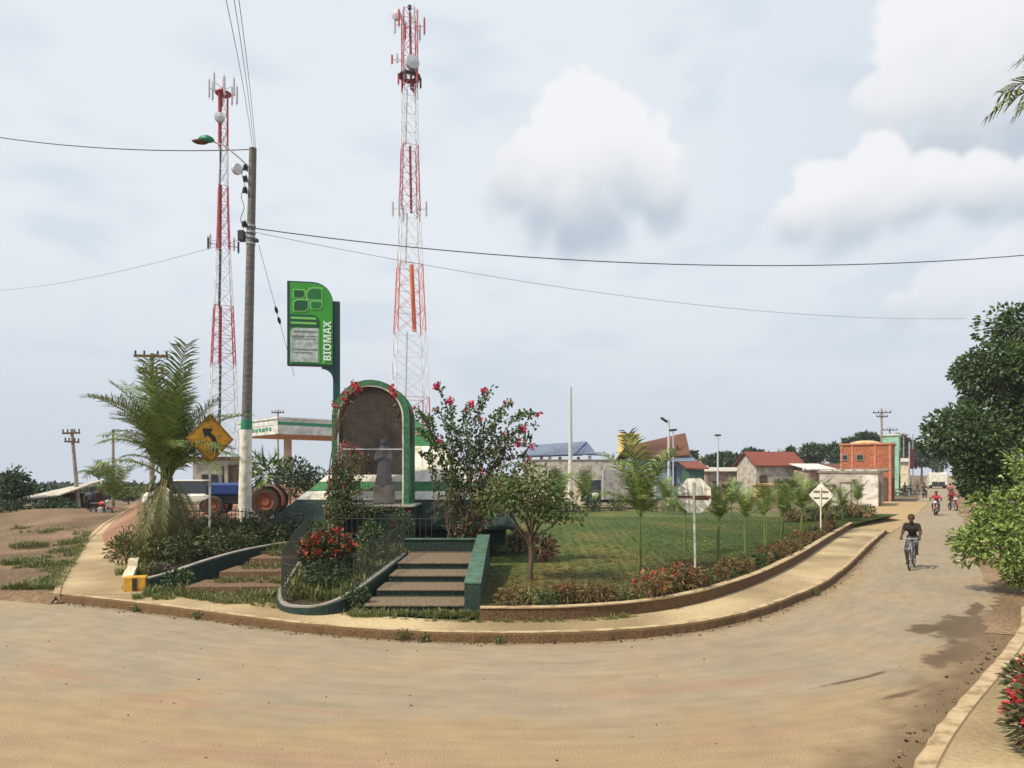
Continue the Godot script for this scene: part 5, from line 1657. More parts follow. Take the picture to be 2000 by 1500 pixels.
func arch_pts(w: float, y0: float, ys: float, n := 20) -> Array:  # an arch outline from left foot over the top to the right foot
	var a := [Vector2(-w, y0)]
	for k in n + 1:
		var t := PI - PI * k / n
		a.append(Vector2(cos(t) * w, ys + sin(t) * w))
	a.append(Vector2(w, y0))
	return a
func shrine() -> void:
	var cx := -4.42
	var o := thing("shrine", "green arched shrine with wire mesh front on a dark pedestal", "shrine", Vector3(cx, 0.88, -20.9))
	var y0 := 1.27   # local heights above the terrace
	var W := 1.2
	var ys := 3.97
	var m := MB.new()
	m.bbox(Vector3(0, 0.6, -0.55), Vector3(2.7, 1.2, 1.7), 0.02)
	part(o, "pedestal", m, M.dark_green)
	m = MB.new()
	m.bbox(Vector3(0, 1.235, -0.55), Vector3(2.86, 0.07, 1.86), 0.015)
	part(o, "ledge", m, M.concrete)
	var ring := func(wo: float, wi: float, z0: float, z1: float) -> MB:
		var mm := MB.new()
		var a := arch_pts(wo, y0, ys)
		var b := arch_pts(wi, y0, ys)
		for i in a.size() - 1:
			var q := [a[i], a[i + 1], b[i + 1], b[i]]
			var f := []
			var g := []
			for e in q:
				f.append(Vector3(e.x, e.y, z1))
				g.append(Vector3(e.x, e.y, z0))
			mm.quad(f[3], f[2], f[1], f[0])
			mm.quad(g[0], g[1], g[2], g[3])
			mm.quad(f[0], f[1], g[1], g[0])
			mm.quad(g[3], g[2], f[2], f[3])
		return mm
	part(o, "front_arch", ring.call(W, W - 0.16, -0.1, 0.1), M.arch_green)
	part(o, "arch_trim", ring.call(W - 0.163, W - 0.205, -0.04, 0.085), M.white_paint)
	part(o, "back_arch", ring.call(W, W - 0.2, -1.25, -1.08), M.arch_green)
	# a barrel lining over the upper part
	m = MB.new()
	var a := arch_pts(W - 0.1, ys - 0.75, ys)
	var b := arch_pts(W - 0.15, ys - 0.75, ys)
	for i in a.size() - 1:
		m.quad(Vector3(a[i].x, a[i].y, -0.1), Vector3(a[i + 1].x, a[i + 1].y, -0.1), Vector3(a[i + 1].x, a[i + 1].y, -1.08), Vector3(a[i].x, a[i].y, -1.08))
		m.quad(Vector3(b[i].x, b[i].y, -1.08), Vector3(b[i + 1].x, b[i + 1].y, -1.08), Vector3(b[i + 1].x, b[i + 1].y, -0.1), Vector3(b[i].x, b[i].y, -0.1))
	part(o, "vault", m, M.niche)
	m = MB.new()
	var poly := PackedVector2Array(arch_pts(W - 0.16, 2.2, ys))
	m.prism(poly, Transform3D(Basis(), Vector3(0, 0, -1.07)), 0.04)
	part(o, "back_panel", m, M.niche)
	m = MB.new()
	m.rod(Vector3(-W + 0.2, 3.0, 0.0), Vector3(W - 0.2, 3.0, 0.0), 0.02, 6)
	part(o, "cross_bar", m, M.galv)
	for sx in [-1, 1]:
		m = MB.new()
		m.bbox(Vector3(sx * (W + 0.0), 2.55, -0.58), Vector3(0.07, 2.55, 0.09), 0.01)
		part(o, "side_post", m, M.arch_green)
	# chain-link: diagonal wires cut to the arch
	m = MB.new()
	var inside := func(p: Vector2) -> bool:
		if p.y < y0 or absf(p.x) > W - 0.2: return false
		return p.y < ys or (p - Vector2(0, ys)).length() < W - 0.2
	for dgn in [-1.0, 1.0]:
		var k := -5.0
		while k < 8.0:
			var from := Vector2.ZERO
			var on := false
			for i in 101:
				var x := -1.0 + i * 0.02
				var p := Vector2(x, k + dgn * x * 1.25)
				var ins: bool = inside.call(p)
				if ins and not on:
					from = p
					on = true
				elif not ins and on:
					on = false
					m.rod(Vector3(from.x, from.y, 0.02 * dgn * 0.4), Vector3(p.x, p.y, 0.02 * dgn * 0.4), 0.0055, 3)
			if on: m.rod(Vector3(from.x, from.y, 0.008 * dgn), Vector3(1.0, k + dgn * 1.25, 0.008 * dgn), 0.0055, 3)
			k += 0.115
	for sx in [-1.0, 1.0]:
		for dgn in [-1.0, 1.0]:
			for k in 44:
				var ya := y0 - 0.9 + k * 0.115
				var z := -0.1
				var za := clampf(ya, y0, ys + 0.3)
				var e := 0.95
				var p0 := Vector2(-0.1, ya)
				var p1 := Vector2(-1.05, ya + dgn * e)
				if p0.y > y0 and p1.y > y0 and p0.y < ys + 0.3 and p1.y < ys + 0.3:
					m.rod(Vector3(sx * (W - 0.03), p0.y, p0.x), Vector3(sx * (W - 0.03), p1.y, p1.x), 0.0055, 3)
	var wm := part(o, "wire_mesh", m, M.mesh_wire)
	wm.set_meta("kind", "stuff")
	# robed statue inside
	o = thing("robed_statue", "weathered robed statue standing inside the arched shrine", "statue", Vector3(cx + 0.3, 2.15, -21.5))
	m = MB.new()
	m.bbox(Vector3(0, 0.3, 0), Vector3(0.6, 0.6, 0.5), 0.03)
	part(o, "pedestal", m, M.concrete)
	var sd: Array = [[Vector3(0, 0.62, 0), Vector3(0, 1.3, 0), 0.27, 0.2], [Vector3(0, 1.3, 0), Vector3(0, 1.68, 0.02), 0.2, 0.19], [Vector3(-0.13, 1.72, 0.02), Vector3(0.13, 1.72, 0.02), 0.1, 0.1], [Vector3(0, 1.75, 0.02), Vector3(0, 1.9, 0.04), 0.06, 0.06], [Vector3(0, 1.95, 0.05), Vector3(0, 2.02, 0.05), 0.1, 0.1], [Vector3(0, 2.0, 0.0), Vector3(0, 1.5, -0.12), 0.13, 0.17], [Vector3(-0.2, 1.7, 0.02), Vector3(-0.25, 1.42, 0.14), 0.075, 0.065], [Vector3(-0.25, 1.42, 0.14), Vector3(-0.03, 1.5, 0.26), 0.06, 0.04], [Vector3(0.2, 1.7, 0.02), Vector3(0.25, 1.42, 0.14), 0.075, 0.065], [Vector3(0.25, 1.42, 0.14), Vector3(0.03, 1.5, 0.26), 0.06, 0.04], [Vector3(0, 1.5, 0.26), Vector3(0, 1.64, 0.28), 0.035, 0.02], [Vector3(0.0, 1.94, 0.14), Vector3(0, 1.97, 0.14), 0.02, 0.02], [Vector3(0.15, 0.65, 0.1), Vector3(0.08, 1.2, 0.1), 0.12, 0.1], [Vector3(-0.15, 0.65, 0.12), Vector3(-0.06, 1.2, 0.12), 0.12, 0.09]]
	m = MB.new()
	sdf(m, sd, 0.022, 0.05)
	part(o, "robed_body", m, M.statue)

# ---------------------------------------------------------------- smooth bodies: capsules blended on a grid, meshed as surface nets
func sdf(m: MB, bones: Array, cell: float, k: float) -> void:
	var lo := Vector3(1e9, 1e9, 1e9)
	var hi := -lo
	for b in bones:
		var r: float = maxf(b[2], b[3]) + cell * 3
		lo = lo.min(b[0] - Vector3.ONE * r).min(b[1] - Vector3.ONE * r)
		hi = hi.max(b[0] + Vector3.ONE * r).max(b[1] + Vector3.ONE * r)
	var n := Vector3i(((hi - lo) / cell).ceil()) + Vector3i.ONE
	var f := PackedFloat32Array()
	f.resize(n.x * n.y * n.z)
	f.fill(1.0)
	var own := PackedByteArray()
	own.resize(f.size())
	var near := PackedFloat32Array()
	near.resize(f.size())
	near.fill(1.0)
	for bi in bones.size():
		var b: Array = bones[bi]
		var a: Vector3 = b[0]
		var d: Vector3 = b[1] - a
		var dd := maxf(d.length_squared(), 1e-6)
		var pad: float = maxf(b[2], b[3]) + k + cell * 2
		var p0 := Vector3i(((a.min(b[1]) - Vector3.ONE * pad - lo) / cell).floor()).clamp(Vector3i.ZERO, n - Vector3i.ONE)
		var p1 := Vector3i(((a.max(b[1]) + Vector3.ONE * pad - lo) / cell).ceil()).clamp(Vector3i.ZERO, n - Vector3i.ONE)
		for z in range(p0.z, p1.z + 1):
			for y in range(p0.y, p1.y + 1):
				for x in range(p0.x, p1.x + 1):
					var p := lo + Vector3(x, y, z) * cell
					var t := clampf((p - a).dot(d) / dd, 0, 1)
					var e := p.distance_to(a + d * t) - lerpf(b[2], b[3], t)
					var i := (z * n.y + y) * n.x + x
					var g := f[i]
					var h := maxf(k - absf(g - e), 0.0) / k
					f[i] = minf(g, e) - h * h * k * 0.25
					if e < near[i]:
						near[i] = e
						own[i] = bi
	var vert := {}
	var sx := 1
	var sy := n.x
	var sz := n.x * n.y
	var cr := [0, sx, sy, sx + sy, sz, sz + sx, sz + sy, sz + sx + sy]
	var off := [Vector3(0, 0, 0), Vector3(1, 0, 0), Vector3(0, 1, 0), Vector3(1, 1, 0), Vector3(0, 0, 1), Vector3(1, 0, 1), Vector3(0, 1, 1), Vector3(1, 1, 1)]
	var edges := [[0, 1], [0, 2], [0, 4], [1, 3], [1, 5], [2, 3], [2, 6], [3, 7], [4, 5], [4, 6], [5, 7], [6, 7]]
	for z in n.z - 1:
		for y in n.y - 1:
			for x in n.x - 1:
				var i := (z * n.y + y) * n.x + x
				var ins := 0
				for q in 8:
					if f[i + cr[q]] < 0: ins += 1
				if ins == 0 or ins == 8: continue
				var s := Vector3.ZERO
				var c := 0
				for e in edges:
					var a: float = f[i + cr[e[0]]]
					var b: float = f[i + cr[e[1]]]
					if (a < 0) != (b < 0):
						s += off[e[0]].lerp(off[e[1]], a / (a - b))
						c += 1
				var gr := Vector3(f[i + 1] - f[i], f[i + sy] - f[i], f[i + sz] - f[i]) + Vector3(f[i + cr[7]] - f[i + cr[6]], f[i + cr[7]] - f[i + cr[5]], f[i + cr[7]] - f[i + cr[3]])
				vert[i] = [lo + (Vector3(x, y, z) + s / c) * cell, gr.normalized(), own[i]]
	for i in vert:
		for ax in 3:
			var st: int = [sx, sy, sz][ax]
			var u: int = [sy, sz, sx][ax]
			var w: int = [sz, sx, sy][ax]
			if (f[i] < 0) == (f[i + st] < 0): continue
			if not (vert.has(i - u) and vert.has(i - w) and vert.has(i - u - w)): continue
			var q := [vert[i - u - w], vert[i - w], vert[i], vert[i - u]]
			if f[i] >= 0: q.reverse()
			var bone: Array = bones[q[0][2]]
			if bone.size() > 4: m.col = bone[4]
			m.tris(q[0][0], q[1][0], q[2][0], q[0][1], q[1][1], q[2][1])
			m.tris(q[0][0], q[2][0], q[3][0], q[0][1], q[2][1], q[3][1])

# ---------------------------------------------------------------- signs, poles, wires, masts
func round_poly(x0: float, y0: float, x1: float, y1: float, rs: Array) -> PackedVector2Array:  # corner radii: bl, br, tr, tl
	var o := PackedVector2Array()
	var cs := [[Vector2(x0, y0), Vector2(1, 1), PI], [Vector2(x1, y0), Vector2(-1, 1), 1.5 * PI], [Vector2(x1, y1), Vector2(-1, -1), 0.0], [Vector2(x0, y1), Vector2(1, -1), 0.5 * PI]]
	for i in 4:
		var r: float = rs[i]
		var c: Vector2 = cs[i][0] + cs[i][1] * r
		if r < 0.001:
			o.append(cs[i][0])
			continue
		for k in 7:
			var a: float = cs[i][2] + PI * 0.5 * k / 6.0
			o.append(c + Vector2(cos(a), sin(a)) * r)
	return o
func plate(o: Node, called: String, poly: PackedVector2Array, z: float, d: float, m: Material) -> MeshInstance3D:
	var b := MB.new()
	b.prism(poly, Transform3D(Basis(), Vector3(0, 0, z)), d)
	return part(o, called, b, m)

func totem() -> void:
	var D := 26.0
	var post := P(657, 990, D)
	post.y = 1.3
	var k := D / F
	var o := thing("fuel_totem", "tall green fuel station totem sign on a dark post", "sign", post, 0.18)
	var Y := func(py: float): return H - (py - HZ) * k - 1.3
	var X := func(px: float): return (px - 657) * k
	var m := MB.new()
	m.bbox(Vector3(0, Y.call(588) * 0.5, -0.12), Vector3(0.26, Y.call(588), 0.24), 0.02)
	part(o, "post", m, M.totem_post)
	m = MB.new()
	m.bbox(Vector3(0, 0.1, -0.12), Vector3(0.7, 0.2, 0.7), 0.02)
	part(o, "footing", m, M.concrete)
	var x0: float = X.call(566)
	var x1: float = X.call(650) + 0.02
	var y0: float = Y.call(717)
	var y1: float = Y.call(555)
	var edge := round_poly(x0, y0, x1, y1, [0.0, 0.0, 0.75, 0.0])
	var pn := plate(o, "sign_box", edge, -0.1, 0.26, M.sign_edge)
	plate(pn, "sign_face", round_poly(x0 + 0.1, y0 + 0.07, x1 - 0.01, y1 - 0.05, [0.0, 0.0, 0.72, 0.0]), 0.15, 0.02, M.sign_green)
	# curved brace under the panel
	m = MB.new()
	var br := PackedVector2Array([Vector2(-0.1, y0), Vector2(-0.55, y0)])
	for i in 9:
		var a := PI * 0.5 * i / 8.0
		br.append(Vector2(-0.55 + sin(a) * 0.43, y0 - 0.08 - (1 - cos(a)) * 0.45))
	br.append(Vector2(-0.1, y0 - 0.6))
	plate(o, "brace", br, -0.1, 0.2, M.totem_post)
	# four-petal emblem: pale outlines with darker fills
	var S := func(qx: float, qy: float): return Vector2(X.call(540 + qx / 6.52), Y.call(530 + qy / 6.52))
	var pet := [[245, 270, 385, 375, [0.03, 0.16, 0.1, 0.03], M.sign_dark], [405, 240, 590, 385, [0.08, 0.03, 0.03, 0.28], M.sign_mid], [245, 395, 425, 540, [0.03, 0.2, 0.03, 0.2], M.sign_dark], [450, 405, 590, 505, [0.1, 0.18, 0.03, 0.08], M.sign_mid]]
	for p in pet:
		var a: Vector2 = S.call(p[0] - 8, p[3] + 8)
		var b: Vector2 = S.call(p[2] + 8, p[1] - 8)
		var lp := plate(pn, "emblem_petal", round_poly(a.x, a.y, b.x, b.y, p[4]), 0.172, 0.015, M.sign_light)
		var rs := []
		for r in p[4]: rs.append(maxf(0.0, r - 0.03))
		plate(pn, "petal_fill", round_poly(a.x + 0.05, a.y + 0.05, b.x - 0.05, b.y - 0.05, rs), 0.189, 0.01, p[5])
	for p in [[200, 580, 565, 740, 0.3, M.sign_dark, 0.172], [215, 612, 520, 640, 0.02, M.sign_light, 0.185], [215, 675, 525, 700, 0.02, M.sign_light, 0.185]]:
		var a: Vector2 = S.call(p[0], p[3])
		var b: Vector2 = S.call(p[2], p[1])
		plate(pn, "swoosh", round_poly(a.x, a.y, b.x, b.y, [0.0, 0.0, p[4], 0.0]), p[6], 0.01, p[5])
	var a: Vector2 = S.call(212, 1175)
	var b: Vector2 = S.call(548, 750)
	var pp := plate(pn, "price_panel", round_poly(a.x, a.y, b.x, b.y, [0.0, 0.0, 0.0, 0.22]), 0.184, 0.02, M.sign_panel)
	for r in [[250, 785, 520, 805], [230, 845, 380, 870], [400, 848, 535, 858], [240, 885, 520, 893], [235, 1010, 530, 1028], [235, 1052, 480, 1062]]:
		var c: Vector2 = S.call(r[0], r[3])
		var d: Vector2 = S.call(r[2], r[1])
		plate(pn, "print_line", round_poly(c.x, c.y, d.x, d.y, [0.0, 0.0, 0.0, 0.0]), 0.206, 0.004, M.print)
	for r in [[556, 760, 566, 1185], [606, 640, 622, 1185]]:
		var c: Vector2 = S.call(r[0], r[3])
		var d: Vector2 = S.call(r[2], r[1])
		plate(pn, "stripe", round_poly(c.x, c.y, d.x, d.y, [0.0, 0.0, 0.0, 0.0]), 0.172, 0.012, M.sign_light)
	var tm := TextMesh.new()
	var sf := SystemFont.new()
	sf.font_names = PackedStringArray(["Droid Sans"])
	sf.font_weight = 700
	tm.font = sf
	tm.text = "BIOMAX"
	tm.font_size = 64
	tm.pixel_size = 0.0061
	tm.depth = 0.02
	tm.material = M.sign_text
	var t := MeshInstance3D.new()
	t.name = "lettering"
	t.mesh = tm
	var mid: Vector2 = S.call(658, 905)
	t.transform = Transform3D(Basis(Vector3.BACK, PI * 0.5), Vector3(mid.x, mid.y, 0.185))
	pn.add_child(t, true)

func signs() -> void:
	# yellow diamond warning sign
	var base := P(410, 1015, 20.2)
	base.y = 0.85
	var o := thing("warning_sign", "yellow diamond bend sign with black arrow on a white post", "sign", base, 0.82)
	var k := 20.2 / F
	var cy := H - (857 - HZ) * k - 0.85
	var m := MB.new()
	m.rod(Vector3(0, -0.3, -0.03), Vector3(0.02, cy + 0.3, -0.03), 0.035, 10)
	part(o, "post", m, M.pole_white)
	var hd := 0.77
	var dia := func(r: float): return PackedVector2Array([Vector2(0, -r), Vector2(r * 0.94, 0), Vector2(0, r), Vector2(-r * 0.94, 0)])
	var fc := MB.new()
	fc.prism(dia.call(hd), Transform3D(Basis(), Vector3(0, cy, 0.01)), 0.015)
	var face := part(o, "sign_plate", fc, M.sign_rim)
	fc = MB.new()
	fc.prism(dia.call(hd - 0.02), Transform3D(Basis(), Vector3(0, cy, 0.027)), 0.004)
	part(face, "yellow_face", fc, M.sign_yellow)
	# thin border line as four bars
	for i in 4:
		fc = MB.new()
		var p0: Vector2 = dia.call(hd - 0.075)[i]
		var p1: Vector2 = dia.call(hd - 0.075)[(i + 1) % 4]
		var nn := (p1 - p0).normalized().orthogonal() * 0.008
		fc.prism(PackedVector2Array([p0 - nn, p1 - nn, p1 + nn, p0 + nn]), Transform3D(Basis(), Vector3(0, cy, 0.033)), 0.004)
		part(face, "border_line", fc, M.sign_rim)
	var ar := PackedVector2Array([Vector2(0.06, -0.36), Vector2(0.19, -0.36), Vector2(0.2, -0.1), Vector2(0.15, 0.06), Vector2(0.03, 0.16), Vector2(0.08, 0.28), Vector2(-0.2, 0.27), Vector2(-0.13, 0.02), Vector2(-0.06, 0.09), Vector2(0.04, 0.0), Vector2(0.07, -0.1)])
	fc = MB.new()
	fc.prism(ar, Transform3D(Basis(), Vector3(-0.02, cy, 0.033)).scaled_local(Vector3(1.12, 1.12, 1)), 0.006)
	part(face, "arrow", fc, M.black)
	# octagonal sign seen from behind
	base = G(1358, 1113, 0.38)
	o = thing("round_sign", "white octagonal sign seen from behind on a leaning post", "sign", base, -0.68)
	o.rotation.z = 0.022
	k = -base.z / F
	cy = 2.12
	m = MB.new()
	m.rod(Vector3(0, -0.2, 0), Vector3(0, cy + 0.4, 0), 0.032, 10)
	part(o, "post", m, M.pole_white)
	var oc := PackedVector2Array()
	for i in 8: oc.append(Vector2(cos(PI / 8 + i * PI / 4), sin(PI / 8 + i * PI / 4)) * 0.53)
	m = MB.new()
	m.prism(oc, Transform3D(Basis(), Vector3(0, cy, -0.055)), 0.014)
	var pl := part(o, "sign_plate", m, M.sign_white)
	m = MB.new()
	m.bbox(Vector3(0, cy - 0.03, -0.022), Vector3(0.98, 0.06, 0.04), 0.006)
	part(o, "bracket", m, M.rust)
	m = MB.new()
	m.box(Vector3(0.18, cy - 0.1, -0.038), Vector3(0.5, 0.05, 0.004))
	part(pl, "rust_stain", m, M.rust)
	# white diamond seen from behind
	base = G(1603, 1045, 0.38)
	o = thing("diamond_sign", "white diamond sign seen from behind among young palms", "sign", base, -0.75)
	k = -base.z / F
	cy = H - (967 - HZ) * k - 0.38
	m = MB.new()
	m.rod(Vector3(0, -0.2, 0), Vector3(0, cy + 0.35, 0), 0.035, 8)
	part(o, "post", m, M.pole_white)
	m = MB.new()
	m.prism(dia.call(0.56), Transform3D(Basis(), Vector3(0, cy, -0.055)), 0.014)
	part(o, "sign_plate", m, M.sign_white)
	for y in [-0.12, 0.16]:
		m = MB.new()
		m.box(Vector3(0, cy + y, -0.02), Vector3(0.62, 0.04, 0.03))
		part(o, "bracket", m, M.rust)

func wire(label: String, a: Vector3, b: Vector3, sag: float, r: float, group := "overhead wires") -> void:
	var m := MB.new()
	var pts := []
	for i in 25:
		var t := i / 24.0
		pts.append(a.lerp(b, t) - Vector3(0, sag * 4 * t * (1 - t), 0))
	m.tube(pts, [r], 5)
	single("overhead_wire", m, M.cable_dark, label, "wire", group)

func light_pole() -> void:
	var D := 23.4
	var base := P(477, 1052, D)
	base.y = 1.2
	var o := thing("light_pole", "tall concrete light pole with white painted foot and green band", "pole", base)
	var top := P(494, 290, D) - base
	var at := func(py: float): return top * ((H - (py - HZ) / F * D - base.y) / top.y)
	var m := MB.new()
	m.tube([at.call(838), at.call(560), at.call(290)], [0.175, 0.15, 0.125], 14)
	part(o, "shaft", m, M.pole_grey)
	m = MB.new()
	m.tube([Vector3(0, -0.3, 0), at.call(950), at.call(838)], [0.225, 0.215, 0.19], 14)
	part(o, "white_foot", m, M.pole_white)
	m = MB.new()
	m.tube([at.call(839), at.call(820)], [0.196, 0.19], 14)
	part(o, "green_band", m, M.pole_green)
	# lamp arm and head
	var p0: Vector3 = at.call(333)
	var p1: Vector3 = P(440, 285, D - 0.3) - base
	var p2: Vector3 = P(408, 274, D - 0.5) - base
	m = MB.new()
	m.tube([p0, p0.lerp(p1, 0.5) + Vector3(0, 0.03, 0), p1, p2], [0.032, 0.03, 0.028, 0.026], 8)
	var arm := part(o, "lamp_arm", m, M.galv)
	m = MB.new()
	var hb := Basis(Vector3(0, 0, 1), -0.06)
	m.xf = Transform3D(hb, P(400, 274, D - 0.5) - base)
	m.lathe([Vector2(0, -0.1), Vector2(0.12, -0.07), Vector2(0.17, 0.0), Vector2(0.13, 0.1), Vector2(0.05, 0.17), Vector2(0, 0.18)], Vector3(0.05, 0.02, 0), 12, Basis.from_scale(Vector3(1.7, 0.9, 0.9)))
	part(o, "lamp_housing", m, M.pole_green)
	m = MB.new()
	m.xf = Transform3D(hb, P(400, 274, D - 0.5) - base)
	m.lathe([Vector2(0, -0.09), Vector2(0.14, -0.08), Vector2(0.19, -0.02), Vector2(0.16, 0.02), Vector2(0, 0.03)], Vector3(-0.16, -0.05, 0), 12, Basis.from_scale(Vector3(1.5, 0.7, 0.9)))
	part(o, "lamp_visor", m, M.rust)
	# junction box, brackets, insulators
	m = MB.new()
	m.bbox(at.call(462) + Vector3(-0.3, 0, 0.05), Vector3(0.22, 0.36, 0.24), 0.02)
	part(o, "junction_box", m, M.black)
	m = MB.new()
	m.bbox(at.call(470) + Vector3(0.2, 0, 0.02), Vector3(0.14, 0.12, 0.16), 0.02)
	part(o, "clamp", m, M.black)
	for py in [330, 352, 374, 440]:
		m = MB.new()
		m.tube([at.call(py) + Vector3(-0.16, 0, 0.1), at.call(py) + Vector3(-0.2, 0, 0.1)], [0.16 - 0.02, 0.02], 8)
		m.xf = Transform3D(Basis(), at.call(py) + Vector3(-0.24, 0, 0.1))
		m.lathe([Vector2(0, -0.11), Vector2(0.05, -0.09), Vector2(0.04, -0.03), Vector2(0.06, 0.0), Vector2(0.04, 0.03), Vector2(0.05, 0.09), Vector2(0, 0.11)], Vector3.ZERO, 8)
		part(o, "insulator", m, M.black)
	m = MB.new()
	for q in [440, 452, 462, 474]: m.tube([at.call(q), at.call(q + 4)], [0.162, 0.162], 14)
	part(o, "strap", m, M.steel)
	m = MB.new()
	var loop := []
	for i in 13: loop.append(at.call(330 + i * 10) + Vector3(-0.26 - 0.06 * sin(i * 1.4), 0, 0.14))
	m.tube(loop, [0.012], 5)
	part(o, "drop_cable", m, M.cable_dark)
	var T: Vector3 = at.call(292) + base
	wire("thick wire running from the light pole off to the left", T + Vector3(-0.1, 0, 0), P(-120, 248, 27), 0.35, 0.018)
	wire("upper wire running from the light pole across to the right", at.call(445) + base, P(2150, 484, 27), 1.0, 0.019)
	wire("lower faint wire running from the light pole to the far trees", at.call(452) + base, P(1885, 622, 40), 0.9, 0.008)
	wire("first wire climbing out of the top from the light pole", T, P(428, -60, 11), -0.3, 0.007)
	wire("second wire climbing out of the top from the light pole", T + Vector3(0.05, 0.02, 0), P(447, -60, 11), -0.3, 0.007)
	wire("third wire climbing out of the top from the light pole", T + Vector3(0.1, 0.04, 0), P(458, -60, 11), -0.3, 0.007)
	wire("faint wire between light pole and the distant left poles", at.call(462) + base, P(-80, 568, 50), 0.6, 0.007)
	# stay wire with its strain insulators
	var a := P(505, 478, D)
	var b := P(575, 735, 26)
	o = thing("stay_wire", "stay wire with dark insulators right of the light pole", "wire", b)
	m = MB.new()
	m.rod(a, b, 0.008, 5)
	part(o, "strand", m, M.cable_dark, true)
	for t in [0.47, 0.55]:
		m = MB.new()
		var c := a.lerp(b, t)
		var d := (b - a).normalized()
		m.tube([c - d * 0.14, c - d * 0.05, c + d * 0.05, c + d * 0.14], [0.02, 0.06, 0.06, 0.02], 8)
		part(o, "insulator", m, M.black, true)

func utility_pole(label: String, px: float, topy: float, D: float, base_y: float, arms: Array, r: float, white := false, lean := 0.0) -> void:
	var top := P(px, topy, D)
	var base := Vector3(top.x + lean, base_y, top.z)
	var o := thing("utility_pole", label, "pole", base, 0.0, "utility poles")
	var m := MB.new()
	var t := top - base
	m.tube([Vector3(0, -0.2, 0) if not white else t * 0.42, t], [r, r * 0.65], 10)
	part(o, "shaft", m, M.concrete if not white else M.galv)
	if white:
		m = MB.new()
		m.tube([Vector3(0, -0.2, 0), t * 0.06, t * 0.42], [r * 1.5, r * 1.15, r * 0.98], 10)
		part(o, "white_foot", m, M.pole_white)
	for a in arms:  # [picture row, half length px, tilt]
		m = MB.new()
		var y: float = H - (a[0] - HZ) / F * D - base_y
		var c := t * (y / t.y) + Vector3(0, 0, 0.1)
		var hl: float = a[1] / F * D
		m.box(c, Vector3(hl * 2, 0.13, 0.1), Basis(Vector3.BACK, a[2]))
		var arm := part(o, "crossarm", m, M.wood)
		for s in [-0.92, -0.4, 0.4, 0.92]:
			m = MB.new()
			m.lathe([Vector2(0.02, 0), Vector2(0.05, 0.06), Vector2(0.04, 0.12), Vector2(0.055, 0.16), Vector2(0, 0.24)], c + Basis(Vector3.BACK, a[2]) * Vector3(hl * s, 0.06, 0), 6)
			part(arm, "insulator", m, M.black)

func poles() -> void:
	utility_pole("pole with double crossarms in front of the tin shed", 140, 838, 46, 0.03, [[846, 17, 0.03], [863, 14, -0.05]], 0.15, false, 0.55)
	utility_pole("plain thin pole between the tin shed and the large palm", 221, 838, 50, 0.3, [], 0.13)
	utility_pole("pole with wide crossarm rising behind the large palm", 297, 690, 34, 0.9, [[696, 33, -0.02], [728, 24, -0.04]], 0.14)
	utility_pole("far pole top just above the fuel canopy", 543, 800, 75, 1.3, [[806, 12, 0.0]], 0.12)
	utility_pole("tall pale lamp post standing at the far lawn edge", 1114, 756, 48, 0.3, [], 0.16, true)
	utility_pole("tall pole with crossarms above the brick house", 1722, 798, 85, 0.0, [[806, 18, 0.03], [814, 11, 0.0]], 0.17)
	utility_pole("second pole just right of the tall crossarm pole", 1738, 835, 100, 0.0, [[840, 14, 0.0]], 0.16)
	utility_pole("thin pole beyond the mint green house", 1765, 845, 130, 0.0, [[850, 9, 0.0]], 0.16)
	utility_pole("faint pole in the middle of the far street", 1783, 848, 150, 0.0, [], 0.15)
	# twin-head lamp post and a single one
	for q in [[1306, 818, 62, "post with two lamp heads in front of the brown roofed hall", [[-9, 2, -0.6], [8, 22, 0.1]]], [1402, 848, 80, "lone single lamp post before the far round tree", [[0, 2, 0.0]]]]:
		var D: float = q[2]
		var top := P(q[0], q[1], D)
		var o := thing("lamp_post", q[3], "lamp post", Vector3(top.x, 0, top.z), 0.0, "street lamps")
		var m := MB.new()
		m.tube([Vector3(0, -0.2, 0), Vector3(0, top.y, 0)], [0.14, 0.09], 8)
		part(o, "shaft", m, M.galv)
		for e in q[4]:
			m = MB.new()
			var c := Vector3(e[0] / F * D, top.y - e[1] / F * D, 0)
			m.rod(Vector3(0, c.y - 0.1, 0), c, 0.04, 5)
			m.bbox(c, Vector3(0.75, 0.2, 0.3), 0.05, Basis(Vector3.BACK, e[2]))
			part(o, "lamp_head", m, M.black)
		if q[0] == 1306:
			m = MB.new()
			m.tube([Vector3(0.42, 0, 0), Vector3(0.42, top.y - 22.0 / F * D, 0)], [0.07, 0.05], 6)
			part(o, "second_post", m, M.galv)

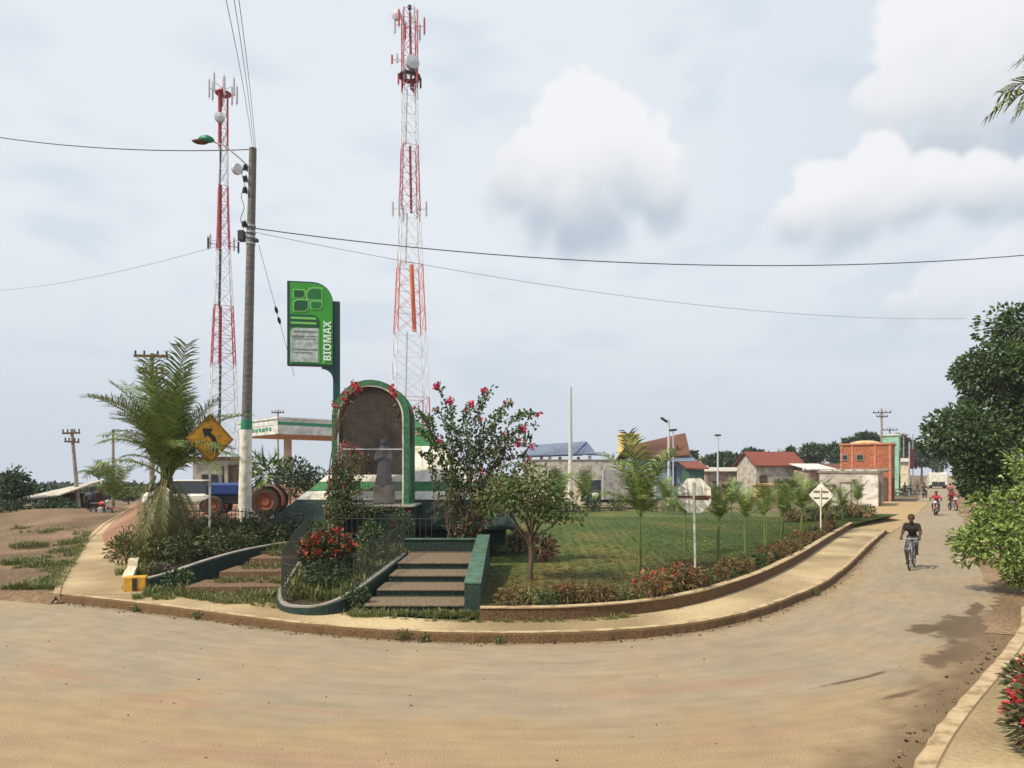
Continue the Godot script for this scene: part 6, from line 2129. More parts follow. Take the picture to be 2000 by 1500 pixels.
func mast(called_label: String, px: float, D: float, base_y: float, topy: float, bands: Array, wid: Callable, bay: float, spin: float) -> Node3D:
	# bands: [picture row of the band's top, material]; wid(y) half width
	var top := H - (topy - HZ) / F * D
	var cx := (px - 1000.0) / F * D
	var o := thing("lattice_mast", called_label, "mast", Vector3(cx, base_y, -D), spin, "red and white lattice masts")
	var Y := func(py: float): return H - (py - HZ) / F * D - base_y
	for bi in bands.size():
		var y1: float = Y.call(bands[bi][0])
		var y0: float = Y.call(bands[bi + 1][0]) if bi + 1 < bands.size() else -0.2
		var m := MB.new()
		var n := maxi(1, roundi((y1 - y0) / bay))
		for k in n:
			var a := lerpf(y0, y1, float(k) / n)
			var b := lerpf(y0, y1, float(k + 1) / n)
			var ha: float = wid.call(a)
			var hb: float = wid.call(b)
			var cs := [Vector2(-1, 1), Vector2(1, 1), Vector2(1, -1), Vector2(-1, -1)]
			for i in 4:
				var c: Vector2 = cs[i]
				var d: Vector2 = cs[(i + 1) % 4]
				var A := Vector3(c.x * ha, a, c.y * ha)
				var B := Vector3(c.x * hb, b, c.y * hb)
				var C := Vector3(d.x * ha, a, d.y * ha)
				var E := Vector3(d.x * hb, b, d.y * hb)
				m.rod(A, B, 0.05, 4)
				m.rod(A, E, 0.024, 3)
				m.rod(C, B, 0.024, 3)
				m.rod(B, E, 0.024, 3)
		part(o, "lattice_section", m, bands[bi][1])
	return o
func panel_antenna(o: Node3D, p: Vector3, h: float, m2: Material) -> void:
	var m := MB.new()
	h *= 0.72
	m.bbox(p, Vector3(0.17, h, 0.12), 0.03)
	m.rod(p + Vector3(0, -h * 0.6, -0.14), p + Vector3(0, h * 0.7, -0.14), 0.022, 5)
	var d := Vector3(p.x, 0, p.z).normalized()
	m.rod(p, Vector3(p.x - d.x * 0.9, p.y, p.z - d.z * 0.9), 0.03, 4)
	part(o, "panel_antenna", m, m2)
func dish(o: Node3D, p: Vector3, r: float, dir: Vector3, m2: Material) -> void:
	var m := MB.new()
	var z := dir.normalized()
	var x := Vector3.UP.cross(z).normalized()
	var b := Basis(x, z, x.cross(z))
	m.lathe([Vector2(0, -0.3), Vector2(r * 0.5, -0.28), Vector2(r, -0.12), Vector2(r, 0.2), Vector2(r * 0.96, 0.26), Vector2(0, 0.34)], p, 16, b)
	part(o, "dish_antenna", m, m2)

func masts() -> void:
	rng.seed = 71
	var red: Material = M.tower_red
	var wh: Material = M.tower_white
	var D := 60.0
	var k := D / F
	var o := mast("slimmer red and white lattice mast behind the light pole", 436, D, 1.0, 168, [[180, red], [292, wh], [365, red], [490, wh], [600, red], [715, wh]], func(y: float): return lerpf(1.12, 0.36, smoothstep(4.0, 30.0, y)) if y < 30 else 0.36, 1.5, 0.5)
	var Y := func(py: float): return H - (py - HZ) * k - 1.0
	var m := MB.new()  # cable ladder, dark over the white bands
	for q in [[292, 365], [490, 600], [715, 850]]: m.tube([Vector3(-0.25, Y.call(q[0]), 0.2), Vector3(-0.35, Y.call(q[1]), 0.3)], [0.12], 6)
	part(o, "cable_run", m, M.cable_dark)
	m = MB.new()
	for q in [[178, 292], [365, 490], [600, 715]]: m.tube([Vector3(-0.25, Y.call(q[0]), 0.2), Vector3(-0.3, Y.call(q[1]), 0.25)], [0.15], 6)
	part(o, "cable_run", m, M.cable_red)
	for a in 8:
		var t := TAU * a / 8.0
		panel_antenna(o, Vector3(cos(t) * 1.15, Y.call(176) + (0.1 if a % 2 else -0.15), sin(t) * 1.15), 2.2, M.antenna)
	m = MB.new()
	m.lathe([Vector2(0.3, -0.04), Vector2(0.7, -0.04), Vector2(0.7, 0.04), Vector2(0.3, 0.04)], Vector3(0, Y.call(183), 0), 12)
	m.rod(Vector3(0, Y.call(180), 0), Vector3(0, Y.call(150), 0), 0.04, 5)
	m.rod(Vector3(0, Y.call(185), 0), Vector3(0, Y.call(172), 0), 0.16, 8)
	part(o, "top_platform", m, red)
	dish(o, Vector3(-0.35, Y.call(237), 0.5), 0.42, Vector3(-0.2, 0, 1), M.antenna)
	dish(o, Vector3(1.1, Y.call(328), 0.3), 0.48, Vector3(0.5, -0.1, 1), M.galv)
	for s in [-1.0, 1.0]:
		panel_antenna(o, Vector3(s * 1.25, Y.call(480), 0.2), 1.4, M.cable_dark)
		panel_antenna(o, Vector3(s * 1.0, Y.call(468), -0.9), 1.6, M.antenna)
	# taller mast
	var og: Material = M.tower_orange
	o = mast("taller red and white lattice mast behind the shrine", 800, D, 0.6, 20, [[25, red], [178, wh], [288, red], [418, wh], [520, og], [650, wh], [778, red]], func(y: float): return lerpf(1.75, 0.62, smoothstep(-4.0, 37.0, y)), 1.9, 0.32)
	var Y2 := func(py: float): return H - (py - HZ) * k - 0.6
	m = MB.new()
	for q in [[180, 288], [420, 520], [650, 780]]: m.tube([Vector3(-0.3, Y2.call(q[0]), 0.35), Vector3(-0.45, Y2.call(q[1]), 0.5)], [0.09], 6)
	part(o, "cable_run", m, M.antenna)
	m = MB.new()
	for q in [[28, 178], [288, 418]]: m.tube([Vector3(0.0, Y2.call(q[0]), 0.2), Vector3(0.1, Y2.call(q[1]), 0.3)], [0.12], 6)
	part(o, "cable_run", m, M.cable_red)
	m = MB.new()
	m.tube([Vector3(0.1, Y2.call(520), 0.4), Vector3(0.3, Y2.call(650), 0.8)], [0.2], 6)
	part(o, "cable_run", m, og)
	for a in 6:
		var t := TAU * a / 6.0 + 0.4
		panel_antenna(o, Vector3(cos(t) * 1.35, Y2.call(48) + R(-0.3, 0.3), sin(t) * 1.35), 2.0, M.antenna if a % 2 else red)
	m = MB.new()
	m.rod(Vector3(0, Y2.call(28), 0), Vector3(0, Y2.call(12), 0), 0.07, 5)
	m.lathe([Vector2(0, 0), Vector2(0.18, 0.1), Vector2(0.18, 0.4), Vector2(0, 0.5)], Vector3(0, Y2.call(20), 0), 8)
	part(o, "beacon", m, M.cable_dark)
	dish(o, Vector3(0.1, Y2.call(132), 0.75), 0.62, Vector3(0.1, 0, 1), M.antenna)
	dish(o, Vector3(-1.2, Y2.call(40), 0.3), 0.42, Vector3(-0.8, -0.2, 1), M.galv)
	panel_antenna(o, Vector3(-1.6, Y2.call(125), 0.2), 1.1, red)
	panel_antenna(o, Vector3(-1.2, Y2.call(125), 0.5), 1.1, M.antenna)
	for a in 6:
		var t := TAU * a / 6.0
		panel_antenna(o, Vector3(cos(t) * 1.0, Y2.call(158), sin(t) * 1.0), 1.3, M.tower_red if a % 2 else M.cable_dark)
		panel_antenna(o, Vector3(cos(t + 0.3) * 1.5, Y2.call(408), sin(t + 0.3) * 1.5), 1.7, M.antenna)
	m = MB.new()
	m.lathe([Vector2(0.5, -0.06), Vector2(1.0, -0.06), Vector2(1.0, 0.06), Vector2(0.5, 0.06)], Vector3(0, Y2.call(150), 0), 12)
	part(o, "platform", m, M.cable_dark)

# ---------------------------------------------------------------- buildings
func building(called: String, label: String, at: Vector3, turn: float, w: float, d: float, h: float, wall: Material, roof: String, roofm: Material, rise: float, holes: Array) -> Node3D:
	# centre of the footprint at `at`; the front looks along local +z. holes: [side, along, sill height, width, height, kind]
	var o := thing(called, label, "building", at, turn)
	var m := MB.new()
	m.box(Vector3(0, h * 0.5, 0), Vector3(w, h, d))
	if roof == "gable":
		for s in [-1.0, 1.0]:
			var a := Vector3(s * w * 0.5, h, -s * d * 0.5)
			var b := Vector3(s * w * 0.5, h, s * d * 0.5)
			m.tri(b, a, Vector3(s * w * 0.5, h + rise, 0))
	part(o, "wall", m, wall)
	m = MB.new()
	if roof == "gable":  # ridge along x
		var e := 0.35
		for s in [-1.0, 1.0]:
			var zo: float = s * (d * 0.5 + e)
			var yo := h - rise * e / (d * 0.5)
			var p := [Vector3(-w * 0.5 - e, yo, zo), Vector3(w * 0.5 + e, yo, zo), Vector3(w * 0.5 + e, h + rise, 0), Vector3(-w * 0.5 - e, h + rise, 0)]
			var u := Vector3(0, 0.14, 0)
			if s > 0:
				m.hexa([p[0], p[1], p[2], p[3], p[0] + u, p[1] + u, p[2] + u, p[3] + u])
			else:
				m.hexa([p[1], p[0], p[3], p[2], p[1] + u, p[0] + u, p[3] + u, p[2] + u])
	elif roof == "shed":
		var e := 0.4
		var u := Vector3(0, 0.12, 0)
		var p := [Vector3(-w * 0.5 - e, h + 0.01, d * 0.5 + e), Vector3(w * 0.5 + e, h + 0.01, d * 0.5 + e), Vector3(w * 0.5 + e, h + rise, -d * 0.5 - e), Vector3(-w * 0.5 - e, h + rise, -d * 0.5 - e)]
		m.hexa([p[0], p[1], p[2], p[3], p[0] + u, p[1] + u, p[2] + u, p[3] + u])
	else:
		m.box(Vector3(0, h + 0.09, 0), Vector3(w + 0.3, 0.18, d + 0.3))
	part(o, "roof", m, roofm)
	for q in holes:
		var b := Basis()
		var c := Vector3(q[1], q[2] + q[4] * 0.5, d * 0.5)
		if q[0] == "right":
			b = Basis(Vector3.UP, PI * 0.5)
			c = Vector3(w * 0.5, q[2] + q[4] * 0.5, q[1])
		elif q[0] == "left":
			b = Basis(Vector3.UP, -PI * 0.5)
			c = Vector3(-w * 0.5, q[2] + q[4] * 0.5, q[1])
		var f := MB.new()
		var t := 0.07
		f.box(c + b * Vector3(0, q[4] * 0.5 + t * 0.5, 0.03), Vector3(q[3] + t * 2, t, 0.1), b)
		f.box(c + b * Vector3(0, -q[4] * 0.5 - t * 0.5, 0.03), Vector3(q[3] + t * 2, t, 0.14), b)
		for s in [-1.0, 1.0]: f.box(c + b * Vector3(s * (q[3] * 0.5 + t * 0.5), 0, 0.03), Vector3(t, q[4], 0.1), b)
		var fr := part(o, q[5], f, M.concrete if q[5] == "window" else M.wood)
		f = MB.new()
		f.box(c + b * Vector3(0, 0, 0.006), Vector3(q[3], q[4], 0.02), b)
		part(fr, "pane" if q[5] == "window" else "leaf", f, M.glass if q[5] == "window" else M.dark_door)
	return o

func buildings() -> void:
	rng.seed = 81
	# fuel station canopy
	var D := 42.0
	var o := thing("fuel_canopy", "white and green fuel station canopy behind the totem", "canopy", Vector3(-13.4, 1.3, -47.3), 0.75)
	var m := MB.new()
	var by: float = H - (848 - HZ) / F * D - 1.3
	var ty: float = H - (818 - HZ) / F * D - 1.3
	m.box(Vector3(0, (by + ty) * 0.5, 0), Vector3(9.4, ty - by - 0.02, 6.4))
	part(o, "canopy_fascia", m, M.canopy_white)
	for q in [[3.215, 0.0, 9.43, 0.02], [0.0, 4.715, 0.02, 6.43]]:
		m = MB.new()
		m.box(Vector3(q[1] if q[1] > 0 else 0.0, ty - 0.28, q[0] if q[0] > 0 else 0.0), Vector3(q[2], 0.2, q[3]))
		part(o, "fascia_stripe", m, M.canopy_green)
	m = MB.new()
	m.box(Vector3(-4.715, ty - 0.28, 0), Vector3(0.02, 0.2, 6.43))
	part(o, "fascia_stripe", m, M.canopy_white)
	m = MB.new()
	m.box(Vector3(0, by - 0.012, 0), Vector3(9.2, 0.03, 6.2))
	part(o, "soffit", m, M.soffit)
	m = MB.new()
	m.box(Vector3(0, ty + 0.05, 0), Vector3(9.55, 0.12, 6.55))
	part(o, "roof_edge", m, M.canopy_white)
	for x in [-2.6, 2.6]:
		m = MB.new()
		m.bbox(Vector3(x, by * 0.5, 0), Vector3(0.42, by, 0.42), 0.04)
		part(o, "column", m, M.cream)
	for k in 9:  # illegible lettering on the left fascia
		m = MB.new()
		m.box(Vector3(-4.727, ty - 0.62 + (k % 2) * 0.03, -2.3 + k * 0.55), Vector3(0.012, 0.22, 0.3 if k % 3 else 0.42))
		part(o, "fascia_print", m, M.canopy_green)
	var dirs := [Vector3(0.55, 0, -0.835), 0.0]
	var turn := -0.12
	building("station_kiosk", "small cream building behind the blue tractor", P(435, 920, 40) * Vector3(1, 0, 1) + Vector3(0, 1.3, 0), 0.25, 2.7, 3, 2.55, M.grey_wall, "flat", M.wood, 0, [["front", 0.8, 0.0, 0.4, 2.2, "door"], ["front", -0.4, 0.9, 0.9, 0.8, "window"]])
	# tin-roofed shed on the left
	o = thing("tin_shed", "open shed with pale tin roof at the left", "shed", Vector3(-31.5, 0.03, -46))
	m = MB.new()
	var u := Vector3(0, 0.08, 0)
	var rp := [Vector3(-3.1, 1.15, 2.2), Vector3(1.7, 1.55, 2.2), Vector3(2.7, 2.75, -2.2), Vector3(-1.5, 2.2, -2.2)]
	for i in 4: rp[i] = Vector3(rp[i].x, rp[i].y, rp[i].z)
	rp = [Vector3(-2.6, 0.95, 2.0), Vector3(1.7, 1.55, 2.0), Vector3(2.6, 2.6, -1.8), Vector3(-1.2, 1.75, -1.8)]
	m.hexa([rp[0], rp[1], rp[2], rp[3], rp[0] + u, rp[1] + u, rp[2] + u, rp[3] + u])
	part(o, "tin_roof", m, M.zinc)
	for q in [Vector3(-2.3, 0.95, 1.7), Vector3(0.0, 1.33, 1.7), Vector3(1.5, 1.55, 1.7), Vector3(2.4, 2.45, -1.5), Vector3(-1.1, 1.7, -1.5)]:
		m = MB.new()
		m.rod(Vector3(q.x, -0.1, q.z), q, 0.07, 6)
		part(o, "post", m, M.wood)
	m = MB.new()
	m.box(Vector3(0.6, 0.8, -1.45), Vector3(3.6, 1.6, 0.08))
	part(o, "back_boards", m, M.wood)
	# town on the far side of the lawn
	o = thing("blue_shed", "open market hall with blue metal roof behind the grey wall", "building", Vector3(4.9, 0, -72), 0.1)
	m = MB.new()
	rp = [Vector3(-3.9, 4.7, 3.4), Vector3(3.5, 4.95, 3.4), Vector3(3.2, 6.35, 0), Vector3(-3.0, 5.9, 0)]
	m.hexa([rp[0], rp[1], rp[2], rp[3], rp[0] + u, rp[1] + u, rp[2] + u, rp[3] + u])
	var rq := [Vector3(3.5, 4.95, -3.4), Vector3(-3.9, 4.7, -3.4)]
	m.hexa([rq[0], rq[1], rp[3], rp[2], rq[0] + u, rq[1] + u, rp[3] + u, rp[2] + u])
	part(o, "metal_roof", m, M.blue_roof)
	m = MB.new()
	m.prism(PackedVector2Array([Vector2(-3.4, 4.95), Vector2(3.4, 4.95), Vector2(0, 6.3)]), Transform3D(Basis(Vector3.UP, PI * 0.5 - 0.55), Vector3(2.95, 0, 0.6)), 0.1)
	m.hexa([Vector3(1.6, 4.9, 3.3), Vector3(5.3, 4.75, 2.2), Vector3(5.3, 4.9, -2.4), Vector3(3.0, 5.2, -2.4), Vector3(1.6, 5.0, 3.3), Vector3(5.3, 4.85, 2.2), Vector3(5.3, 5.0, -2.4), Vector3(3.0, 5.6, -2.4)])
	part(o, "gable", m, M.blue_gable)
	for x in [-3.3, -1.3, 0.8, 2.9]:
		for z in [3.0, -3.0]:
			m = MB.new()
			m.box(Vector3(x, 2.4, z), Vector3(0.3, 4.8, 0.3))
			part(o, "column", m, M.cream)
	m = MB.new()
	m.box(Vector3(0, 2.2, -2.0), Vector3(6.8, 4.4, 0.2))
	part(o, "inner_wall", m, M.pink_wall)
	o = thing("yard_wall", "long pale grey yard wall behind the lawn palms", "wall", Vector3(5.5, 0, -62))
	m = MB.new()
	m.box(Vector3(0.4, 2.1, 0), Vector3(7.6, 4.2, 0.25))
	part(o, "wall_face", m, M.grey_wall)
	m = MB.new()
	m.box(Vector3(0.4, 4.24, 0), Vector3(7.7, 0.08, 0.4))
	part(o, "wall_top", m, M.concrete)
	m = MB.new()
	m.box(Vector3(-1.0, 1.25, 0.5), Vector3(5.0, 2.5, 0.3))
	part(o, "front_panel", m, M.cream)
	# brown roofed hall: its roof sweeps up to the right
	o = thing("brown_roof_hall", "hall with sweeping brown roof and pale blue walls", "building", Vector3(16.2, 0, -77), 0.2)
	m = MB.new()
	m.box(Vector3(0.6, 2.35, 0), Vector3(6.2, 4.7, 6.0))
	part(o, "wall", m, M.sky_wall)
	m = MB.new()
	var f0 := [Vector3(-3.4, 4.3, 3.3), Vector3(3.0, 4.9, 3.5), Vector3(4.1, 7.5, 0), Vector3(-3.2, 5.9, 0)]
	m.hexa([f0[0], f0[1], f0[2], f0[3], f0[0] + u * 2, f0[1] + u * 2, f0[2] + u * 2, f0[3] + u * 2])
	var f1 := [Vector3(3.0, 4.9, -3.5), Vector3(-3.4, 4.3, -3.3)]
	m.hexa([f1[0], f1[1], f0[3], f0[2], f1[0] + u * 2, f1[1] + u * 2, f0[3] + u * 2, f0[2] + u * 2])
	part(o, "roof", m, M.brown_roof)
	m = MB.new()
	m.prism(PackedVector2Array([Vector2(-3.0, 4.7), Vector2(3.0, 4.7), Vector2(0, 7.0)]), Transform3D(Basis(Vector3.UP, PI * 0.5), Vector3(3.4, 0, 0)), 0.12)
	part(o, "gable", m, M.cream)
	for q in [[1.2, 0.5, 0.5, 3.0], [3.0, 0.5, 0.4, 3.0]]:
		m = MB.new()
		m.box(Vector3(q[0], 2.2, 3.03), Vector3(q[2], q[3], 0.1))
		part(o, "shutter", m, M.blue_gable)
	m = MB.new()
	m.hexa([Vector3(0.2, 4.2, 4.4), Vector3(3.4, 4.2, 4.4), Vector3(3.4, 4.75, 3.0), Vector3(0.2, 4.75, 3.0), Vector3(0.2, 4.28, 4.4), Vector3(3.4, 4.28, 4.4), Vector3(3.4, 4.83, 3.0), Vector3(0.2, 4.83, 3.0)])
	part(o, "porch_roof", m, M.blue_roof)
	building("yellow_tower", "yellow block rising above the brown roofed hall", Vector3(14.6, 0, -84), 0.1, 2.1, 2.1, 7.7, M.yellow_wall, "flat", M.yellow_wall, 0, [])
	building("green_booth", "small dark green booth right of the brown roofed hall", P(1353, 930, 72) * Vector3(1, 0, 1), 0.1, 1.6, 2.4, 3.4, M.mid_green, "shed", M.tile_roof, 0.8, [["front", 0, 0.3, 0.7, 1.9, "door"]])
	building("low_house", "low brown walled house left of the red roof", P(1408, 930, 90) * Vector3(1, 0, 1), 0.15, 6.2, 4, 3.1, M.pink_wall, "shed", M.zinc, 0.5, [["front", -1.8, 0.9, 0.8, 1.0, "window"], ["front", 0.4, 0.1, 0.9, 2.0, "door"], ["front", 2.0, 0.9, 0.8, 1.0, "window"]])
	building("red_roof_house", "house with red tiled roof in the middle of town", P(1502, 930, 84) * Vector3(1, 0, 1), 0.2, 6.3, 4.4, 4.0, M.grey_wall, "gable", M.tile_roof, 1.5, [["front", -2.2, 0.6, 0.9, 2.0, "door"], ["front", 0.2, 1.0, 1.0, 1.0, "window"], ["front", 2.0, 1.0, 1.0, 1.0, "window"]])
	building("sand_block", "small sand coloured block in front of the red roof house", P(1497, 950, 70) * Vector3(1, 0, 1), 0.1, 2.1, 2.0, 1.7, M.tan_wall, "flat", M.tan_wall, 0, [["front", 0, 0.0, 0.6, 1.3, "door"]])
	building("white_roof_house", "little house with white roof beside the low white house", P(1588, 940, 80) * Vector3(1, 0, 1), 0.2, 3.0, 3, 3.3, M.pink_wall, "shed", M.white_wall, 0.7, [["front", 0.3, 1.0, 0.8, 0.9, "window"]])
	o = building("low_white_house", "long low whitewashed house at the street corner", Vector3(32.07, 0, -63.0), -0.58, 4.8, 5.2, 3.05, M.white_wall, "flat", M.concrete, 0, [["front", -1.6, 1.0, 0.8, 0.9, "window"], ["front", -0.2, 0.0, 0.85, 2.1, "door"], ["right", 1.2, 0.0, 0.9, 2.1, "door"], ["right", -1.0, 1.0, 0.9, 0.9, "window"]])
	m = MB.new()
	m.box(Vector3(-0.65, 1.5, 2.62), Vector3(3.5, 2.98, 0.03))
	part(o, "grey_render", m, M.grey_wall)
	m = MB.new()
	m.box(Vector3(2.42, 1.5, 0), Vector3(0.03, 2.98, 5.1))
	part(o, "shaded_side", m, M.pink_wall)  # pinkish side toned darker: shade away from the sun put into the colour
	for k in 5:
		m = MB.new()
		m.box(Vector3(-1.9 + k * 0.95, 3.27, 2.2 + R(-0.2, 0.2)), Vector3(R(0.5, 1.0), 0.12, R(0.3, 0.7)))
		part(o, "roof_slab", m, M.white_wall)
	o = building("brick_house", "two storey orange brick house above the low white house", Vector3(39.39, 0, -73.8), -0.58, 4.8, 6.0, 6.0, M.brick, "flat", M.salmon, 0, [["front", -2.0, 4.4, 0.6, 0.5, "window"], ["front", -0.5, 4.4, 0.6, 0.5, "window"], ["right", 1.0, 3.6, 0.9, 1.2, "window"], ["front", 1.6, 0.2, 0.9, 2.2, "door"], ["right", 0.4, 0.1, 1.0, 2.4, "door"]])
	for x in [-2.3, -1.25, 0.9, 2.3]:
		m = MB.new()
		m.box(Vector3(x, 3.0, 3.02), Vector3(0.22, 5.98, 0.1))
		part(o, "pillar", m, M.salmon)
	m = MB.new()
	m.box(Vector3(0, 3.35, 3.03), Vector3(4.9, 0.22, 0.12))
	part(o, "floor_beam", m, M.concrete)
	m = MB.new()
	m.lathe([Vector2(1.7, 0), Vector2(1.4, 0.2), Vector2(0.8, 0.36), Vector2(0, 0.42)], Vector3(-0.3, 6.19, 0), 12)
	part(o, "sand_heap", m, M.tan_wall)
	building("mint_house", "mint green house beyond the brick house", Vector3(51.26, 0, -90.2), -0.58, 2.0, 4, 7.9, M.mint_wall, "flat", M.white_wall, 0, [["front", 0.1, 4.6, 0.7, 1.2, "window"], ["right", 0.5, 4.6, 0.9, 1.2, "window"], ["right", 0.5, 0.1, 1.1, 2.4, "door"]])
	building("cream_shop", "narrow cream shop front at the far street side", Vector3(62.0, 0, -108), -0.58, 4.0, 6, 4.6, M.cream, "shed", M.zinc, 0.6, [["front", -0.5, 0.1, 1.0, 2.4, "door"], ["right", 0.5, 0.1, 1.1, 2.4, "door"]])
	building("far_house", "pale house closing the far end of the street", Vector3(75, 0, -138), -0.5, 6.0, 6, 4.2, M.tan_wall, "gable", M.zinc, 1.2, [["front", -1.5, 0.9, 0.9, 1.2, "window"], ["front", 1.0, 0.1, 1.0, 2.3, "door"]])
	building("far_house", "grey far house behind the white van", Vector3(104, 0, -150), -0.4, 7.0, 6, 4.4, M.grey_wall, "gable", M.zinc, 1.2, [["front", -1.5, 0.9, 0.9, 1.2, "window"], ["front", 1.0, 0.1, 1.0, 2.3, "door"]])
	building("far_house", "cream house under the trees right of the van", Vector3(70, 0, -88), -0.6, 6.0, 6, 3.4, M.cream, "gable", M.tile_roof, 1.1, [["front", -1.5, 0.9, 0.9, 1.2, "window"], ["front", 1.0, 0.1, 1.0, 2.3, "door"]])
	building("far_house", "low house with tin roof beyond the round tree", P(1375, 928, 105) * Vector3(1, 0, 1), 0.1, 5.0, 5, 2.9, M.tan_wall, "shed", M.zinc, 0.7, [["front", 0.5, 0.9, 0.9, 1.0, "window"]])
	building("far_house", "rusty roofed far house left of the brick house", P(1628, 925, 92) * Vector3(1, 0, 1), 0.2, 4.0, 5, 3.2, M.grey_wall, "gable", M.brown_roof, 0.9, [["front", 0.5, 0.9, 0.9, 1.0, "window"]])
	# red street sign standing on the far street
	o = thing("street_banner", "dark red vertical sign hanging on the far street", "sign", P(1776, 945, 88) * Vector3(1, 0, 1))
	m = MB.new()
	m.rod(Vector3(0, -0.1, 0), Vector3(0, 7.0, 0), 0.06, 6)
	part(o, "post", m, M.galv)
	m = MB.new()
	m.bbox(Vector3(0.3, 4.8, 0.05), Vector3(0.55, 2.6, 0.1), 0.02)
	part(o, "banner", m, M.maroon)

# ---------------------------------------------------------------- vehicles
func wheel(o: Node3D, c: Vector3, r: float, w: float, axis: Vector3, tyre: Material, rimm: Material) -> void:
	var z := axis.normalized()
	var x := Vector3.UP.cross(z).normalized()
	if x.length() < 0.5: x = Vector3.RIGHT
	var b := Basis(x, z, x.cross(z))
	var h := w * 0.5
	var m := MB.new()
	m.lathe([Vector2(r * 0.6, -h), Vector2(r * 0.9, -h), Vector2(r, -h * 0.6), Vector2(r, h * 0.6), Vector2(r * 0.9, h), Vector2(r * 0.6, h), Vector2(r * 0.6, -h)], c, 20, b)
	var t := part(o, "wheel", m, tyre)
	m = MB.new()
	m.lathe([Vector2(0, -h * 0.5), Vector2(r * 0.3, -h * 0.6), Vector2(r * 0.35, -h * 0.3), Vector2(r * 0.58, -h * 0.5), Vector2(r * 0.61, -h * 0.8), Vector2(r * 0.61, h * 0.8), Vector2(r * 0.58, h * 0.5), Vector2(r * 0.35, h * 0.3), Vector2(r * 0.3, h * 0.6), Vector2(0, h * 0.5)], c, 20, b)
	part(t, "rim", m, rimm)

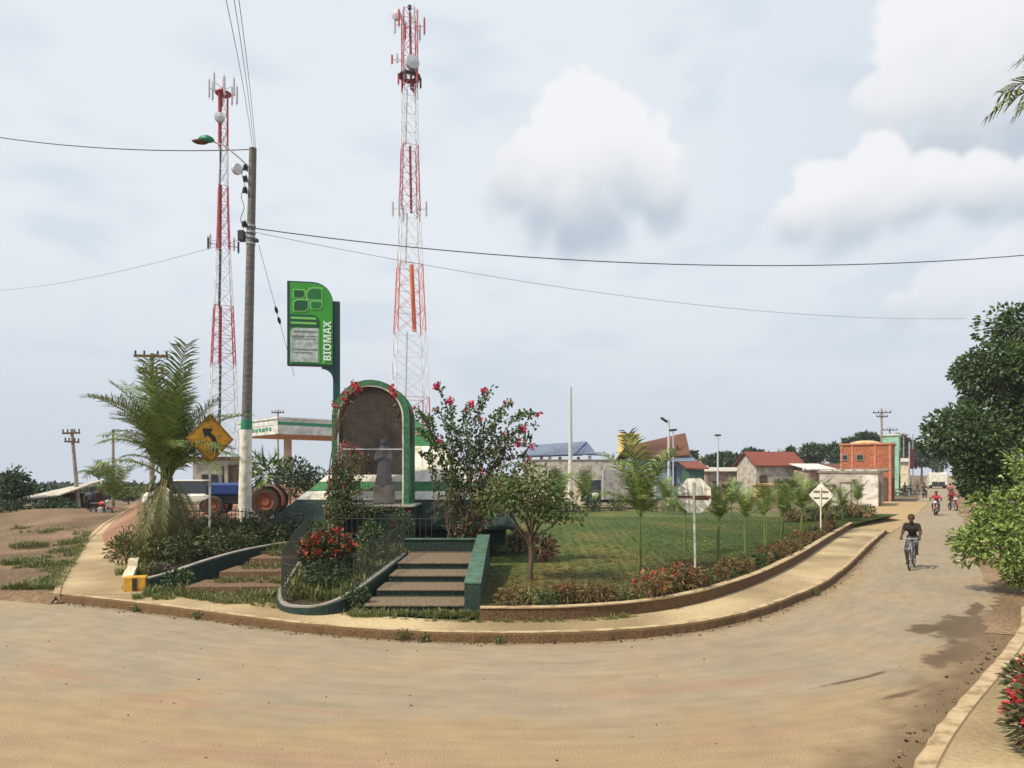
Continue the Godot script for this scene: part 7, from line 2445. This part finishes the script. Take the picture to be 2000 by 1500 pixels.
func vehicles() -> void:
	rng.seed = 91
	# blue tractor facing left
	var D := 29.0
	var rear := P(527, 965, D)
	var base := Vector3(rear.x, 1.3, rear.z)
	var o := thing("tractor", "old blue tractor with rusty rear wheel behind the light pole", "tractor", base, 0.12)
	wheel(o, Vector3(0, 0.62, 0.75), 0.62, 0.36, Vector3(0, 0, 1), M.dusty_rubber, M.tractor_rust)
	wheel(o, Vector3(0, 0.62, -0.75), 0.62, 0.36, Vector3(0, 0, 1), M.dusty_rubber, M.tractor_rust)
	wheel(o, Vector3(-2.15, 0.42, 0.62), 0.42, 0.24, Vector3(0, 0, 1), M.dusty_rubber, M.tractor_rust)
	wheel(o, Vector3(-2.15, 0.42, -0.62), 0.42, 0.24, Vector3(0, 0, 1), M.dusty_rubber, M.tractor_rust)
	var m := MB.new()
	m.bbox(Vector3(-1.65, 1.12, 0), Vector3(1.75, 0.55, 0.62), 0.09)
	part(o, "bonnet", m, M.tractor_blue)
	m = MB.new()
	m.bbox(Vector3(-2.54, 1.08, 0), Vector3(0.06, 0.42, 0.5), 0.01)
	part(o, "grille", m, M.black)
	m = MB.new()
	m.bbox(Vector3(-1.2, 0.68, 0), Vector3(2.4, 0.4, 0.42), 0.04)
	m.rod(Vector3(-2.15, 0.42, -0.62), Vector3(-2.15, 0.42, 0.62), 0.06, 8)
	m.rod(Vector3(0, 0.62, -0.75), Vector3(0, 0.62, 0.75), 0.12, 8)
	part(o, "chassis", m, M.black)
	for s in [-1.0, 1.0]:
		m = MB.new()
		var prof := []
		for k in 9:
			var a := -0.25 + k * 0.26
			prof.append(Vector3(cos(a) * 0.72, 0.62 + sin(a) * 0.72, 0))
		for k in 8:
			var z0: float = s * 0.75 - 0.24
			var z1: float = s * 0.75 + 0.24
			m.quad(prof[k] + Vector3(0, 0, z1), prof[k] + Vector3(0, 0, z0), prof[k + 1] + Vector3(0, 0, z0), prof[k + 1] + Vector3(0, 0, z1))
		part(o, "mudguard", m, M.tractor_rust)
	m = MB.new()
	m.rod(Vector3(-1.9, 1.3, 0.15), Vector3(-1.9, 2.1, 0.15), 0.05, 8)
	part(o, "exhaust_pipe", m, M.black)
	m = MB.new()
	m.bbox(Vector3(0.1, 1.22, 0), Vector3(0.45, 0.1, 0.5), 0.03)
	m.bbox(Vector3(0.33, 1.45, 0), Vector3(0.09, 0.4, 0.5), 0.03)
	part(o, "seat", m, M.black)
	m = MB.new()
	m.rod(Vector3(-0.75, 1.3, 0), Vector3(-0.5, 1.5, 0), 0.025, 6)
	m.lathe([Vector2(0.17, -0.015), Vector2(0.2, 0), Vector2(0.17, 0.015), Vector2(0.15, 0), Vector2(0.17, -0.015)], Vector3(-0.5, 1.5, 0), 16, Basis(Vector3.BACK, 0.8))
	part(o, "steering_wheel", m, M.black)
	# white pickup-like car half hidden behind the palm
	o = thing("parked_car", "white car half hidden behind the large palm", "car", Vector3(P(352, 950, 31).x, 1.3, -31.5), 0.2)
	m = MB.new()
	m.bbox(Vector3(0, 0.62, 0), Vector3(3.4, 0.6, 1.6), 0.16)
	part(o, "body", m, M.white_paint)
	m = MB.new()
	m.hexa([Vector3(-1.1, 0.9, 0.74), Vector3(1.2, 0.9, 0.74), Vector3(1.2, 0.9, -0.74), Vector3(-1.1, 0.9, -0.74), Vector3(-0.6, 1.42, 0.62), Vector3(0.9, 1.42, 0.62), Vector3(0.9, 1.42, -0.62), Vector3(-0.6, 1.42, -0.62)])
	part(o, "cabin", m, M.glass)
	m = MB.new()
	m.bbox(Vector3(0.15, 1.45, 0), Vector3(1.6, 0.06, 1.26), 0.02)
	part(o, "roof", m, M.white_paint)
	for x in [-1.05, 1.1]:
		for z in [-0.76, 0.76]: wheel(o, Vector3(x, 0.3, z), 0.3, 0.2, Vector3(0, 0, 1), M.rubber, M.steel)
	# box truck behind the lawn
	base = Vector3((1213 - 1000) / F * 56, 0, -57)
	o = thing("box_truck", "grey box truck with dark cab parked behind the lawn", "truck", base, -0.12)
	m = MB.new()
	m.bbox(Vector3(0.75, 2.05, 0), Vector3(4.4, 2.5, 2.2), 0.04)
	part(o, "cargo_box", m, M.truck_box)
	for x in [-1.4, 2.9]:
		m = MB.new()
		m.box(Vector3(x, 2.05, 1.11), Vector3(0.08, 2.5, 0.05))
		part(o, "corner_post", m, M.galv)
	m = MB.new()
	m.hexa([Vector3(-3.3, 0.6, 1.0), Vector3(-1.55, 0.6, 1.0), Vector3(-1.55, 0.6, -1.0), Vector3(-3.3, 0.6, -1.0), Vector3(-3.05, 2.35, 0.92), Vector3(-1.55, 2.45, 0.92), Vector3(-1.55, 2.45, -0.92), Vector3(-3.05, 2.35, -0.92)])
	var cab := part(o, "cab", m, M.truck_cab)
	m = MB.new()
	m.box(Vector3(-2.2, 1.75, 0.975), Vector3(0.8, 0.55, 0.04), Basis(Vector3.RIGHT, -0.045))
	part(cab, "side_window", m, M.glass)
	m = MB.new()
	m.box(Vector3(-2.05, 1.2, 1.0), Vector3(0.5, 0.36, 0.03))
	part(cab, "door_panel", m, M.plate)
	m = MB.new()
	m.ball(Vector3(-3.28, 0.85, 0.75), Vector3(0.08, 0.13, 0.13), 8, 5)
	part(cab, "headlight", m, M.plate)
	m = MB.new()
	m.box(Vector3(0.2, 0.62, 0), Vector3(5.6, 0.22, 0.8))
	part(o, "chassis", m, M.black)
	for x in [-2.4, 1.6]:
		for z in [-0.85, 0.85]: wheel(o, Vector3(x, 0.42, z), 0.42, 0.28, Vector3(0, 0, 1), M.rubber, M.steel)
	# white van far down the street, seen head-on
	base = Vector3((1832 - 1000) / F * 122, 0, -122)
	o = thing("white_van", "white van driving up the far street", "van", base, -0.5)
	m = MB.new()
	m.bbox(Vector3(0, 1.65, -1.5), Vector3(2.9, 2.5, 5.0), 0.12)
	part(o, "body", m, M.white_paint)
	m = MB.new()
	m.bbox(Vector3(0, 0.55, 0.6), Vector3(2.6, 0.35, 1.0), 0.05)
	part(o, "bumper", m, M.black)
	m = MB.new()
	m.box(Vector3(0, 0.95, 1.01), Vector3(2.0, 0.6, 0.04))
	part(o, "windscreen", m, M.glass)
	m = MB.new()
	m.box(Vector3(0, 1.9, 1.01), Vector3(0.06, 1.9, 0.05))
	part(o, "door_seam", m, M.galv)
	for x in [-1.1, 1.1]:
		for z in [0.2, -3.0]: wheel(o, Vector3(x, 0.4, z), 0.4, 0.3, Vector3(1, 0, 0), M.rubber, M.steel)

func spoked_wheel(o: Node3D, c: Vector3, r: float, th: float) -> void:
	var m := MB.new()
	var ring := []
	for k in 25: ring.append(c + Vector3(0, cos(TAU * k / 24.0), sin(TAU * k / 24.0)) * (r - th))
	m.tube(ring, [th], 6, false)
	var w := part(o, "wheel", m, M.rubber)
	m = MB.new()
	ring = []
	for k in 25: ring.append(c + Vector3(0, cos(TAU * k / 24.0), sin(TAU * k / 24.0)) * (r - th * 2.2))
	m.tube(ring, [th * 0.5], 5, false)
	m.rod(c - Vector3(0.05, 0, 0), c + Vector3(0.05, 0, 0), 0.025, 8)
	part(w, "rim", m, M.steel)
	m = MB.new()
	for k in 18:
		var a := TAU * k / 18.0
		m.rod(c + Vector3(0.03 if k % 2 else -0.03, 0, 0), c + Vector3(0, cos(a), sin(a)) * (r - th * 2.2), 0.0025, 3)
	part(w, "spokes", m, M.steel)

func bicycle(label: String, at: Vector3, turn: float) -> void:
	var o := thing("bicycle", label, "bicycle", at, turn)
	spoked_wheel(o, Vector3(0, 0.34, 0.56), 0.34, 0.024)
	spoked_wheel(o, Vector3(0, 0.34, -0.5), 0.34, 0.024)
	var m := MB.new()
	var bb := Vector3(0, 0.3, -0.04)
	var hd := Vector3(0, 0.86, 0.38)
	var st := Vector3(0, 0.84, -0.2)
	for q in [[bb, hd], [st, hd - Vector3(0, 0.06, 0)], [bb, st], [hd, hd + Vector3(0, -0.16, 0.06)]]: m.rod(q[0], q[1], 0.018, 7)
	for s in [-1.0, 1.0]:
		m.rod(bb + Vector3(s * 0.03, 0, 0), Vector3(s * 0.05, 0.34, -0.5), 0.01, 5)
		m.rod(st + Vector3(s * 0.02, -0.04, 0), Vector3(s * 0.05, 0.34, -0.5), 0.009, 5)
	part(o, "frame", m, M.steel)
	m = MB.new()
	for s in [-1.0, 1.0]: m.tube([Vector3(s * 0.045, 0.72, 0.43), Vector3(s * 0.045, 0.34, 0.56)], [0.014, 0.01], 6)
	part(o, "fork", m, M.steel)
	m = MB.new()
	m.tube([Vector3(-0.31, 1.0, 0.34), Vector3(-0.2, 1.02, 0.4), Vector3(0, 0.99, 0.41), Vector3(0.2, 1.02, 0.4), Vector3(0.31, 1.0, 0.34)], [0.014], 7)
	m.rod(hd, Vector3(0, 0.99, 0.41), 0.014, 6)
	part(o, "handlebar", m, M.steel)
	m = MB.new()
	m.bbox(Vector3(0, 0.92, -0.22), Vector3(0.15, 0.07, 0.26), 0.03)
	m.rod(st, Vector3(0, 0.9, -0.22), 0.014, 6)
	part(o, "saddle", m, M.black)
	m = MB.new()
	m.rod(bb + Vector3(0.06, 0, 0), bb + Vector3(0.09, 0.16, 0.04), 0.01, 5)
	m.rod(bb + Vector3(-0.06, 0, 0), bb + Vector3(-0.09, -0.16, -0.04), 0.01, 5)
	m.box(bb + Vector3(0.14, 0.16, 0.04), Vector3(0.1, 0.025, 0.09))
	m.box(bb + Vector3(-0.14, -0.16, -0.04), Vector3(0.1, 0.025, 0.09))
	part(o, "crank", m, M.black)

func motorcycle(label: String, at: Vector3, turn: float, paint: Material, group := "motorcycles on the street") -> void:
	var o := thing("motorcycle", label, "motorcycle", at, turn, group)
	spoked_wheel(o, Vector3(0, 0.31, 0.64), 0.31, 0.05)
	spoked_wheel(o, Vector3(0, 0.31, -0.6), 0.31, 0.055)
	var m := MB.new()
	m.ball(Vector3(0, 0.82, 0.12), Vector3(0.15, 0.14, 0.28), 10, 6)
	part(o, "fuel_tank", m, paint)
	m = MB.new()
	m.bbox(Vector3(0, 0.82, -0.42), Vector3(0.24, 0.1, 0.75), 0.04)
	part(o, "seat", m, M.black)
	m = MB.new()
	m.bbox(Vector3(0, 0.45, 0.05), Vector3(0.26, 0.36, 0.4), 0.06)
	part(o, "engine", m, M.steel)
	m = MB.new()
	m.rod(Vector3(0, 0.85, 0.4), Vector3(0, 0.4, 0.2), 0.03, 6)
	m.rod(Vector3(0, 0.78, -0.7), Vector3(0, 0.8, 0.3), 0.03, 6)
	for s in [-1.0, 1.0]: m.rod(Vector3(s * 0.07, 0.31, -0.6), Vector3(s * 0.08, 0.4, 0.0), 0.025, 6)
	part(o, "frame", m, M.black)
	m = MB.new()
	for s in [-1.0, 1.0]: m.rod(Vector3(s * 0.09, 1.0, 0.42), Vector3(s * 0.08, 0.31, 0.64), 0.024, 6)
	part(o, "fork", m, M.steel)
	m = MB.new()
	m.tube([Vector3(-0.36, 1.06, 0.26), Vector3(-0.18, 1.08, 0.38), Vector3(0.18, 1.08, 0.38), Vector3(0.36, 1.06, 0.26)], [0.016], 6)
	part(o, "handlebar", m, M.black)
	m = MB.new()
	m.ball(Vector3(0, 0.95, 0.54), Vector3(0.1, 0.1, 0.08), 10, 6)
	part(o, "headlight", m, M.plate)
	m = MB.new()
	m.tube([Vector3(0.13, 0.35, 0.2), Vector3(0.14, 0.28, -0.1), Vector3(0.15, 0.36, -0.75)], [0.025, 0.03, 0.045], 7)
	part(o, "exhaust", m, M.steel)
	m = MB.new()
	var fp := []
	for k in 7:
		var a := -0.6 + k * 0.28
		fp.append(Vector3(0, 0.31 + cos(a) * 0.36, 0.64 + sin(a) * 0.36))
	for k in 6: m.quad(fp[k] + Vector3(-0.06, 0, 0), fp[k + 1] + Vector3(-0.06, 0, 0), fp[k + 1] + Vector3(0.06, 0, 0), fp[k] + Vector3(0.06, 0, 0))
	part(o, "mudguard", m, paint)

# ---------------------------------------------------------------- people
const SKIN := Color(0.085, 0.045, 0.028)
func person(label: String, at: Vector3, turn: float, pose: String, shirt: Color, trousers: Color, group := "", cell := 0.02, sleeves := false) -> void:
	var o := thing("person", label, "person", at, turn, group)
	var j := {}
	if pose == "stand":
		j = {"hip": Vector3(0, 0.95, 0), "chest": Vector3(0, 1.32, 0.02), "neck": Vector3(0, 1.46, 0.01), "head": Vector3(0, 1.62, 0.03), "sh": 0.19, "el": [Vector3(-0.27, 1.14, -0.03), Vector3(0.27, 1.14, 0.0)], "ha": [Vector3(-0.27, 0.88, 0.08), Vector3(0.27, 0.88, 0.1)], "kn": [Vector3(-0.1, 0.5, 0.04), Vector3(0.11, 0.5, 0.06)], "an": [Vector3(-0.1, 0.08, -0.05), Vector3(0.12, 0.08, 0.06)]}
	elif pose == "walk":
		j = {"hip": Vector3(0, 0.94, 0), "chest": Vector3(0, 1.32, 0.04), "neck": Vector3(0, 1.46, 0.04), "head": Vector3(0, 1.61, 0.07), "sh": 0.18, "el": [Vector3(-0.26, 1.14, -0.12), Vector3(0.26, 1.14, 0.1)], "ha": [Vector3(-0.25, 0.92, -0.08), Vector3(0.25, 0.95, 0.26)], "kn": [Vector3(-0.1, 0.52, 0.18), Vector3(0.1, 0.5, -0.04)], "an": [Vector3(-0.1, 0.08, 0.22), Vector3(0.1, 0.14, -0.3)]}
	elif pose == "cycle":
		j = {"hip": Vector3(0, 0.99, -0.2), "chest": Vector3(0.0, 1.34, -0.02), "neck": Vector3(0, 1.48, 0.03), "head": Vector3(-0.01, 1.63, 0.08), "sh": 0.19, "el": [Vector3(-0.25, 1.17, 0.1), Vector3(0.25, 1.17, 0.1)], "ha": [Vector3(-0.25, 1.035, 0.36), Vector3(0.25, 1.035, 0.36)], "kn": [Vector3(-0.14, 0.62, 0.2), Vector3(0.15, 0.84, 0.24)], "an": [Vector3(-0.14, 0.2, -0.1), Vector3(0.14, 0.53, -0.03)]}
	else:
		j = {"hip": Vector3(0, 0.94, -0.32), "chest": Vector3(0, 1.3, -0.2), "neck": Vector3(0, 1.44, -0.17), "head": Vector3(0, 1.59, -0.13), "sh": 0.19, "el": [Vector3(-0.36, 1.16, 0.02), Vector3(0.36, 1.16, 0.02)], "ha": [Vector3(-0.34, 1.09, 0.27), Vector3(0.34, 1.09, 0.27)], "kn": [Vector3(-0.2, 0.74, 0.12), Vector3(0.2, 0.74, 0.12)], "an": [Vector3(-0.19, 0.32, 0.0), Vector3(0.19, 0.32, 0.0)]}
	var fore: Color = shirt if sleeves else SKIN
	var hip: Vector3 = j.hip
	var chest: Vector3 = j.chest
	var shoe := Color(0.03, 0.025, 0.02)
	var b := [[hip + Vector3(-0.07, 0, 0), hip + Vector3(0.07, 0, 0), 0.115, 0.115, trousers], [hip + Vector3(0, 0.1, 0.0), chest - Vector3(0, 0.06, 0), 0.115, 0.13, shirt], [chest + Vector3(-0.09, -0.03, 0), chest + Vector3(0.09, -0.03, 0), 0.12, 0.12, shirt], [chest + Vector3(-j.sh + 0.05, 0.08, 0), chest + Vector3(j.sh - 0.05, 0.08, 0), 0.065, 0.065, shirt], [j.neck - Vector3(0, 0.04, 0), j.neck + Vector3(0, 0.06, 0.02), 0.05, 0.048, SKIN]]
	for s in 2:
		var sg := -1.0 if s == 0 else 1.0
		var sh := chest + Vector3(sg * j.sh, 0.07, 0)
		var el: Vector3 = j.el[s]
		var ha: Vector3 = j.ha[s]
		var kn: Vector3 = j.kn[s]
		var an: Vector3 = j.an[s]
		b.append([sh, sh.lerp(el, 0.65), 0.058, 0.052, shirt])
		b.append([sh.lerp(el, 0.65), el, 0.047, 0.042, fore])
		b.append([el, ha, 0.042, 0.03, fore])
		b.append([hip + Vector3(sg * 0.09, -0.02, 0), kn, 0.088, 0.062, trousers])
		b.append([kn, an + Vector3(0, 0.05, 0), 0.06, 0.042, trousers])
		b.append([an + Vector3(0, -0.03, -0.03), an + Vector3(0, -0.045, 0.15), 0.042, 0.034, shoe])
		var fd := (ha - el).normalized()
		b.append([ha, ha + fd * 0.05, 0.034, 0.032, SKIN])
	var m := MB.new()
	sdf(m, b, cell, 0.035)
	# head on a finer grid, added to the same surface
	var hd: Vector3 = j.head
	var hb := [[hd + Vector3(0, 0.03, -0.015), hd + Vector3(0, 0.045, 0.0), 0.095, 0.09, SKIN], [hd + Vector3(0, -0.05, 0.025), hd + Vector3(0, -0.085, 0.045), 0.062, 0.045, SKIN], [hd + Vector3(0, 0.01, 0.09), hd + Vector3(0, -0.02, 0.108), 0.012, 0.016, SKIN], [hd + Vector3(-0.092, 0.0, 0), hd + Vector3(-0.092, 0.03, -0.005), 0.014, 0.018, SKIN], [hd + Vector3(0.092, 0.0, 0), hd + Vector3(0.092, 0.03, -0.005), 0.014, 0.018, SKIN], [hd + Vector3(-0.018, -0.058, 0.082), hd + Vector3(0.018, -0.058, 0.082), 0.01, 0.01, Color(0.16, 0.05, 0.04)], [hd + Vector3(0, -0.09, 0.0), hd + Vector3(0, -0.16, -0.02), 0.05, 0.05, SKIN]]
	sdf(m, hb, 0.009, 0.02)
	m.col = Color(0.02, 0.015, 0.012)
	for sg in [-1.0, 1.0]: m.ball(hd + Vector3(sg * 0.032, 0.015, 0.083), Vector3(0.013, 0.008, 0.01), 6, 4)
	# five fingers on each hand, curled
	m.col = SKIN
	for s in 2:
		var ha: Vector3 = j.ha[s]
		var fd: Vector3 = (ha - j.el[s]).normalized()
		var side := Vector3(1, 0, 0) if pose != "stand" and pose != "walk" else Vector3(0, 0, 1)
		var down := fd.cross(side).normalized()
		if down.y > 0 or (pose == "stand" and down.x * (1 if s else -1) > 0): down = -down
		for k in 4:
			var r0 := ha + fd * 0.065 + side * (-0.03 + 0.02 * k)
			var ln: float = [0.032, 0.037, 0.035, 0.028][k]
			m.tube([r0, r0 + (fd + down * 0.5).normalized() * ln, r0 + (fd + down * 0.5).normalized() * ln + (down - fd * 0.3).normalized() * ln], [0.0095, 0.009, 0.007], 5)
		var t0 := ha + fd * 0.02 + side * 0.03 * (-1 if s else 1)
		m.tube([t0, t0 + (fd * 0.5 + side * (-1 if s else 1)).normalized() * 0.03, t0 + (fd + side * 0.3 * (-1 if s else 1) + down).normalized() * 0.055], [0.011, 0.01, 0.008], 5)
	part(o, "body", m, M.cloth)
	var hm := MB.new()
	hm.col = Color(0.012, 0.01, 0.009)
	hm.ball(hd + Vector3(0, 0.062, -0.025), Vector3(0.1, 0.092, 0.105), 12, 8)
	part(o, "hair", hm, M.cloth)

func people() -> void:
	rng.seed = 101
	var at := G(1781, 1110, 0.02)
	var turn := atan2(-at.x, -at.z) - 0.12
	bicycle("bicycle ridden towards the viewer on the empty street", at, turn)
	person("person in dark shirt and grey trousers riding the bicycle", at, turn, "cycle", Color(0.022, 0.012, 0.014), Color(0.10, 0.11, 0.12), "", 0.017)
	for q in [[1828, 1006, -0.1, "motorcycle carrying the rider in a red shirt", "person in red shirt riding the nearer motorcycle", Color(0.36, 0.03, 0.05)], [1861, 997, 0.35, "motorcycle at the tree side of the street", "person in maroon top riding beside the red shirted rider", Color(0.25, 0.03, 0.035)], [1806, 972, 2.9, "small far motorcycle between the shop and van", "person in dark clothes riding the small far motorcycle", Color(0.04, 0.035, 0.04)]]:
		at = G(q[0], q[1], 0.02)
		turn = atan2(-at.x, -at.z) + q[2]
		motorcycle(q[3], at, turn, M.red_paint if q[5].r > 0.1 else M.black)
		person(q[4], at, turn, "ride", q[5], Color(0.03, 0.03, 0.04), "riders on the street", 0.026)
	for q in [[1856, 973, "stand", "person in pink top standing by the tree side of the street", Color(0.45, 0.14, 0.16), Color(0.15, 0.05, 0.05)], [1767, 970, "stand", "person in dark clothes standing before the brick house door", Color(0.03, 0.035, 0.04), Color(0.02, 0.02, 0.025)], [1778, 968, "walk", "person walking near the parked motorcycles by the shops", Color(0.1, 0.1, 0.12), Color(0.03, 0.03, 0.035)], [1792, 962, "walk", "far person in brown walking in mid street", Color(0.2, 0.1, 0.06), Color(0.05, 0.04, 0.04)]]:
		at = G(q[0], q[1], 0.02)
		person(q[3], at, R(-1, 1), q[2], q[4], q[5], "people on foot in the street", 0.028)
	for q in [[1757, 968, 0.9, "black motorcycle parked before the brick house"], [1772, 966, 0.7, "dark motorcycle parked beside the mint green house"]]:
		motorcycle(q[3], G(q[0], q[1], 0.02), q[2], M.black, "motorcycles parked by the shops")
	# by the shed on the left
	at = G(176, 1010, 0.52)
	person("person in grey shirt and dark trousers beside the red motorcycle", at, 0.6, "stand", Color(0.1, 0.11, 0.16), Color(0.015, 0.015, 0.02), "", 0.022)
	motorcycle("red motorcycle parked at the path end by the shed", G(197, 1012, 0.55), 1.2, M.red_paint, "")
	# stray dog at the pavement end
	at = G(1694, 1022, 0.12)
	var o := thing("stray_dog", "small brown dog at the far end of the pavement", "dog", at, 0.5)
	var fur := Color(0.16, 0.085, 0.04)
	var db := [[Vector3(0, 0.42, 0.18), Vector3(0, 0.43, 0.05), 0.1, 0.095, fur], [Vector3(0, 0.43, 0.05), Vector3(0, 0.44, -0.2), 0.09, 0.075, fur], [Vector3(0, 0.46, 0.22), Vector3(0, 0.58, 0.33), 0.065, 0.05, fur], [Vector3(0, 0.6, 0.34), Vector3(0, 0.6, 0.38), 0.06, 0.055, fur], [Vector3(0, 0.58, 0.4), Vector3(0, 0.56, 0.49), 0.035, 0.025, fur], [Vector3(0, 0.46, -0.24), Vector3(0, 0.56, -0.38), 0.022, 0.012, fur]]
	for s in [-1.0, 1.0]:
		db.append([Vector3(s * 0.06, 0.38, 0.18), Vector3(s * 0.06, 0.2, 0.17), 0.045, 0.028, fur])
		db.append([Vector3(s * 0.06, 0.2, 0.17), Vector3(s * 0.06, 0.03, 0.18), 0.025, 0.022, fur])
		db.append([Vector3(s * 0.06, 0.4, -0.2), Vector3(s * 0.065, 0.27, -0.13), 0.065, 0.04, fur])
		db.append([Vector3(s * 0.065, 0.27, -0.13), Vector3(s * 0.065, 0.15, -0.26), 0.036, 0.024, fur])
		db.append([Vector3(s * 0.065, 0.15, -0.26), Vector3(s * 0.065, 0.03, -0.23), 0.023, 0.022, fur])
		db.append([Vector3(s * 0.04, 0.65, 0.33), Vector3(s * 0.055, 0.7, 0.31), 0.018, 0.008, fur])
	var m := MB.new()
	sdf(m, db, 0.016, 0.03)
	part(o, "body", m, M.cloth)

func _ready() -> void:
	rng.seed = 1
	fn.noise_type = FastNoiseLite.TYPE_SIMPLEX_SMOOTH
	fn.frequency = 0.01
	fn.fractal_octaves = 3
	fn.seed = 4
	make_kerb_line()
	camera_and_light()
	materials()
	ground_all()
	garden_walls()
	pyramid()
	shrine()
	buildings()
	masts()
	light_pole()
	poles()
	totem()
	signs()
	vehicles()
	plants()
	people()
